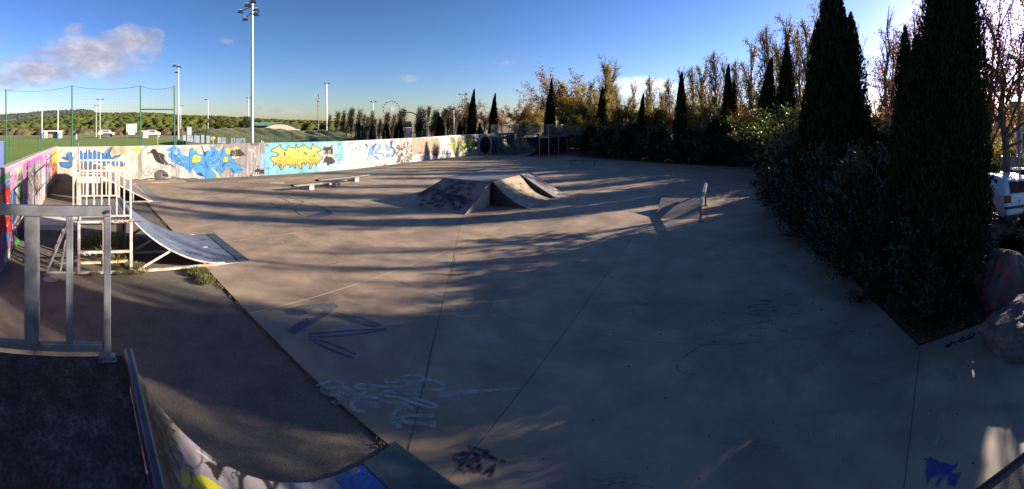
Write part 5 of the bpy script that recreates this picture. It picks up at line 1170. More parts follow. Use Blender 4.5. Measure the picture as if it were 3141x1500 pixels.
CYP = [cypress_mesh([(0, 0, 8, 1.04, .02), (.3, .2, 6.2, .7, .0)], 6500, .30, 1), cypress_mesh([(0, 0, 8, .9, .015), (.75, .24, 6.9, .6, .0)], 6500, .30, 2), cypress_mesh([(0, 0, 8, .85, .045), (-.3, .1, 5.6, .6, .0)], 6000, .30, 3)]
def hgt(x, y, d): return hz(y, d)
cyps = [  # px x, px top y, distance, variant, width factor, label
    (2408, 140, 24.5, 0, .78, 'tall dark cypress left of the two huge ones, right one of a close pair'),
    (2349, 186, 26.0, 2, .95, 'leaning dark cypress, left one of the close pair before the tall autumn poplars'),
    (2231, 205, 31.5, 1, .72, 'dark cypress with twin tips, right of the yellow-green shrubs by the far hedge'),
    (2087, 226, 34.5, 0, .66, 'slim dark cypress rising alone in front of the yellow and brown poplars'),
    (1966, 290, 37.0, 2, .75, 'short dark cypress, the lowest among the far hedge, between gold bushes'),
    (1845, 271, 41.5, 0, .85, 'dark cypress standing before the tall pale poplar to the right of the half pipe'),
    (1689, 246, 50.0, 0, .62, 'slim dark cypress right behind the half pipe, tip bare against the sky'),
    (1676, 297, 50.5, 2, .55, 'small dark cypress leaning on the slim one behind the half pipe'),
    (1512, 290, 52.0, 2, .85, 'dark cypress with windblown tip behind the left end of the half pipe'),
    (1447, 278, 54.0, 2, .85, 'dark cypress with windblown tip behind the wall with yellow-green graffiti'),
    (1345, 345, 58.0, 1, .9, 'broad low cypress behind the wall beside the street lamp'),
]
for i, (x, y, d, v, wf_, lb) in enumerate(cyps):
    h = hgt(x, y, d); r = place_tree('cypress', lb, 'cypress', CYP[v], pol(x, d), -(x - CX) / F, h / 8 * wf_, h / 8, 'cypresses round the skate pad')
# the two huge cypresses near the camera
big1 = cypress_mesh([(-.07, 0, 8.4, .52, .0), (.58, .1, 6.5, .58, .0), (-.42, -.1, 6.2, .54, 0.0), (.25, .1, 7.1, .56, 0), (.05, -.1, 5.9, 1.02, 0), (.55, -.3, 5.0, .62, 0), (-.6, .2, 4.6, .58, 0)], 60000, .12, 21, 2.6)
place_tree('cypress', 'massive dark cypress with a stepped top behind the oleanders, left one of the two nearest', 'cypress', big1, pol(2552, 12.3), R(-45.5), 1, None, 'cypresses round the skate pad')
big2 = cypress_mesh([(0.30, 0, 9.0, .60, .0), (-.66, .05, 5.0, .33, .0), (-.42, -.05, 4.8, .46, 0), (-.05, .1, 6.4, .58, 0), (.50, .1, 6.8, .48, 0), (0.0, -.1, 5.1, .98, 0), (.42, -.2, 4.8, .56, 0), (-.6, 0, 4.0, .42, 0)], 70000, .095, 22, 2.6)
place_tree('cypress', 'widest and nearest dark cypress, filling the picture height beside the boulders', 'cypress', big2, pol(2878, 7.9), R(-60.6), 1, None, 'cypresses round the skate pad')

# ---- oleanders
def oleander_mesh(h, rad, n, seed, leaf=.15):
    rng = np.random.RandomState(seed); ns = 70; VV = []; QQ = []; TT = []; off = 0; stems = MB()
    tips = []
    for k in range(ns):
        th = rng.uniform(0, 2 * math.pi); ph = rng.uniform(0, 1) ** .6 if k % 4 else rng.uniform(.85, 1.08)
        tip = np.array([rad * ph * math.cos(th), rad * ph * math.sin(th), h * (1 - .55 * ph ** 2.2) * rng.uniform(.72, 1.04) if k % 4 else h * rng.uniform(.05, .38)])
        base = tip * np.array([.15, .15, 0]); tips.append((base, tip)); mid = (base + tip) / 2 * np.array([.8, .8, 1.1])
        stems.tube(base, mid, .014, .01, 4, cap=False); stems.tube(mid, tip, .01, .004, 4, cap=False)
    per = n // ns; C = []; D = []
    for base, tip in tips:
        t = rng.uniform(.18, 1.0, per) ** .8; c = base + (tip - base) * t[:, None] + rng.normal(size=(per, 3)) * np.array([.07, .07, .05]) * (rad)
        dr = (tip - base) / np.linalg.norm(tip - base); d = dr * .75 + rng.normal(size=(per, 3)) * .55; d /= np.linalg.norm(d, axis=1, keepdims=True)
        c = c + d * leaf * .4; c[:, 2] = np.maximum(c[:, 2], .05); C.append(c); D.append(d)
    C = np.vstack(C); D = np.vstack(D); V, Q, T = leaves(C, D, leaf * rng.uniform(.6, 1.25, len(C)), leaf * .19, rng)
    fol = fast_mesh('foliage', V, Q, MT['oleander'], vals=T)
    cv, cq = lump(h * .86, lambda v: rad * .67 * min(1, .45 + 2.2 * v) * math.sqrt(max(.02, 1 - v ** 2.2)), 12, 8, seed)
    core = fast_mesh('foliage_light_blocker', cv, cq, MT['oleander_core'])  # near-black filler added to make the bush cast solid shade
    return fol, core, stems.mesh('stems', MT['bark'])
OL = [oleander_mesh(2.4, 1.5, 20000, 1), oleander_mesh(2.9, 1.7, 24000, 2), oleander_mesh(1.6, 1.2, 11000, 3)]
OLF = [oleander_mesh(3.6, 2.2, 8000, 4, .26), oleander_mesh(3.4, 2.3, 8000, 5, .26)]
ol = [  # a, b, variant, scale, label bit
    (-3.75, 6.7, 0, .85, 'low oleander bush overhanging the slab corner, nearest of the hedge'),
    (-3.9, 8.9, 0, 1.12, 'oleander bush with glinting leaf tips in front of the two huge cypresses'),
    (-3.7, 11.0, 1, 1.05, 'large oleander bush in front of the left huge cypress'),
    (-3.7, 13.3, 1, 1.28, 'tall oleander bush catching light, just left of the left huge cypress'),
    (-3.35, 5.75, 2, .5, 'smallest oleander tuft on the slab corner by the bed edging'),
    (-3.3, 7.9, 2, .75, 'low oleander tuft spilling over the slab edge below the widest cypress'),
    (-3.25, 9.9, 2, .8, 'low oleander tuft spilling over the slab edge between two larger bushes'),
    (-3.3, 12.2, 2, .85, 'low oleander tuft at the slab edge left of the stepped-top cypress'),
    (-3.4, 14.9, 2, .95, 'low oleander tuft at the slab edge below the tall glinting bush'),
    (-3.5, 15.0, 1, 1.08, 'dense oleander bush beyond the tall glinting one, at the slab edge'),
    (-4.9, 11.9, 1, 1.25, 'tall oleander bush pressed against the left huge cypress'),
    (-5.9, 6.3, 2, .6, 'low bush between the nearest cypress and the boulders'),
    (-6.2, 9.2, 0, .85, 'bush behind the gap between the two huge cypresses'),
    (-7.2, 7.0, 2, .7, 'bush with glinting leaves in front of the white car'),
]
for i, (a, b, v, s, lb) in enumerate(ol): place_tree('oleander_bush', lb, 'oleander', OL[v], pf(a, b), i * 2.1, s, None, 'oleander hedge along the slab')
hedge = [(-4.0, 16.4, .62), (-4.2, 19.0, .62), (-5.2, 22.2, .72), (-4.5, 24.8, 1.0), (-4.6, 27.8, .95), (-3.4, 30.8, 1.0), (-.6, 32.4, 1.05), (2.0, 33.6, 1.0), (4.6, 35.2, .95), (7.2, 36.6, 1.0), (9.8, 38.2, .98), (12.2, 40.2, 1.0), (11.6, 44.0, 1.05), (12.6, 49.4, 1.05), (15.5, 51.0, 1.0), (18.5, 50.6, 1.0), (21.5, 50.2, .9)]
hl = ['beyond the tall glinting one', 'left of the close pair of cypresses', 'at the foot of the leaning cypress', 'below the twin-tipped cypress', 'at the right back corner of the slab', 'right of the lone slim cypress', 'at the foot of the lone slim cypress', 'between two far cypresses', 'at the foot of the shortest cypress', 'behind the low dark rail', 'right of the half pipe end', 'against the right ramp of the half pipe', 'just behind the railing of the right ramp', 'behind the right deck of the half pipe', 'behind the gap of the half pipe', 'behind the teal face of the half pipe', 'behind the left deck of the half pipe']
for i, (a, b, s) in enumerate(hedge):
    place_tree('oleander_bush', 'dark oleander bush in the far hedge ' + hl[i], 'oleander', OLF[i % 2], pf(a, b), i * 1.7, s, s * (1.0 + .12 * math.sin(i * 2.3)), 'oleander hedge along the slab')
    if i % 1 == 0 and 1 < i < 12:
        pass

rr = random.Random(21)
for i, ((a, b, s), (a2, b2, s2)) in enumerate(zip(hedge[3:13], hedge[4:14])):
    place_tree('oleander_bush', 'dark oleander bush filling the far hedge from behind, ' + ('left of the corner bush', 'at the slab corner', 'right of the lone slim cypress', 'at the lone slim cypress', 'left of the lone slim cypress', 'right of the shortest cypress', 'left of the shortest cypress', 'by the low dark rail', 'at the half pipe end', 'behind the right ramp')[i], 'oleander', OLF[i % 2], pf((a + a2) / 2 - .9, (b + b2) / 2 + .7), i * 2.3, (s + s2) / 2 * .95, s2 * rr.uniform(.8, 1.05), 'oleander hedge along the slab')
# ---- broad and columnar deciduous trees
def branch_tree(h, spread, nleaf, leaf, seed, kind='poplar', leafmat='popleaf', bark='palebark', bend=0.0, levels=2, lw=.75, low=.12):
    rng = np.random.RandomState(seed); mb = MB(); tips = []
    up = Vector((0, 0, 1))
    def bendx(z): return bend * (z / h) ** 2 * h
    nseg = 8; tr = [Vector((bendx(h * .95 * i / nseg) + rng.normal() * .01 * h * (i > 0), rng.normal() * .01 * h * (i > 0), h * .95 * i / nseg)) for i in range(nseg + 1)]
    top = nseg if kind == 'poplar' else 4
    for i in range(top): mb.tube(tr[i], tr[i + 1], .016 * h * (1 - i / (nseg + .5)) + .01, .016 * h * (1 - (i + 1) / (nseg + .5)) + .008, 6, cap=False)
    nb = 30 if kind == 'poplar' else 16
    for k in range(nb):
        t0 = rng.uniform(low, .82) if kind == 'poplar' else rng.uniform(.2, .5)
        p = Vector((bendx(t0 * h), 0, t0 * h)); th = rng.uniform(0, 6.283)
        if kind == 'poplar':
            L = h * rng.uniform(.16, .30) * (1 - .5 * t0); d = Vector((math.cos(th) * .30, math.sin(th) * .30, 1)).normalized()
        else:
            L = h * rng.uniform(.28, .55); e = rng.uniform(.25, 1.2); d = Vector((math.cos(th) * math.cos(e), math.sin(th) * math.cos(e), math.sin(e) + .1)).normalized()
        prev = p; r0 = .006 * h * (1 - .5 * t0)
        for j in range(3):
            dd = (d + Vector(rng.normal(size=3)) * .12 + up * .1 * j + Vector((bend * 1.2, 0, 0)) * (t0)).normalized(); nx_ = prev + dd * (L / 3) * (1 if kind == 'poplar' else spread)
            mb.tube(prev, nx_, r0 * (1 - j / 3.2), r0 * (1 - (j + 1) / 3.4), 4, cap=False)
            for q_ in range(levels + (2 if kind != 'poplar' else 1)):
                s_ = prev.lerp(nx_, rng.uniform(.2, 1)); sd_ = (dd + Vector(rng.normal(size=3)) * (.55 if kind != 'poplar' else .35) + Vector((bend * 2, 0, 0))).normalized(); l2 = L * rng.uniform(.18, .38)
                e_ = s_ + sd_ * l2; mb.tube(s_, e_, r0 * .4, r0 * .15, 3, cap=False); tips.append((np.array(s_), np.array(e_)))
            prev = nx_
    m = len(tips); idx = rng.randint(0, m, nleaf); S = np.array([t[0] for t in tips])[idx]; E_ = np.array([t[1] for t in tips])[idx]
    C = S + (E_ - S) * rng.uniform(.1, 1.1, nleaf)[:, None] + rng.normal(size=(nleaf, 3)) * leaf * .9
    D = rng.normal(size=(nleaf, 3)) + np.array([bend * 4, 0, .2]); D /= np.linalg.norm(D, axis=1, keepdims=True)
    V, Q, T = leaves(C, D, leaf * rng.uniform(.6, 1.3, nleaf), leaf * lw * rng.uniform(.7, 1.2, nleaf), rng)
    zt = np.clip(V[:, 2] / h, 0, 1)
    return fast_mesh('crown', V, Q, MT[leafmat], vals=T), mb.mesh('trunk', MT[bark])

POP = [branch_tree(1 * 10, 1, 4200, .105, 40 + k, 'poplar', ('popleaf', 'popleaf', 'goldleaf', 'popleaf')[k], 'twig', .0 + .012 * k, 3, .7, .1) for k in range(4)]
POPB = [branch_tree(10, 1, 650, .09, 60 + k, 'poplar', 'brownleaf', 'twig', .01, 4, .7, .06) for k in range(2)]      # nearly bare
BRD = [branch_tree(8, 1.0, 9000, .14, 70, 'broad', 'brownleaf', 'palebark'), branch_tree(8, 1.0, 11000, .15, 71, 'broad', 'goldleaf', 'twig'), branch_tree(8, 1.05, 5000, .13, 72, 'broad', 'orangeleaf', 'bark'), branch_tree(5, 1.1, 9000, .16, 73, 'broad', 'greenleaf', 'twig', low=.05)]
DKP = [branch_tree(9, 1, 1500, .26, 80 + k, 'poplar', 'darkpop', 'bark', .10 + .04 * k, 2, .7, .06) for k in range(3)]
pops = [(1853, 160, 47, 2, 'tallest pale poplar behind the cypress right of the half pipe'), (1872, 178, 49, 3, 'pale poplar leaning on the tallest one, just right of it'), (1893, 250, 50, 0, 'thin poplar in front of the white cloud bank'), (1941, 239, 48, 3, 'thin ragged poplar left of the shortest cypress'),
        (1994, 221, 46, 0, 'bare-tipped poplar against the middle of the white cloud bank'), (2027, 262, 45, 2, 'low golden poplar left of the lone slim cypress'), (2052, 228, 43, 0, 'poplar close on the left of the lone slim cypress'), (2087, 190, 42, 1, 'poplar rising straight behind the lone slim cypress'),
        (2126, 188, 40, 0, 'poplar close on the right of the lone slim cypress'), (2149, 170, 39, 3, 'slim poplar midway between the lone and the twin-tipped cypress'), (2193, 137, 38, 0, 'tall poplar just left of the twin-tipped cypress'), (2219, 162, 39, 1, 'poplar directly behind the twin-tipped cypress'),
        (2259, 166, 37, 0, 'poplar just right of the twin-tipped cypress'), (2305, 104, 34, 1, 'tall reddish poplar left of the leaning cypress'), (2356, 54, 31, 0, 'very tall poplar above the leaning cypress'), (2384, 95, 33, 3, 'poplar between the tips of the close cypress pair'), (2410, 27, 28, 1, 'very tall reddish poplar above the crooked-tip cypress'),
        (2450, 60, 29, 0, 'poplar just left of the stepped-top cypress'), (2477, 9, 27, 3, 'tallest reddish poplar touching the stepped-top cypress')]
for i, (x, y, d, v, lb) in enumerate(pops):
    h = hz(y, d); place_tree('poplar', lb, 'poplar', POP[v] if i % 4 != 3 else POPB[i % 2], pol(x, d), -(x - CX) / F + .2 * math.sin(i), h / 10 * 1.25, h / 10, 'poplars in autumn leaf behind the hedge')
for i, (x, y, d, lb) in enumerate([(2629, 45, 24, 'nearly bare poplar just right of the stepped-top cypress'), (2612, 120, 26, 'thin bare poplar half hidden by the stepped-top cypress'), (2719, -10, 21, 'nearly bare poplar standing in the gap between the two huge cypresses'), (2740, 60, 23, 'bare poplar in the gap, half behind the widest cypress'), (2806, 10, 21, 'bare poplar showing over the side lobe of the widest cypress')]):
    h = hz(y, d); place_tree('poplar', lb, 'poplar', POPB[i % 2], pol(x, d), i * 2.3, h / 10 * .9, h / 10, 'poplars in autumn leaf behind the hedge')
brd = [(1588, 300, 66, 0, 1.0, 'brown spreading plane tree behind the left railing of the half pipe'), (1628, 305, 64, 0, .9, 'brown plane tree just left of the slim cypress by the half pipe'), (1540, 320, 68, 2, .7, 'small russet tree behind the left end of the half pipe'), (1655, 320, 62, 1, .75, 'yellow-green tree right behind the half pipe'),
       (1735, 218, 56, 0, 1.0, 'tall brown plane tree with bare crown above the right deck of the half pipe'), (1765, 250, 52, 1, 1.0, 'golden tree above the right deck of the half pipe'), (1800, 270, 54, 0, .9, 'brown tree between the golden tree and the pale poplar'), (1815, 262, 50, 1, .8, 'golden tree left of the tallest pale poplar'),
       (1905, 300, 46, 1, .75, 'bright yellow-green tree right of the tallest pale poplar'), (1950, 315, 44, 0, .8, 'brown tree behind the shortest cypress'), (1992, 300, 42, 1, .85, 'golden tree right of the shortest cypress'), (2035, 300, 41, 2, .8, 'orange-brown tree left of the lone slim cypress'),
       (2130, 290, 38, 1, .95, 'yellow-green tree filling the gap right of the lone slim cypress'), (2165, 300, 36, 1, .9, 'gold tree left of the twin-tipped cypress'), (2275, 290, 33, 0, .8, 'brown tree right of the twin-tipped cypress'), (2310, 285, 31, 2, .85, 'russet tree left of the leaning cypress'),
       (1485, 312, 64, 2, 1.0, 'russet plane tree between the two windblown cypresses'), (1420, 300, 66, 0, 1.0, 'brown tree left of the windblown cypress behind the wall'), (1380, 322, 68, 0, .7, 'small dull brown tree behind the street lamp'),
       (1840, 300, 43, 1, 1.0, 'dense golden tree close behind the right end of the half pipe'), (1902, 318, 46, 1, 1.1, 'dense golden tree behind the hedge, second right of the half pipe'), (1975, 322, 45, 1, 1.0, 'dense golden tree behind the shortest cypress'),
       (2650, 300, 19, 0, .8, 'brown tree in the gap between the huge cypresses'), (2690, 330, 17, 1, .6, 'gold shrub-like tree at the foot of the gap between the huge cypresses')]
for i, (x, y, d, v, s, lb) in enumerate(brd):
    h = hz(y, d); place_tree('autumn_tree', lb, 'tree', BRD[v], pol(x, d), i * 1.1, h / 7.4 * s * 1.05, h / 7.4, 'autumn trees behind the hedge')
# green undergrowth behind hedge
for i, (x, y, d, lb) in enumerate([(1880, 335, 47, 'right of the half pipe'), (1960, 345, 44, 'behind the shortest cypress'), (2040, 340, 42, 'left of the lone slim cypress'), (2110, 330, 40, 'right of the lone slim cypress'), (2190, 330, 37, 'left of the twin-tipped cypress'), (2290, 330, 36, 'right of the twin-tipped cypress'), (2392, 338, 26, 'left foot of the crooked-tip cypress'), (2480, 330, 17, 'left of the stepped-top cypress'), (1600, 372, 56, 'behind the left deck of the half pipe'), (1720, 365, 52, 'above the right deck of the half pipe'), (1832, 333, 47.6, 'between the half pipe and the dense golden tree'), (1826, 325, 51, 'second row between the half pipe and the dense golden tree')]):
    h = hz(y, d); place_tree('shrub', 'green shrub behind the hedge ' + lb, 'shrub', BRD[3], pol(x, d), i * 1.4, h / 4.4 * 1.15, h / 4.4, 'green shrubs behind the hedge')
# dull windblown poplars behind the mural wall
dk_ = [(1008, 350, 100, 0), (1030, 340, 72, 0), (1047, 335, 70, 1), (1062, 330, 71, 2), (1075, 328, 70, 0), (1093, 332, 69, 1), (1108, 345, 70, 2), (1121, 355, 60, 0), (1134, 335, 68, 1), (1142, 360, 58, 0), (1160, 360, 66, 1), (1174, 338, 64, 2), (1186, 350, 66, 0), (1200, 345, 68, 1), (1216, 333, 66, 2), (1229, 330, 65, 0), (1276, 322, 62, 1), (1288, 330, 60, 0), (1302, 318, 61, 2), (1322, 332, 62, 1), (1333, 338, 60, 0), (1348, 325, 62, 2), (1372, 325, 60, 0), (1386, 335, 58, 1), (1404, 340, 60, 1), (1416, 305, 64, 2)]
nm = ['farthest left', 'first after the tall thin mast', 'second after the thin mast', 'left of the brown clump', 'tallest of the brown clump', 'right in the brown clump', 'right edge of the brown clump', 'short one before the pale roofs', 'over the pale roofs', 'slender one beside the thin floodlight mast', 'left below the ferris wheel', 'touching the left rim of the ferris wheel', 'right under the hub of the ferris wheel', 'under the right side of the ferris wheel', 'touching the right rim of the ferris wheel', 'last one right of the ferris wheel', 'first after the dark arch', 'second after the dark arch', 'behind the tan mural', 'left above the tan mural end', 'above the blue spot of the tan mural', 'left of the street lamp', 'just left of the street lamp pole', 'touching the street lamp pole', 'just right of the street lamp', 'below the floodlight with three lamps']
for i, (x, y, d, v) in enumerate(dk_):
    h = hz(y, d); place_tree('windblown_poplar', 'dull green windblown poplar behind the mural wall, ' + nm[i], 'poplar', DKP[v], pol(x, d), R(5), h / 9 * (1.25 if i % 2 else .95), h / 9, 'windblown poplars behind the mural wall')
for i, (x, y, d, lb) in enumerate([(1100, 372, 52, 'at the green fence end'), (1142, 380, 54, 'under the slender poplar'), (1185, 378, 50, 'under the ferris wheel'), (1228, 370, 50, 'right of the ferris wheel'), (1290, 372, 52, 'over the scribbled part of the mural'), (1352, 360, 50, 'behind the tan mural'), (1410, 375, 50, 'right of the street lamp'), (1470, 380, 50, 'between the windblown cypresses')]):
    h = hz(y, d); place_tree('cypress', 'low dark conifer behind the mural wall ' + lb, 'cypress', CYP[1], pol(x, d), i, h / 8 * 1.5, h / 8, 'low conifers behind the mural wall')

# tree at the right edge with orange leaves and bare limbs
TR = branch_tree(9.5, 1.0, 9000, .085, 91, 'broad', 'orangeleaf', 'bark', 0, 4, .8)
place_tree('plane_tree', 'big plane tree with orange leaves and dark limbs over the white car', 'tree', TR, pol(3085, 15.5), 1.0, 1.15, 1.1)
TR2 = branch_tree(6, 1.0, 6000, .09, 92, 'broad', 'goldleaf', 'bark', 0, 4, .8)
place_tree('plane_tree', 'smaller gold-leaved tree between the widest cypress and the pink house', 'tree', TR2, pol(3040, 20), 2.0, 1.0, 1.0)
TR3 = branch_tree(10, 1.0, 7000, .08, 93, 'broad', 'brownleaf', 'bark', 0, 4, .8)
place_tree('plane_tree', 'brown-leaved tree whose twigs show between the tops at the right of the widest cypress', 'tree', TR3, pol(3035, 16.5), 3.0, .95, 1.05)
for i, (x, d, s) in enumerate(((3128, 17.5, .42), (3100, 22, .5), (3060, 16, .38))):
    place_tree('shrub', ('dark shrub behind the lamp post by the pink house', 'leafy shrub below the pink house eave', 'green shrub at the foot of the gold-leaved tree')[i], 'shrub', BRD[3], pol(x, d), i, s, s, None)
TR4 = branch_tree(9.5, 1.0, 12000, .11, 94, 'broad', 'brownleaf', 'bark', 0, 4, .8)  # dense crown added to block the sun and dapple the slab
place_tree('plane_tree', 'leafy brown plane tree added unseen behind the widest cypress, its shade dappling the slab', 'tree', TR4, pol(2868, 21), 1.0, .95, .98)
place_tree('plane_tree', 'brown plane tree added for shade, in the gap right behind the two huge cypresses', 'tree', TR4, pol(2770, 27), 2.6, .9, .9)
# weeds
def weed_mesh(n, r, h, seed):
    rng = np.random.RandomState(seed); th = rng.uniform(0, 6.28, n); rr_ = r * np.sqrt(rng.uniform(0, 1, n))
    D = np.stack([np.cos(th) * .5, np.sin(th) * .5, np.ones(n)], 1) + rng.normal(size=(n, 3)) * .3; D /= np.linalg.norm(D, axis=1, keepdims=True)
    C = np.stack([rr_ * np.cos(th), rr_ * np.sin(th), rng.uniform(.02, h, n) * (1 - .6 * rr_ / r)], 1)
    V, Q, T = leaves(C, D, .09 * rng.uniform(.5, 1.4, n), .012, rng); return fast_mesh('weed', V, Q, MT['weed'], vals=T)
WM = weed_mesh(700, .26, .22, 1); WM2 = weed_mesh(420, .2, .12, 2)
for i, (x, y, m, s, lb) in enumerate([(420, 832, WM, 1.0, 'bushy green weed at the front foot of the white ramp'), (372, 838, WM2, .8, 'small weed left of the bushy one at the white ramp'), (290, 842, WM2, .6, 'tiny weed under the white ramp ladder'), (610, 838, WM2, 1.2, 'dry grass tuft where the white ramp meets the slab edge'), (632, 862, WM2, 1.0, 'dry grass tuft spilling over the slab edge below the white ramp')]):
    o = link('weed', m, None, gp(x, y), i); o.scale = (s, s, s); props(o, lb, 'weed')
for i, (a, b, s) in enumerate(((9.6, .9, 1.9), (10.3, .5, 1.6))):
    o = link('weed', weed_mesh(500, .26, .34, 7 + i), None, pf(a, b), i); o.scale = (s, s, s); props(o, ('leafy dark weed growing under the ribbed deck, nearer the slab', 'leafy dark weed growing under the ribbed deck, nearer the wall')[i], 'weed')
mbv = []; rng = np.random.RandomState(5)
n = 3200; aa = np.concatenate([rng.uniform(2.9, 8.4, n // 2), rng.uniform(11.4, 22, n // 2)]); keep = (np.sin(aa * 5.1) + np.sin(aa * 13.7) + rng.uniform(-1, 1, n)) > .3; aa = aa[keep]; bb = 2.76 + rng.normal(size=len(aa)) * .012
C = aa[:, None] * Av[None] + bb[:, None] * Bv[None]; C = np.stack([C[:, 0], C[:, 1], rng.uniform(-.02, .015, len(aa))], 1)
D = rng.normal(size=(len(aa), 3)) + np.array([0, 0, .8]); D /= np.linalg.norm(D, axis=1, keepdims=True)
V, Q, T = leaves(C, D, .045, .008, rng); props(link('joint_weeds', fast_mesh('joint_weeds', V, Q, MT['weed'], vals=.45 + T * .55)), kind='stuff')
n = 420; C = np.stack([-2.7 + np.abs(rng.normal(size=n)) * 2.2, rng.uniform(5, 28, n)], 1); C = np.concatenate([C[:, :1] * Av[None] + C[:, 1:] * Bv[None], rng.uniform(.006, .014, (n, 1))], 1)
D = rng.normal(size=(n, 3)) * np.array([1, 1, .1]); D /= np.linalg.norm(D, axis=1, keepdims=True)
V, Q, T = leaves(C, D, .05, .02, rng); props(link('fallen_leaves', fast_mesh('fallen_leaves', V, Q, MT['brownleaf'], vals=T * .8)), kind='stuff')
n = 5000; C = np.stack([rng.uniform(-6, -2.95, n), rng.uniform(5.1, 8, n)], 1); C = np.concatenate([C[:, :1] * Av[None] + C[:, 1:] * Bv[None], rng.uniform(-.01, .02, (n, 1))], 1)
D = rng.normal(size=(n, 3)) * np.array([1, 1, .2]); D /= np.linalg.norm(D, axis=1, keepdims=True)
V, Q, T = leaves(C, D, .07, .03, rng); props(link('leaf_litter', fast_mesh('leaf_litter', V, Q, MT['brownleaf'], vals=T * .6)), kind='stuff')

# ================================================================ SPORTS GROUND BEHIND THE WALL
def tubes(lst, n=6):
    mb = MB()
    for p0, p1, r in lst: mb.tube(p0, p1, r, n=n, cap=False)
    return mb
# ball-stop net with tall posts
FD = 27.5                                      # the fence stands parallel to the far wall
def fpt(px, z=0.0, D=FD):                      # point on the fence line seen at px
    t = (px - CX) / F; dx, dy = math.sin(t), math.cos(t); k = D / (dx * Av[0] + dy * Av[1]); return Vector((dx * k, dy * k, z))
nt = thing('ball_stop_net', 'tall green ball-stop net on four posts behind the left corner of the wall', 'net fence', tuple(fpt(300)))
O = Vector(nt.location)
tall = [(6, 20), (217, 221), (429, 431), (535, 535)]
dist = lambda v: math.hypot(v.x, v.y)
tops = []
for xt, xb in tall:
    b = fpt(xb); zt = hz(262 if xb > 100 else 274, dist(b)); t_ = fpt(xb if xb > 100 else 18, zt); t_ = Vector((t_.x, t_.y, zt)); tops.append(t_)
    tubes([(b - O - Vector((0, 0, .1)), t_ - O, .05)], 8).build('post', MT['green'], nt)
mb = MB()
for p, q_ in zip(tops[:-1], tops[1:]):
    N = 8
    for i in range(N):
        t0, t1 = i / N, (i + 1) / N; s0, s1 = [-.22 * 4 * t * (1 - t) for t in (t0, t1)]
        mb.tube(p.lerp(q_, t0) + Vector((0, 0, s0 - .05)) - O, p.lerp(q_, t1) + Vector((0, 0, s1 - .05)) - O, .012, n=4, cap=False)
mb.build('top_cable', MT['greendark'], nt)
z0 = hz(336, dist(tops[3])); mb = MB(); a_, b_ = fpt(431, z0), fpt(535, z0); mb.tube(a_ - O, b_ - O, .05, n=8); mb.build('crossbar', MT['green'], nt)
mb = MB()
for si in range(3):
    p, q_ = tops[si], tops[si + 1]; L = (q_ - p).length; zlow = 2.9 if si < 2 else 3.6; nv = int(L / .2); nh = int((p.z - zlow) / .2)
    for i in range(1, nv):
        t = i / nv; s = -.22 * 4 * t * (1 - t); g0 = p.lerp(q_, t); mb.bar(Vector((g0.x, g0.y, g0.z + s - .05)) - O, Vector((g0.x, g0.y, zlow)) - O, .0035, .0035)
    for k in range(nh):
        z = zlow + .2 * k
        for j in range(6):
            t0, t1 = j / 6, (j + 1) / 6; w0 = .03 * math.sin(t0 * 40 + k); w1 = .03 * math.sin(t1 * 40 + k); a0_ = p.lerp(q_, t0); a1_ = p.lerp(q_, t1)
            mb.bar(Vector((a0_.x, a0_.y, z + w0)) - O, Vector((a1_.x, a1_.y, z + w1)) - O, .0035, .0035)
mb.build('netting', MT['net'], nt)['kind'] = 'stuff'
# low mesh fence with short posts
fn = thing('mesh_fence', 'low green mesh fence with short posts between the wall and the pitch', 'fence', tuple(fpt(330)))
O2 = Vector(fn.location)
for x in (30, 120, 226, 330, 436, 539, 632, 716, 790): tubes([(fpt(x) - O2, fpt(x, 2.35) - O2, .04)], 8).build('post', MT['green'], fn)
mb = MB()
pL_, pR_ = fpt(-20), fpt(790); L = (pR_ - pL_).length
for z in np.arange(.2, 2.3, .4): mb.bar(Vector((pL_.x, pL_.y, z)) - O2, Vector((pR_.x, pR_.y, z)) - O2, .004, .004)
for i in range(int(L / .2)):
    p = pL_.lerp(pR_, i * .2 / L); mb.bar(Vector((p.x, p.y, .05)) - O2, Vector((p.x, p.y, 2.25)) - O2, .003, .003)
mb.build('wire_mesh', MT['greendark'], fn)['kind'] = 'stuff'

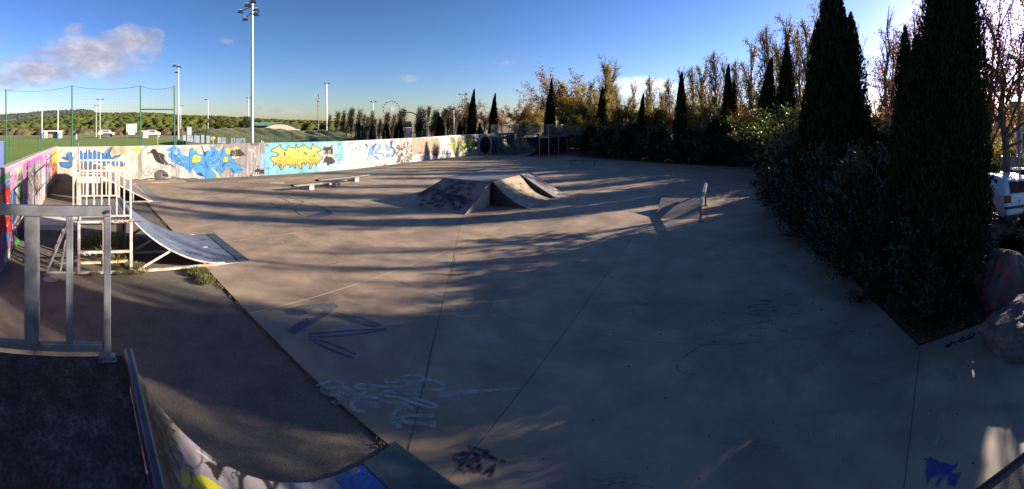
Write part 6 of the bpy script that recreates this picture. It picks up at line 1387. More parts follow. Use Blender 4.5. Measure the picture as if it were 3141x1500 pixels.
# floodlight masts
def mast(x, ytop, d, r0, r1, label, heads, steps=False, bright='mast', group='floodlight masts', base=0.0, arm=1.0):
    p = pol(x, d); z = hz(ytop, d)
    t = thing('floodlight_mast', label, 'floodlight', (p[0], p[1], base), -(x - CX) / F, group)
    MB().tube((0, 0, -.1), (0, 0, z - base), r0, r1, 12).build('mast', MT[bright], t, smooth=False)
    if steps:
        k = 1.6
        rg_ = MB().tube((0, 0, 0), (0, 0, .03), 1, n=12).mesh('joint_ring', MT['greysteel']); cr_ = MB().bar((.09, 0, 0), (r0 + .14, 0, 0), .02, .02).mesh('climbing_rung', MT['greysteel'])
        while k < z - .5:
            o = link('joint_ring', rg_, t, (0, 0, k)); o.scale = ((r0 - (r0 - r1) * k / z) * 1.06,) * 2 + (1,); link('climbing_rung', cr_, t, (0, 0, k + .2)); k += .47
    if heads:
        for (x0, z0_, x1, z1_, s) in heads: MB().bar((x0 * arm, 0, z - base + z0_ * arm), (x1 * arm, 0, z - base + z1_ * arm), .07 * arm, .07 * arm).build('cross_arm', MT['lampblk'], t)
        for (x0, z0_, x1, z1_, s) in heads:
            hb = MB(); cx_, cz = x1 * arm, z - base + z1_ * arm; s2 = s * arm
            hb.hexa([(cx_ - s2, -.35 * s2, cz - .42 * s2), (cx_ + s2, -.35 * s2, cz - .42 * s2), (cx_ + s2, .9 * s2, cz - .5 * s2), (cx_ - s2, .9 * s2, cz - .5 * s2),
                     (cx_ - s2 * .55, -.2 * s2, cz + .4 * s2), (cx_ + s2 * .55, -.2 * s2, cz + .4 * s2), (cx_ + s2 * .55, .5 * s2, cz + .4 * s2), (cx_ - s2 * .55, .5 * s2, cz + .4 * s2)])
            l = hb.build('lamp', MT['lampblk'], t)
            MB().box(cx_ - s2 * .6, cx_ + s2 * .6, -.3 * s2, .6 * s2, cz + .41 * s2, cz + .5 * s2).build('lamp_cover', MT['white'], l)
    return t
H1 = [(0, -.2, -.9, -.55, .22), (0, -.6, -.55, -1.15, .22), (0, 0, -.35, -.05, .24), (0, .1, .05, .25, .26), (0, -.3, .28, -.45, .26), (0, -.7, .25, -.75, .26)]
H2 = [(0, 0, -.8, .1, .3), (0, 0, .4, .1, .3), (0, -.4, .2, -.6, .3)]
H3 = [(0, 0, -.6, .25, .28), (0, 0, .6, .25, .28)]
mast(773.5, 12, 39, .155, .115, 'tallest floodlight mast, thick grey pole with a cluster of lamps, right behind the wall', H1, True, arm=1.25)
mast(547, 202, 72, .16, .10, 'second tallest floodlight mast beside the ball-stop net, with three lamps', [(0, -.1, -.7, .1, .4), (0, -.1, .1, -.1, .4), (0, -.9, -.3, -1.1, .35)])
mast(638, 306, 150, .16, .12, 'thin distant mast with a single white lamp left of the thick mast', [(0, 0, -.9, .1, .45)])
mast(762, 302, 160, .16, .12, 'thin distant mast almost touching the thick mast on its left', [(0, 0, -.6, .3, .4), (0, -.2, .8, .2, .4), (0, -.9, -.5, -1.2, .35)])
mast(554, 326, 130, .13, .10, 'faint distant mast just right of the second tallest mast', H3)
mast(307, 307, 88, .085, .06, 'right one of the two thin masts at the far side of the pitch', H3)
mast(295, 325, 100, .085, .06, 'left one of the two thin masts at the far side of the pitch', [(0, 0, -.3, .15, .25), (0, 0, .4, .15, .25)])
mast(1002, 258, 112, .17, .13, 'slim pale mast with two lamps between the antenna pole and the trees', H3)
mast(1145, 314, 190, .17, .14, 'distant thin mast with two lamps left of the ferris wheel', [(0, 0, -1.0, .4, .5), (0, 0, 1.0, .4, .5)])
mast(1421, 292, 150, .13, .12, 'distant floodlight with three dark lamps above the brown trees', [(0, 0, -1.4, .3, .4), (0, 0, 1.0, .5, .5), (0, -1.4, 1.2, -1.3, .5)])
p = pol(976, 92); t = thing('antenna_pole', 'telecom pole with white antenna panels at its top', 'antenna', p, -(976 - CX) / F)
z = hz(287, 92); MB().tube((0, 0, 0), (0, 0, z - 1.2), .15, .11, 10).build('pole', MT['greysteel'], t)
for dx in (-.19, .19): MB().box(dx - .08, dx + .08, -.1, .1, z - 1.15, z).build('antenna_panel', MT['white'], t)
MB().box(-.1, .1, -.08, .08, z - 1.2, z - .05).build('core_pipe', MT['lampblk'], t); MB().box(-.2, .2, -.15, .15, z - 1.9, z - 1.75).build('bracket', MT['lampblk'], t); MB().box(-.26, .26, -.1, .1, z - 2.9, z - 2.82).build('bracket', MT['lampblk'], t)
# street lamps behind the wall
p = pol(1394, 46); t = thing('street_lamp', 'white street lamp pole with small dark head behind the tan mural', 'street lamp', p, -(1394 - CX) / F)
z = hz(338, 46); MB().tube((0, 0, 0), (-.08, 0, z), .075, .05, 8).build('pole', MT['white'], t); MB().bar((-.08, 0, z), (-.28, 0, z + .1), .05, .05).build('arm', MT['lampblk'], t); MB().box(-.34, -.1, -.12, .12, z + .06, z + .2).build('lamp_head', MT['lampblk'], t)
p = pol(1309, 50); t = thing('street_lamp', 'slim yellowish pole without lamp left of the street lamp', 'pole', p); MB().tube((0, 0, 0), (0, 0, hz(352, 50)), .05, .04, 8).build('pole', MT['mast'], t)

# rugby goal, goals, shelters, boards
def rugby(x0, x1, ytop, ybar, d, pads, label):
    a_, b_ = Vector(pol(x0, d)), Vector(pol(x1, d)); t = thing('rugby_goal', label, 'rugby posts', tuple((a_ + b_) / 2)); O = (a_ + b_) / 2
    for q_ in (a_, b_):
        MB().tube(q_ - O, q_ - O + Vector((0, 0, hz(ytop, d))), .09, .07, 8).build('post', MT['white'], t)
        if pads: MB().box(q_.x - O.x - .24, q_.x - O.x + .24, q_.y - O.y - .24, q_.y - O.y + .24, 0.01, 1.3).build('post_pad', MT['blue'], t, bevel=.03)
    MB().tube(a_ - O + Vector((0, 0, hz(ybar, d))), b_ - O + Vector((0, 0, hz(ybar, d))), .07, n=8).build('crossbar', MT['white'], t)
rugby(129, 178, 333, 402, 84, True, 'white rugby posts with blue pads at the far side of the pitch')
p = pol(-6, 24); t = thing('padded_post', 'blue padded goal post cut off at the left edge of the picture', 'rugby posts', p)
MB().box(-.28, .28, -.28, .28, 0.3, hz(432, 24)).build('post_pad', MT['blue'], t, bevel=.04); MB().tube((0, 0, 0), (0, 0, 2.0), .08, n=8).build('post', MT['white'], t)
def shelter(x0, x1, ytop, d, label, m='cream', side=True):
    a_, b_ = Vector(pol(x0, d)), Vector(pol(x1, d)); O = (a_ + b_) / 2; dd = (b_ - a_); L = dd.length; rz = math.atan2(dd.y, dd.x); h = hz(ytop, d)
    t = thing('team_shelter', label, 'shelter', tuple(O), rz)
    MB().box(-L / 2, L / 2, 0.9, 1.0, 0, h - .1).build('back_wall', MT['greysteel'], t); MB().box(-L / 2 - .15, L / 2 + .15, -.6, 1.1, h - .14, h).build('roof', MT[m], t)
    for x in (-L / 2 + .2, L / 2 - .9): MB().box(x, x + .7, -.5, .88, 0, h - .15).build('side_wall', MT[m], t)
    return t
shelter(134, 192, 401, 92, 'cream hut with open front and green net beside the rugby posts')
shelter(436, 456, 401, 92, 'small white shelter right of the white sign')
a_ = pol(404, 90); t = thing('sign_board', 'large white sign board with a green patch on short legs beyond the pitch', 'sign', a_, -(404 - CX) / F)
zt, zb = hz(380, 90), hz(405, 90)
MB().box(-1.15, 1.15, -.05, .05, zb, zt).build('board', MT['white'], t)
MB().box(-1.1, -.1, -.058, -.052, zt - .14, zt - .04).build('green_stripe', MT['roofgreen'], t); MB().box(.55, 1.1, -.058, -.052, zb + .1, zb + .6).build('green_stripe', MT['roofgreen'], t)
mb = MB()
for k, (x0, x1, z_) in enumerate(((-.8, .9, .45), (-.8, .2, .62), (-.9, .4, .95), (-.9, .3, 1.1), (-.9, .45, 1.25))): mb.box(x0, x1, -.059, -.052, zt - z_ - .05, zt - z_)
mb.build('text_line', MT['greysteel'], t)
MB().box(-.75, .75, -.04, .04, zb - .55, zb - .04).build('lower_board', MT['white'], t)
for x in (-1.0, 1.0): MB().bar((x, 0, 0), (x, 0, zb), .08, .08).build('leg', MT['greysteel'], t)
p = pol(234, 84); t = thing('corner_marker', 'white corner post at the pitch edge right of the rugby posts', 'marker post', p); MB().tube((0, 0, 0), (0, 0, 1.1), .11, n=8).build('pole', MT['white'], t); MB().bar((0, 0, .3), (-.5, 0, 0), .06, .06).build('brace', MT['white'], t)
for i, (x, d, lb) in enumerate(((654, 44, 'yellow corner flag among the pale pitch boards'), (802, 36, 'yellow corner flag behind the wall just left of the blue mural'), (484, 60, 'yellow corner flag beside the far end of the pale pitch boards'))):
    p = pol(x, d); t = thing('corner_flag', lb, 'flag', p, -(x - CX) / F); zt = hz((418, 430, 414)[i], d); MB().tube((0, 0, 0), (0, 0, zt), .02, n=6).build('pole', MT['white'], t)
    MB().hexa([(0, 0, zt - .3), (.25, .05, zt - .28), (.25, .07, zt - .28), (0, .02, zt - .3), (0, 0, zt), (.22, -.05, zt - .05), (.22, -.03, zt - .05), (0, .02, zt)]).build('cloth', mat('flag_yellow', (.55, .55, .04), rough=.7), t)
bn = ['with a dark corner mark, farthest left', 'second from the left, below the tall panel', 'third from the left with dark print', 'fourth from the left', 'fifth from the left', 'behind the short green fence post', 'just left of the yellow flag', 'first right of the yellow flag', 'second right of the yellow flag', 'with a dark curved logo', 'with three lines of print', 'with a tall black letter A, farthest right']
for i, (x0, x1, yt, yb_, d) in enumerate([(561, 570, 415, 432, 56), (574, 583, 416, 434, 54), (584, 592, 416, 436, 53), (596, 601, 414, 437, 52), (602, 612, 416, 438, 50), (617, 626, 414, 438, 48), (634, 643, 416, 439, 47), (646, 653, 420, 430, 46), (667, 678, 421, 439, 45), (680, 692, 422, 440, 44), (708, 720, 423, 440, 42), (723, 735, 425, 441, 41)] + [(737, 752, 424, 441, 40)]):
    if i == 12: lb = 'with a tall black letter A, farthest right'
    elif i == 11: lb = 'with three lines of print, second from the right'
    else: lb = bn[i]
    a_, b_ = Vector(pol(x0, d)), Vector(pol(x1, d)); O = (a_ + b_) / 2; dd = b_ - a_; t = thing('pitch_board', 'pale advertising board on the pitch fence, ' + lb, 'board', tuple(O), math.atan2(dd.y, dd.x), 'pale advertising boards along the pitch')
    z1, z0 = hz(yt, d), hz(yb_, d); w = dd.length / 2; MB().box(-w, w, -.02, .02, z0, z1).build('board', MT['panelblue'], t)
    for s_ in (-1, 1): MB().box(s_ * w - .02, s_ * w + .02, .022, .06, 0, z1 + .1).build('leg', MT['greysteel'], t)
    if i == 12: strokes('lettering', t, [[(-.12, z0 + .05), (0, z1 - .1), (.12, z0 + .05)], [(-.08, z0 + .2), (.08, z0 + .2)]], .05, MT['lampblk'], lambda u, v: (u, -.023, v))
    elif i in (2, 9, 10, 11): strokes('lettering', t, [[(-w * .6, z1 - .12), (w * .6, z1 - .12)], [(-w * .6, z1 - .25), (w * .3, z1 - .3), (w * .6, z1 - .2)]], .035, MT['lampblk'], lambda u, v: (u, -.023, v))
p = pol(581, 50); t = thing('banner', 'tall grey-blue banner with a shield emblem standing over the pitch boards', 'banner', p, -(581 - CX) / F); zt, zb = hz(389, 50), hz(415, 50)
MB().box(-.29, .29, -.02, .02, zb, zt).build('cloth', MT['panelblue'], t); strokes('emblem', t, [[(-.16, zt - .15), (-.16, zt - .6), (0, zt - .85), (.16, zt - .6), (.16, zt - .15)], [(-.2, zt - .8), (0, zt - 1.0), (.2, zt - .8)]], .03, MT['white'], lambda u, v: (u, -.024, v)); MB().bar((-.31, 0, 0), (-.31, 0, zt), .04, .04).build('pole', MT['greysteel'], t)

# mounds behind the fence
def mound(name, pts, depth, lab):              # pts: (px, crest y, distance)
    nU = 90; nW = 16; V = []
    xs = np.linspace(pts[0][0], pts[-1][0], nU); ys = np.interp(xs, [p_[0] for p_ in pts], [p_[1] for p_ in pts]); ds = np.interp(xs, [p_[0] for p_ in pts], [p_[2] for p_ in pts]); r_ = np.random.RandomState(4)
    for j in range(nW + 1):
        w = j / nW
        for i in range(nU):
            d = ds[i] - depth * (1 - w) ; h = max(.02, hz(ys[i], ds[i])); prof = w ** .6 * (1 - .0 * w) + .05 * math.sin(9 * w + i * .16)
            z = h * min(1.02, max(0, prof)) + (0.10 * math.sin(i * .9 + j) + .08 * r_.rand()) * (w if w < 1 else .6); V.append(pol(xs[i], d, z if w > 0 else -.05))
    for i in range(nU): V.append(pol(xs[i], ds[i] + depth, -.1))
    i = (np.arange(nU - 1)[None, :] + (np.arange(nW + 1) * nU)[:, None]).ravel(); Q = np.stack([i, i + 1, i + 1 + nU, i + nU], 1)
    mi = np.where(Q[:, 0] // nU >= nW - 1, 1, 0); o = link(name, fast_mesh(name, V, Q, [MT['mound'], MT['earth']], mi=mi, smooth=True)); o['kind'] = 'structure'; return o
mound('embankment', [(570, 412, 66), (612, 400, 66), (640, 393, 66), (700, 393, 66), (775, 394, 66), (860, 394, 64), (940, 401, 62), (985, 400, 60), (1030, 404, 58), (1080, 412, 58), (1120, 420, 58)], 13, '')
mound('earth_heap', [(228, 412, 120), (245, 400, 120), (262, 394, 120), (280, 396, 120), (300, 410, 120)], 6, '')
# green fences on the right part
fpx = [(660, 402), (690, 402), (712, 401), (730, 401), (752, 401)]
f2 = thing('mesh_fence', 'green panel fence with many posts running below the embankment behind the pale boards', 'fence', pol(750, 46)); O3 = Vector(f2.location)
for k, x in enumerate((590, 599, 607, 616, 625, 635, 645, 655, 667, 680, 694, 707, 722, 737, 754, 793, 816, 919, 947, 981)):
    d = 62 - (x - 590) * .06 if x < 760 else 46; p = Vector(pol(x, d)) - O3; tubes([(Vector((p.x, p.y, 0)), Vector((p.x, p.y, hz(400, d))), .035)], 6).build('post', MT['green'], f2)
mb = MB()
seg = [Vector(pol(x, 62 - (x - 590) * .06)) - O3 for x in np.linspace(590, 760, 12)] + [Vector(pol(x, 46)) - O3 for x in np.linspace(793, 1010, 12)]
for p, q_ in zip(seg[:-1], seg[1:]):
    for z in np.arange(.3, 2.3, .25): mb.bar((p.x, p.y, z), (q_.x, q_.y, z), .012, .012)
mb.build('wire', MT['greendark'], f2)['kind'] = 'stuff'
def barfence(xa, xb, ytop, d, n, label, name='gate', cat='gate', m='green'):
    a_, b_ = Vector(pol(xa, d)), Vector(pol(xb, d)); O = (a_ + b_) / 2; dd = b_ - a_; L = dd.length; t = thing(name, label, cat, tuple(O), math.atan2(dd.y, dd.x)); h = hz(ytop, d)
    mb = MB(); mb.bar((-L / 2, 0, h - .04), (L / 2, 0, h - .04), .06, .08); mb.bar((-L / 2, 0, .3), (L / 2, 0, .3), .06, .08); mb.bar((-L / 2, 0, 0), (-L / 2, 0, h), .08, .08); mb.bar((L / 2, 0, 0), (L / 2, 0, h), .12, .12); mb.build('frame', MT[m], t)
    bm_ = MB().box(-.018, .018, -.018, .018, .34, h - .08).mesh('bar', MT[m])
    for i in range(n): link('bar', bm_, t, (-L / 2 + L * (i + 1) / (n + 1), 0, 0))
    return t
barfence(842, 897, 404, 40, 13, 'light green barred gate behind the blue mural with yellow letters')
barfence(1000, 1062, 401, 38, 17, 'green barred fence behind the white part of the mural wall', 'barred_fence', 'fence')
barfence(1241, 1252, 410, 44, 3, 'tiny yellowish gate behind the scribbled part of the mural', 'gate', 'gate', 'yellowed'); barfence(1258, 1286, 406, 44, 5, 'small dark green frame behind the scribbled part of the mural', 'gate', 'gate', 'greendark')
f3 = thing('mesh_fence', 'dark green post fence between the conifers behind the white mural', 'fence', pol(1150, 40)); O3 = Vector(f3.location)
for x in (1078, 1093, 1107, 1127, 1181, 1222, 1295, 1330, 1365, 1420): p = Vector(pol(x, 40 + (x - 1078) * .01)) - O3; tubes([(Vector((p.x, p.y, 0)), Vector((p.x, p.y, hz(401, 40))), .04)], 6).build('post', MT['greendark'], f3)
mb = MB()
for x0, x1 in zip(range(1070, 1430, 20), range(1090, 1450, 20)):
    p, q_ = Vector(pol(x0, 40)) - O3, Vector(pol(x1, 40)) - O3
    for z in np.arange(.8, 2.5, .2): mb.bar((p.x, p.y, z), (q_.x, q_.y, z), .012, .012)
mb.build('wire', MT['greendark'], f3)['kind'] = 'stuff'

# green canopy with the cream shell roof
p = pol(820, 140); t = thing('sports_hall', 'low hall with long green roof and cream arched end above the embankment', 'building', p, -(820 - CX) / F)
zt = hz(377, 140); n = 14
mb = MB(); mb.hexa([(-5.0, 0, 1.0), (5.5, 0, 1.0), (5.5, 12, 1.0), (-5.0, 12, 1.0), (-5.0, 0, zt - .6), (5.5, 0, zt - .6), (5.5, 12, zt - .6), (-5, 12, zt - .6)]); mb.build('wall', MT['bluegrey'], t)
mb = MB(); mb.hexa([(-5.2, -1.2, zt - .9), (5.6, -1.2, zt - .9), (5.6, 12, zt), (-5.2, 12, zt), (-5.2, -1.2, zt - .7), (5.6, -1.2, zt - .7), (5.6, 12, zt + .25), (-5.2, 12, zt + .25)]); mb.build('roof', MT['roofgreen'], t)
arc = [(-1.2 + 12.4 * i / n, hz(395, 138) + (hz(379, 138) - hz(395, 138)) * math.sin(math.pi * i / n) ** .8) for i in range(n + 1)]
mb = MB(); mb.add([(x, -2, z_) for x, z_ in arc] + [(x, -2, 1.0) for x, z_ in arc], [(i + 1, i, n + 1 + i, n + 2 + i) for i in range(n)]); mb.add([(x, -2, z_) for x, z_ in arc] + [(x, 9, z_) for x, z_ in arc], [(i, i + 1, n + 2 + i, n + 1 + i) for i in range(n)]); mb.build('arched_wall', MT['cream'], t)
mb = MB()
for i in range(n): mb.bar((arc[i][0], -2.1, arc[i][1] + .1), (arc[i + 1][0], -2.1, arc[i + 1][1] + .1), .3, .22)
mb.build('roof_edge', MT['bark'], t)

# buildings and fair rides beyond the trees
def block(x0, x1, yt, d, m, label, roof=None, wins=0, depth=8, name='building', yb=None):
    a_, b_ = Vector(pol(x0, d)), Vector(pol(x1, d)); O = (a_ + b_) / 2; dd = b_ - a_; L = dd.length; h = hz(yt, d)
    t = thing(name, label, 'building', tuple(O), math.atan2(dd.y, dd.x)); MB().box(-L / 2, L / 2, 0, depth, 0, h).build('wall', MT[m], t)
    if roof: MB().hexa([(-L / 2 - .3, -.5, h - .05), (L / 2 + .3, -.5, h - .05), (L / 2 + .3, depth + .4, h - .05), (-L / 2 - .3, depth + .4, h - .05), (-L / 2 + .4, 1.2, h + .7), (L / 2 - .4, 1.2, h + .7), (L / 2 - .4, depth - 1, h + .7), (-L / 2 + .4, depth - 1, h + .7)]).build('roof', MT[roof], t)
    for i in range(wins):
        x = -L / 2 + L * (i + .5) / wins; w_ = MB().box(x - .45, x + .45, -.06, -.01, h - 1.7, h - .7).build('window', MT['glassdark'], t); MB().box(x - .5, x + .5, -.09, -.062, h - 1.78, h - 1.7).build('sill', MT['white'], w_)
    return t
block(1034, 1066, 386, 90, 'cream', 'small cream building glimpsed low between the brown windblown poplars', wins=3)
block(1095, 1138, 390, 84, 'cream', 'pale building with beige roof left of the slender poplar', 'cream', 0)
block(1100, 1140, 378, 130, 'bluegrey', 'dark blue-grey flat building behind the pale roofs', wins=4)
block(1118, 1150, 391, 78, 'white', 'white gabled shed with grey roof below the slender poplar', 'greysteel')
block(1240, 1262, 372, 110, 'bluegrey', 'dark blue fair stand under the arch', wins=3)
block(1244, 1264, 392, 70, 'white', 'white van-like cabin low behind the small gates')
block(1575, 1640, 384, 80, 'cream', 'pale house glimpsed under the plane trees behind the half pipe', 'tile', 3)
p = pol(1142, 96); t = thing('fair_slide', 'white slanting slide structure left of the ferris wheel', 'slide', p, -(1142 - CX) / F)
mb = MB(); mb.bar((.2, 0, 3.1), (1.9, 0, 5.0), .3, .28); mb.bar((.5, 0, 3.0), (2.1, 0, 4.4), .25, .2); mb.bar((1.9, 0, 0), (1.9, 0, 5.0), .2, .2); mb.build('chute', MT['white'], t)
p = pol(1255, 96); t = thing('arch_frame', 'dark truss arch right of the ferris wheel', 'arch', p, -(1255 - CX) / F)
mb = MB(); ar = [(2.0 * math.cos(math.pi * (1 - i / 10)), 4.6 + 1.35 * math.sin(math.pi * i / 10)) for i in range(11)]
for i in range(10): mb.bar((ar[i][0], 0, ar[i][1]), (ar[i + 1][0], 0, ar[i + 1][1]), .3, .26)
mb.bar((-2, 0, 0), (-2, 0, 4.6), .25, .25); mb.bar((2, 0, 0), (2, 0, 4.6), .25, .25); mb.build('truss', MT['bluegrey'], t)
# ferris wheel
d = 420; p = pol(1201, d); t = thing('ferris_wheel', 'distant white ferris wheel rising behind the windblown poplars', 'ferris wheel', p, -(1201 - CX) / F + R(12)); cz = hz(334, d); rw = 27 * d / F
mb = MB()
for rr_ in (rw, rw * .88):
    for i in range(36):
        a0_, a1_ = 2 * math.pi * i / 36, 2 * math.pi * (i + 1) / 36; mb.bar((rr_ * math.cos(a0_), 0, cz + rr_ * math.sin(a0_)), (rr_ * math.cos(a1_), 0, cz + rr_ * math.sin(a1_)), .22, .22, up=(0, 1, 0))
mb.build('rim', MT['white'], t)
sp = MB().bar((0, 0, .6), (0, 0, rw * .95), .13, .13).mesh('spoke', MT['white'])
for i in range(24):
    o = link('spoke', sp, t, (0, 0, cz)); o.rotation_euler = (0, 2 * math.pi * i / 24, 0)
MB().tube((0, -.8, cz), (0, .8, cz), 1.7, n=16).build('hub', MT['white'], t)
gd = MB().box(-.55, .55, -.5, .5, -1.2, 0.1).mesh('gondola', MT['bluegrey'])
for i in range(18): link('gondola', gd, t, ((rw * .94) * math.cos(2 * math.pi * i / 18 + .1), 0, cz + rw * .94 * math.sin(2 * math.pi * i / 18 + .1)))
for s_ in (-1, 1): MB().bar((s_ * rw * .5, 1, 0), (0, 1, cz), .6, .6).build('support_leg', MT['white'], t)

# parked vans on the far field, seen a few pixels high
for i, (x, d, lb) in enumerate(((326, 95, 'white car parked beyond the pitch left of the white sign'), (468, 95, 'white car parked beyond the pitch right of the small shelter'))):
    p = pol(x, d); t = thing('parked_car', lb, 'car', p, -(x - CX) / F, 'cars parked beyond the pitch')
    prof = [(-1.9, .35), (1.9, .35), (1.95, .8), (1.2, .95), (.7, 1.4), (-1.1, 1.42), (-1.75, .95), (-1.95, .85)]
    vs = [(x_, -.8, z_ + .35) for x_, z_ in prof] + [(x_, .8, z_ + .35) for x_, z_ in prof]; m_ = len(prof)
    MB().add(vs, [tuple(range(m_)), tuple(range(2 * m_ - 1, m_ - 1, -1))] + [(j, m_ + j, m_ + (j + 1) % m_, (j + 1) % m_) for j in range(m_)]).build('body', MT['white'], t)
    MB().hexa([(-1.0, -.82, 1.32), (.75, -.82, 1.32), (.75, -.805, 1.32), (-1.0, -.805, 1.32), (-.85, -.815, 1.68), (.55, -.815, 1.68), (.55, -.805, 1.68), (-.85, -.805, 1.68)]).build('side_window', MT['glassdark'], t)
    for xx in (-1.2, 1.2): MB().tube((xx, -.84, .5), (xx, -.6, .5), .32, n=12).build('wheel', MT['tyre'], t)

# ================================================================ HILLS
def ridge(name, pts, d0, d1, m, nU=160, nW=14, rough=.03, seed=1):
    r_ = np.random.RandomState(seed); xs = np.linspace(pts[0][0], pts[-1][0], nU); ys = np.interp(xs, [p_[0] for p_ in pts], [p_[1] for p_ in pts]); V = []
    ph = r_.uniform(0, 6, 6)
    for j in range(nW + 1):
        w = j / nW
        for i in range(nU):
            d = d0 + (d1 - d0) * w; hh = hz(ys[i], d1); z = hh * (w ** .8)
            z += hh * rough * w * (math.sin(xs[i] * .05 + ph[0] + w * 9) + math.sin(xs[i] * .13 + ph[1] - w * 14) * .6 + r_.normal() * .35); V.append(pol(xs[i], d, z))
    for i in range(nU): V.append(pol(xs[i], d1 + 200, -5))
    i = (np.arange(nU - 1)[None, :] + (np.arange(nW + 1) * nU)[:, None]).ravel(); Q = np.stack([i, i + 1, i + 1 + nU, i + nU], 1)
    o = link(name, fast_mesh(name, V, Q, m, smooth=True)); o['kind'] = 'structure'; return xs, ys
cl = [(-60, 352), (0, 353), (40, 349), (85, 347), (120, 342), (150, 340), (178, 339), (215, 337), (250, 336), (278, 338), (295, 345), (330, 356), (380, 366), (440, 372)]
ridge('limestone_ridge', cl, 900, 1700, MT['cliff'], rough=.02, seed=3)
# cliff bands, standing just proud of the slope
r_ = random.Random(8)
def band(x0, x1, dy, hpx, m, seed):
    rr2 = random.Random(seed); V = []; n = int((x1 - x0) / 1.5); d = 1650
    for i in range(n + 1):
        x = x0 + (x1 - x0) * i / n; y = np.interp(x, [p_[0] for p_ in cl], [p_[1] for p_ in cl]) + dy + rr2.uniform(-.6, .6); e = min(1, i / 4, (n - i) / 4); hh = hpx * (.4 + rr2.random()) * e + .3; dd = d + rr2.uniform(-14, 14)
        V += [pol(x, dd, hz(y, dd)), pol(x, dd - 25, hz(y + hh, dd - 25))]
    o = link('cliff_face', fast_mesh('cliff_face', V, [(2 * i, 2 * i + 1, 2 * i + 3, 2 * i + 2) for i in range(n)], m)); o['kind'] = 'structure'
band(162, 214, 2, 7, MT['lime'], 1); band(222, 290, 2, 6, MT['lime'], 2); band(182, 206, 8, 3, MT['lime'], 5)
for k, (x0, x1, dy) in enumerate(((28, 60, 5), (10, 44, 13), (12, 34, 20), (44, 66, 9), (90, 100, 18), (108, 118, 10), (2, 24, 26))): band(x0, x1, dy, 3.4, MT['lime'], 10 + k)
gh = [(-60, 384), (0, 380), (60, 375), (110, 366), (170, 360), (220, 354), (260, 350), (300, 350), (360, 351), (420, 350), (470, 351), (520, 354), (560, 358), (620, 360), (680, 361), (720, 364), (800, 369), (880, 373), (960, 375), (1040, 377), (1180, 379)]
ridge('pine_hill', gh, 160, 620, MT['hill'], rough=.015, seed=6)
# pine crowns covering the hill
rng = np.random.RandomState(12); base_v = []; 
def blob(rs, sub=6, rings=4):
    V = [(0, 0, 1)]; 
    for i in range(1, rings):
        ph = math.pi * .62 * i / (rings - 1)
        for j in range(sub):
            a = 2 * math.pi * (j + .5 * (i % 2)) / sub; q_ = 1 + rs.uniform(-.25, .25); V.append((math.sin(ph) * math.cos(a) * q_, math.sin(ph) * math.sin(a) * q_, math.cos(ph) * q_))
    T = [(0, 1 + j, 1 + (j + 1) % sub) for j in range(sub)]
    for i in range(rings - 2):
        for j in range(sub):
            a = 1 + i * sub + j; b = 1 + i * sub + (j + 1) % sub; T += [(a, a + sub, b), (b, a + sub, b + sub)]
    return np.array(V), np.array(T)
blobs_ = [blob(rng) for _ in range(8)]
VV = []; QQ = []; TT = []; off = 0
N = 15000; w = rng.uniform(0, 1, N) ** .8; X = rng.uniform(-30, 1060, N); Y = np.interp(X, [g_[0] for g_ in gh], [g_[1] for g_ in gh])
for k in range(N):
    d = 160 + 460 * w[k]; hh = hz(Y[k], 620); z = hh * w[k] ** .8; s = rng.uniform(1.2, 2.6) * rng.choice([1, 1, 1.35]) * (1 if w[k] < .9 else .6); bv, bt = blobs_[rng.randint(8)]; p = np.array(pol(X[k], d, z + (rng.uniform(-.6, .5) if w[k] < .9 else -.6)))
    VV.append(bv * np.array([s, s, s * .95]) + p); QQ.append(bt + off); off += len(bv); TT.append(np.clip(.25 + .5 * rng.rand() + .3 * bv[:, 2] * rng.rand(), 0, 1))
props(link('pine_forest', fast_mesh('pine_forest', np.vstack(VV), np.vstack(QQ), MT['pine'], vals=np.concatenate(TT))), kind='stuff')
VV = []; QQ = []; TT = []; off = 0
for k in range(650):
    x = rng.uniform(-20, 290); t_ = rng.uniform(0, 1) ** .6; y = np.interp(x, [p_[0] for p_ in cl], [p_[1] for p_ in cl]); d = 900 + 790 * t_; z = hz(y, 1700) * t_ ** .8; s = rng.uniform(2, 5); bv, bt = blobs_[rng.randint(8)]
    VV.append(bv * np.array([s, s, s * .8]) + np.array(pol(x, d, z))); QQ.append(bt + off); off += len(bv); TT.append(np.full(len(bv), rng.uniform(0, .6)))
props(link('ridge_scrub', fast_mesh('ridge_scrub', np.vstack(VV), np.vstack(QQ), leaf_mat('hazed_ridge_maquis', [(.03, .042, .035), (.06, .072, .06)], .05, .9, .1), vals=np.concatenate(TT))), kind='stuff')  # scrub colour tinted grey-blue, with distance haze painted in
# scrub at the pitch edge and round trees on the slope foot
VV = []; QQ = []; TT = []; off = 0
for k in range(700):
    x = rng.uniform(-40, 620); d = rng.uniform(118, 155); s = rng.uniform(.8, 1.9); bv, bt = blobs_[rng.randint(8)]
    VV.append(bv * np.array([s * 1.3, s * 1.3, s]) + np.array(pol(x, d, .2))); QQ.append(bt + off); off += len(bv); TT.append(np.full(len(bv), rng.uniform(0, .8)))
props(link('field_scrub', fast_mesh('field_scrub', np.vstack(VV), np.vstack(QQ), leaf_mat('dry_scrub', [(.035, .03, .015), (.09, .075, .04), (.07, .075, .03)], .1, .9, .1), vals=np.concatenate(TT))), kind='stuff')
for i, (x, y, d, s, lb) in enumerate([(664, 364, 110, 1.0, 'round dark green tree on the embankment left of the thick mast'), (752, 358, 120, .8, 'dark pointed tree just left of the thick mast'), (740, 372, 118, .6, 'small dark tree left of the thick mast foot')]):
    h = hz(y, d); place_tree('round_tree', lb, 'tree', BRD[3], pol(x, d), i, h / 4.4 * 1.2 * s, h / 4.4)

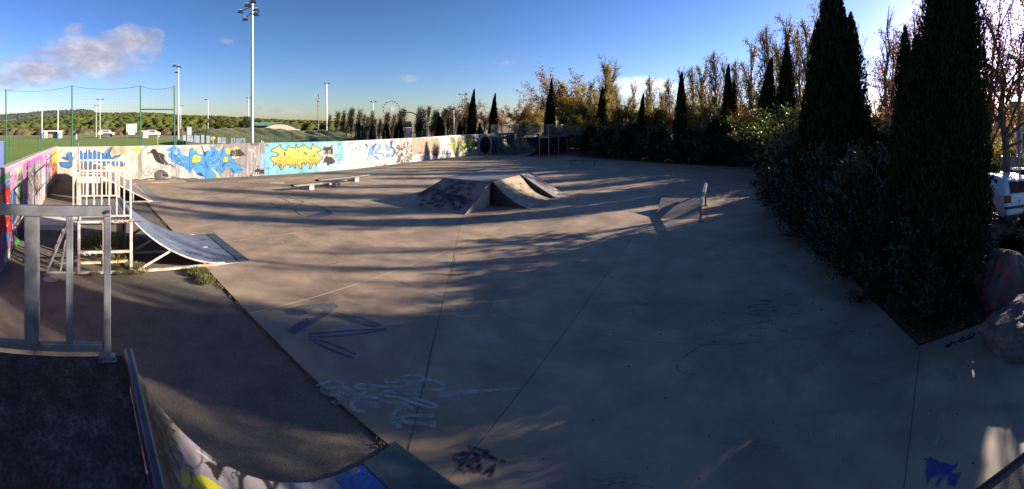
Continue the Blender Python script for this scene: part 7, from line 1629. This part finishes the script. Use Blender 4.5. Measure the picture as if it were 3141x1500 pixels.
# ================================================================ RIGHT EDGE: BOULDERS, CAR, LAMP POST, HOUSE
def rock(rx, ry, rz_, seed, m):
    import mathutils
    n, mm = 90, 54; V = []; Q = []
    for i in range(mm + 1):
        ph = math.pi * i / mm
        for j in range(n):
            a = 2 * math.pi * j / n; v = Vector((math.sin(ph) * math.cos(a), math.sin(ph) * math.sin(a), math.cos(ph)))
            f = 1 + .30 * mathutils.noise.noise(v * 1.3 + Vector((seed, 0, 0))) + .20 * abs(mathutils.noise.noise(v * 2.6 + Vector((0, seed, 0)))) + .10 * abs(mathutils.noise.noise(v * 7 + Vector((0, 0, seed)))) + .035 * abs(mathutils.noise.noise(v * 17)) + .015 * mathutils.noise.noise(v * 40)
            q_ = v * f; q_ = Vector((q_.x * rx, q_.y * ry, q_.z * rz_)); V.append((q_.x, q_.y, max(q_.z, -rz_ * .55) + rz_ * .5))
    for i in range(mm):
        for j in range(n): Q.append((i * n + j, i * n + (j + 1) % n, (i + 1) * n + (j + 1) % n, (i + 1) * n + j))
    return fast_mesh('boulder', V, Q, m, smooth=False)
p = pol(3165, 6.05); o = link('boulder', rock(.70, .50, .36, 3.3, MT['rock']), None, (p[0], p[1], -.02), R(-28)); props(o, 'large pale boulder with dark red streaks lying on the slab corner at the right edge', 'boulder')
p = pol(3082, 7.5); o = link('boulder', rock(.62, .55, .52, 7.7, MT['rockred']), None, (p[0], p[1], -.02), R(30)); props(o, 'red-sprayed boulder half hidden behind the pale one under the bushes', 'boulder')
# white hatchback seen from its rear left corner
th = (3112 - CX) / F; hd = th - R(33)              # azimuth the car points to
cl_ = pol(3080, 12.9)                            # rear left corner
fw = np.array([math.sin(hd), math.cos(hd)]); rt_ = np.array([fw[1], -fw[0]])
cc = np.array(cl_[:2]) + rt_ * .84 + fw * 2.0
car = thing('parked_car', 'white hatchback parked at the right edge, its dark red tail light showing', 'car', (cc[0], cc[1], -.04), math.pi / 2 - hd)
# local x forward, y left. sections along length: (x, half width low, half width belt, z low, z belt, half width roof, z roof)
secs = [(-2.0, .62, .70, .34, .72, .66, .74), (-1.95, .78, .80, .24, .90, .72, .94), (-1.86, .83, .83, .22, .93, .66, 1.10), (-1.62, .84, .84, .22, .94, .58, 1.36), (-1.3, .84, .84, .22, .94, .56, 1.42), (-.4, .84, .84, .22, .93, .57, 1.44), (.3, .84, .84, .22, .92, .56, 1.40), (.62, .84, .84, .22, .92, .58, 1.24), (1.05, .84, .83, .22, .91, .74, .95), (1.8, .82, .79, .24, .80, .70, .84), (2.0, .74, .70, .32, .70, .60, .72)]
V = []; Q = []
for (x, wl_, wb, zl, zb, wr, zr) in secs:
    ring = [(wl_, zl), (wb + .01, (zl + zb) * .5), (wb, zb), (wr + (wb - wr) * .1, zb + (zr - zb) * .85), (wr * .82, zr)]
    pts = [(x, y, z) for y, z in ring] + [(x, -y, z) for y, z in ring[::-1]]; V += pts
m_ = 10
for i in range(len(secs) - 1):
    for j in range(m_ - 1): Q.append((i * m_ + j, (i + 1) * m_ + j, (i + 1) * m_ + j + 1, i * m_ + j + 1))
    Q.append((i * m_ + m_ - 1, (i + 1) * m_ + m_ - 1, (i + 1) * m_, i * m_))
mb = MB(); mb.add(V, Q); mb.add(V[:m_], [tuple(range(m_))]); mb.add(V[-m_:], [tuple(range(m_ - 1, -1, -1))])
bd = mb.build('body', MT['carwhite'], car); md = bd.modifiers.new('bevel', 'BEVEL'); md.width = .035; md.segments = 3; md.limit_method = 'ANGLE'; md.angle_limit = R(25)
MB().hexa([(-1.985, -.56, .98), (-1.985, .56, .98), (-1.93, .58, .97), (-1.93, -.58, .97), (-1.74, -.47, 1.33), (-1.74, .47, 1.33), (-1.70, .47, 1.33), (-1.70, -.47, 1.33)]).build('rear_window', MT['glassdark'], car)
MB().box(-2.07, -1.9, -.79, .79, .30, .56).build('bumper', MT['carwhite'], car, bevel=.05)
MB().box(-2.085, -1.9, -.80, .80, .50, .57).build('bumper_strip', MT['blackplastic'], car, bevel=.01)
MB().box(-2.02, -1.8, -.78, .78, .2, .31).build('underside', MT['blackplastic'], car)
for s_ in (-1, 1):
    MB().box(-2.015, -1.86, min(s_ * .56, s_ * .80), max(s_ * .56, s_ * .80), .68, .93).build('tail_light', MT['taillight'], car, bevel=.03)
    for xx in (-1.25, 1.28):
        w_ = MB().tube((xx, s_ * .85, .30), (xx, s_ * .66, .30), .30, n=24).build('wheel', MT['tyre'], car); MB().tube((xx, s_ * .853, .30), (xx, s_ * .84, .30), .19, n=16).build('hub_cap', MT['greysteel'], w_)
    MB().hexa([(-1.3, s_ * .80, .98), (.55, s_ * .80, .98), (.55, s_ * .79, .98), (-1.3, s_ * .79, .98), (-1.2, s_ * .605, 1.34), (.35, s_ * .605, 1.32), (.35, s_ * .595, 1.32), (-1.2, s_ * .595, 1.34)]).build('side_window', MT['glassdark'], car)
MB().box(-2.09, -2.06, -.26, .26, .60, .71).build('number_plate', MT['white'], car, loc=(.05, 0, .06))
# lamp post, kerb ring, cabinet
p = pol(3126, 15.6); t = thing('lamp_post', 'dark slender lamp post rising behind the white car', 'lamp post', (p[0], p[1], -.04)); MB().tube((0, 0, 0), (0, 0, 5.6), .07, .05, 10).build('pole', MT['greysteel'], t); MB().bar((0, 0, 5.5), (-.5, .1, 5.75), .06, .06).build('arm', MT['greysteel'], t); MB().box(-.8, -.4, 0, .2, 5.68, 5.8).build('lamp_head', MT['greysteel'], t)
p = pol(3118, 15.0); t = thing('white_ring', 'white ring hoop showing just above the white car roof', 'hoop', (p[0], p[1], hz(517, 15.0)))
mb = MB()
for i in range(24): a0_, a1_ = i * math.pi / 12, (i + 1) * math.pi / 12; mb.bar((.26 * math.cos(a0_), .26 * math.sin(a0_), 0), (.26 * math.cos(a1_), .26 * math.sin(a1_), 0), .03, .03)
mb.build('hoop', MT['white'], t); MB().tube((.0, .26, -hz(517, 15.0) - .04), (0, .26, 0), .02, n=6).build('stem', MT['greysteel'], t)
p = pol(3096, 17.5); t = thing('utility_cabinet', 'grey utility cabinet with a dark mark behind the white car', 'cabinet', (p[0], p[1], -.04), -(3096 - CX) / F); MB().box(-.35, .35, -.2, .2, 0, hz(476, 17.5)).build('housing', MT['greysteel'], t, bevel=.01); MB().box(-.1, .12, -.215, -.202, .9, 1.4).build('sprayed_mark', MT['lampblk'], t)
# pink house with tiled roof
hA = Vector(pol(3075, 30)); hu = Vector((math.cos(R(-50)), math.sin(R(-50)), 0))
t = thing('house', 'pink rendered house with terracotta tiled roof behind the lamp post', 'house', tuple(hA), R(-60)); Lh_, Dh_, Hh = 12, 8, hz(362, 30)
MB().box(0, Lh_, 0, Dh_, -.05, Hh).build('wall', MT['pink'], t)
rf = MB().hexa([(-.4, -.5, Hh), (Lh_ + .4, -.5, Hh), (Lh_ + .4, Dh_ + .5, Hh), (-.4, Dh_ + .5, Hh), (1.5, Dh_ / 2 - .05, Hh + 1.5), (Lh_ - 1.5, Dh_ / 2 - .05, Hh + 1.5), (Lh_ - 1.5, Dh_ / 2 + .05, Hh + 1.5), (1.5, Dh_ / 2 + .05, Hh + 1.5)]).build('roof', MT['tile'], t)
tl = MB().tube((0, 0, 0), (0, .45, .1), .09, n=8).mesh('tile', MT['tile'])
for i in range(50): link('tile', tl, rf, (-.3 + .25 * i, -.62, Hh + .02))
for k in range(3):
    x = 1.5 + 3.4 * k; w_ = MB().box(x, x + 1.1, -.05, .02, 1.2, 2.5).build('window', MT['glassdark'], t); fr_ = MB(); fr_.box(x - .08, x, -.09, .0, 1.12, 2.58); fr_.box(x + 1.1, x + 1.18, -.09, .0, 1.12, 2.58); fr_.box(x, x + 1.1, -.09, .0, 2.5, 2.58); fr_.box(x - .12, x + 1.22, -.14, .0, 1.04, 1.12); fr_.build('frame', MT['white'], w_)
# low wall and green lawn behind the gap between the huge cypresses
a_ = pol(2660, 19.5); t = thing('low_wall', 'low rendered wall glimpsed through the gap between the two huge cypresses', 'wall', a_, -(2700 - CX) / F); MB().box(-.6, 3.2, 0, .2, -.05, hz(362, 19.5)).build('wall', MT['pink'], t); MB().box(-.62, 3.22, -.03, .23, hz(362, 19.5), hz(362, 19.5) + .06).build('coping', MT['conc'], t)
props(flat('lawn', [pol(2560, 17), pol(3010, 17), pol(3085, 26), pol(2500, 30)], -.03, mat('lawn_grass', [(.05, .10, .012), (.08, .14, .02)], 3, 6, .9, bump=.02, bscale=40)), kind='structure')
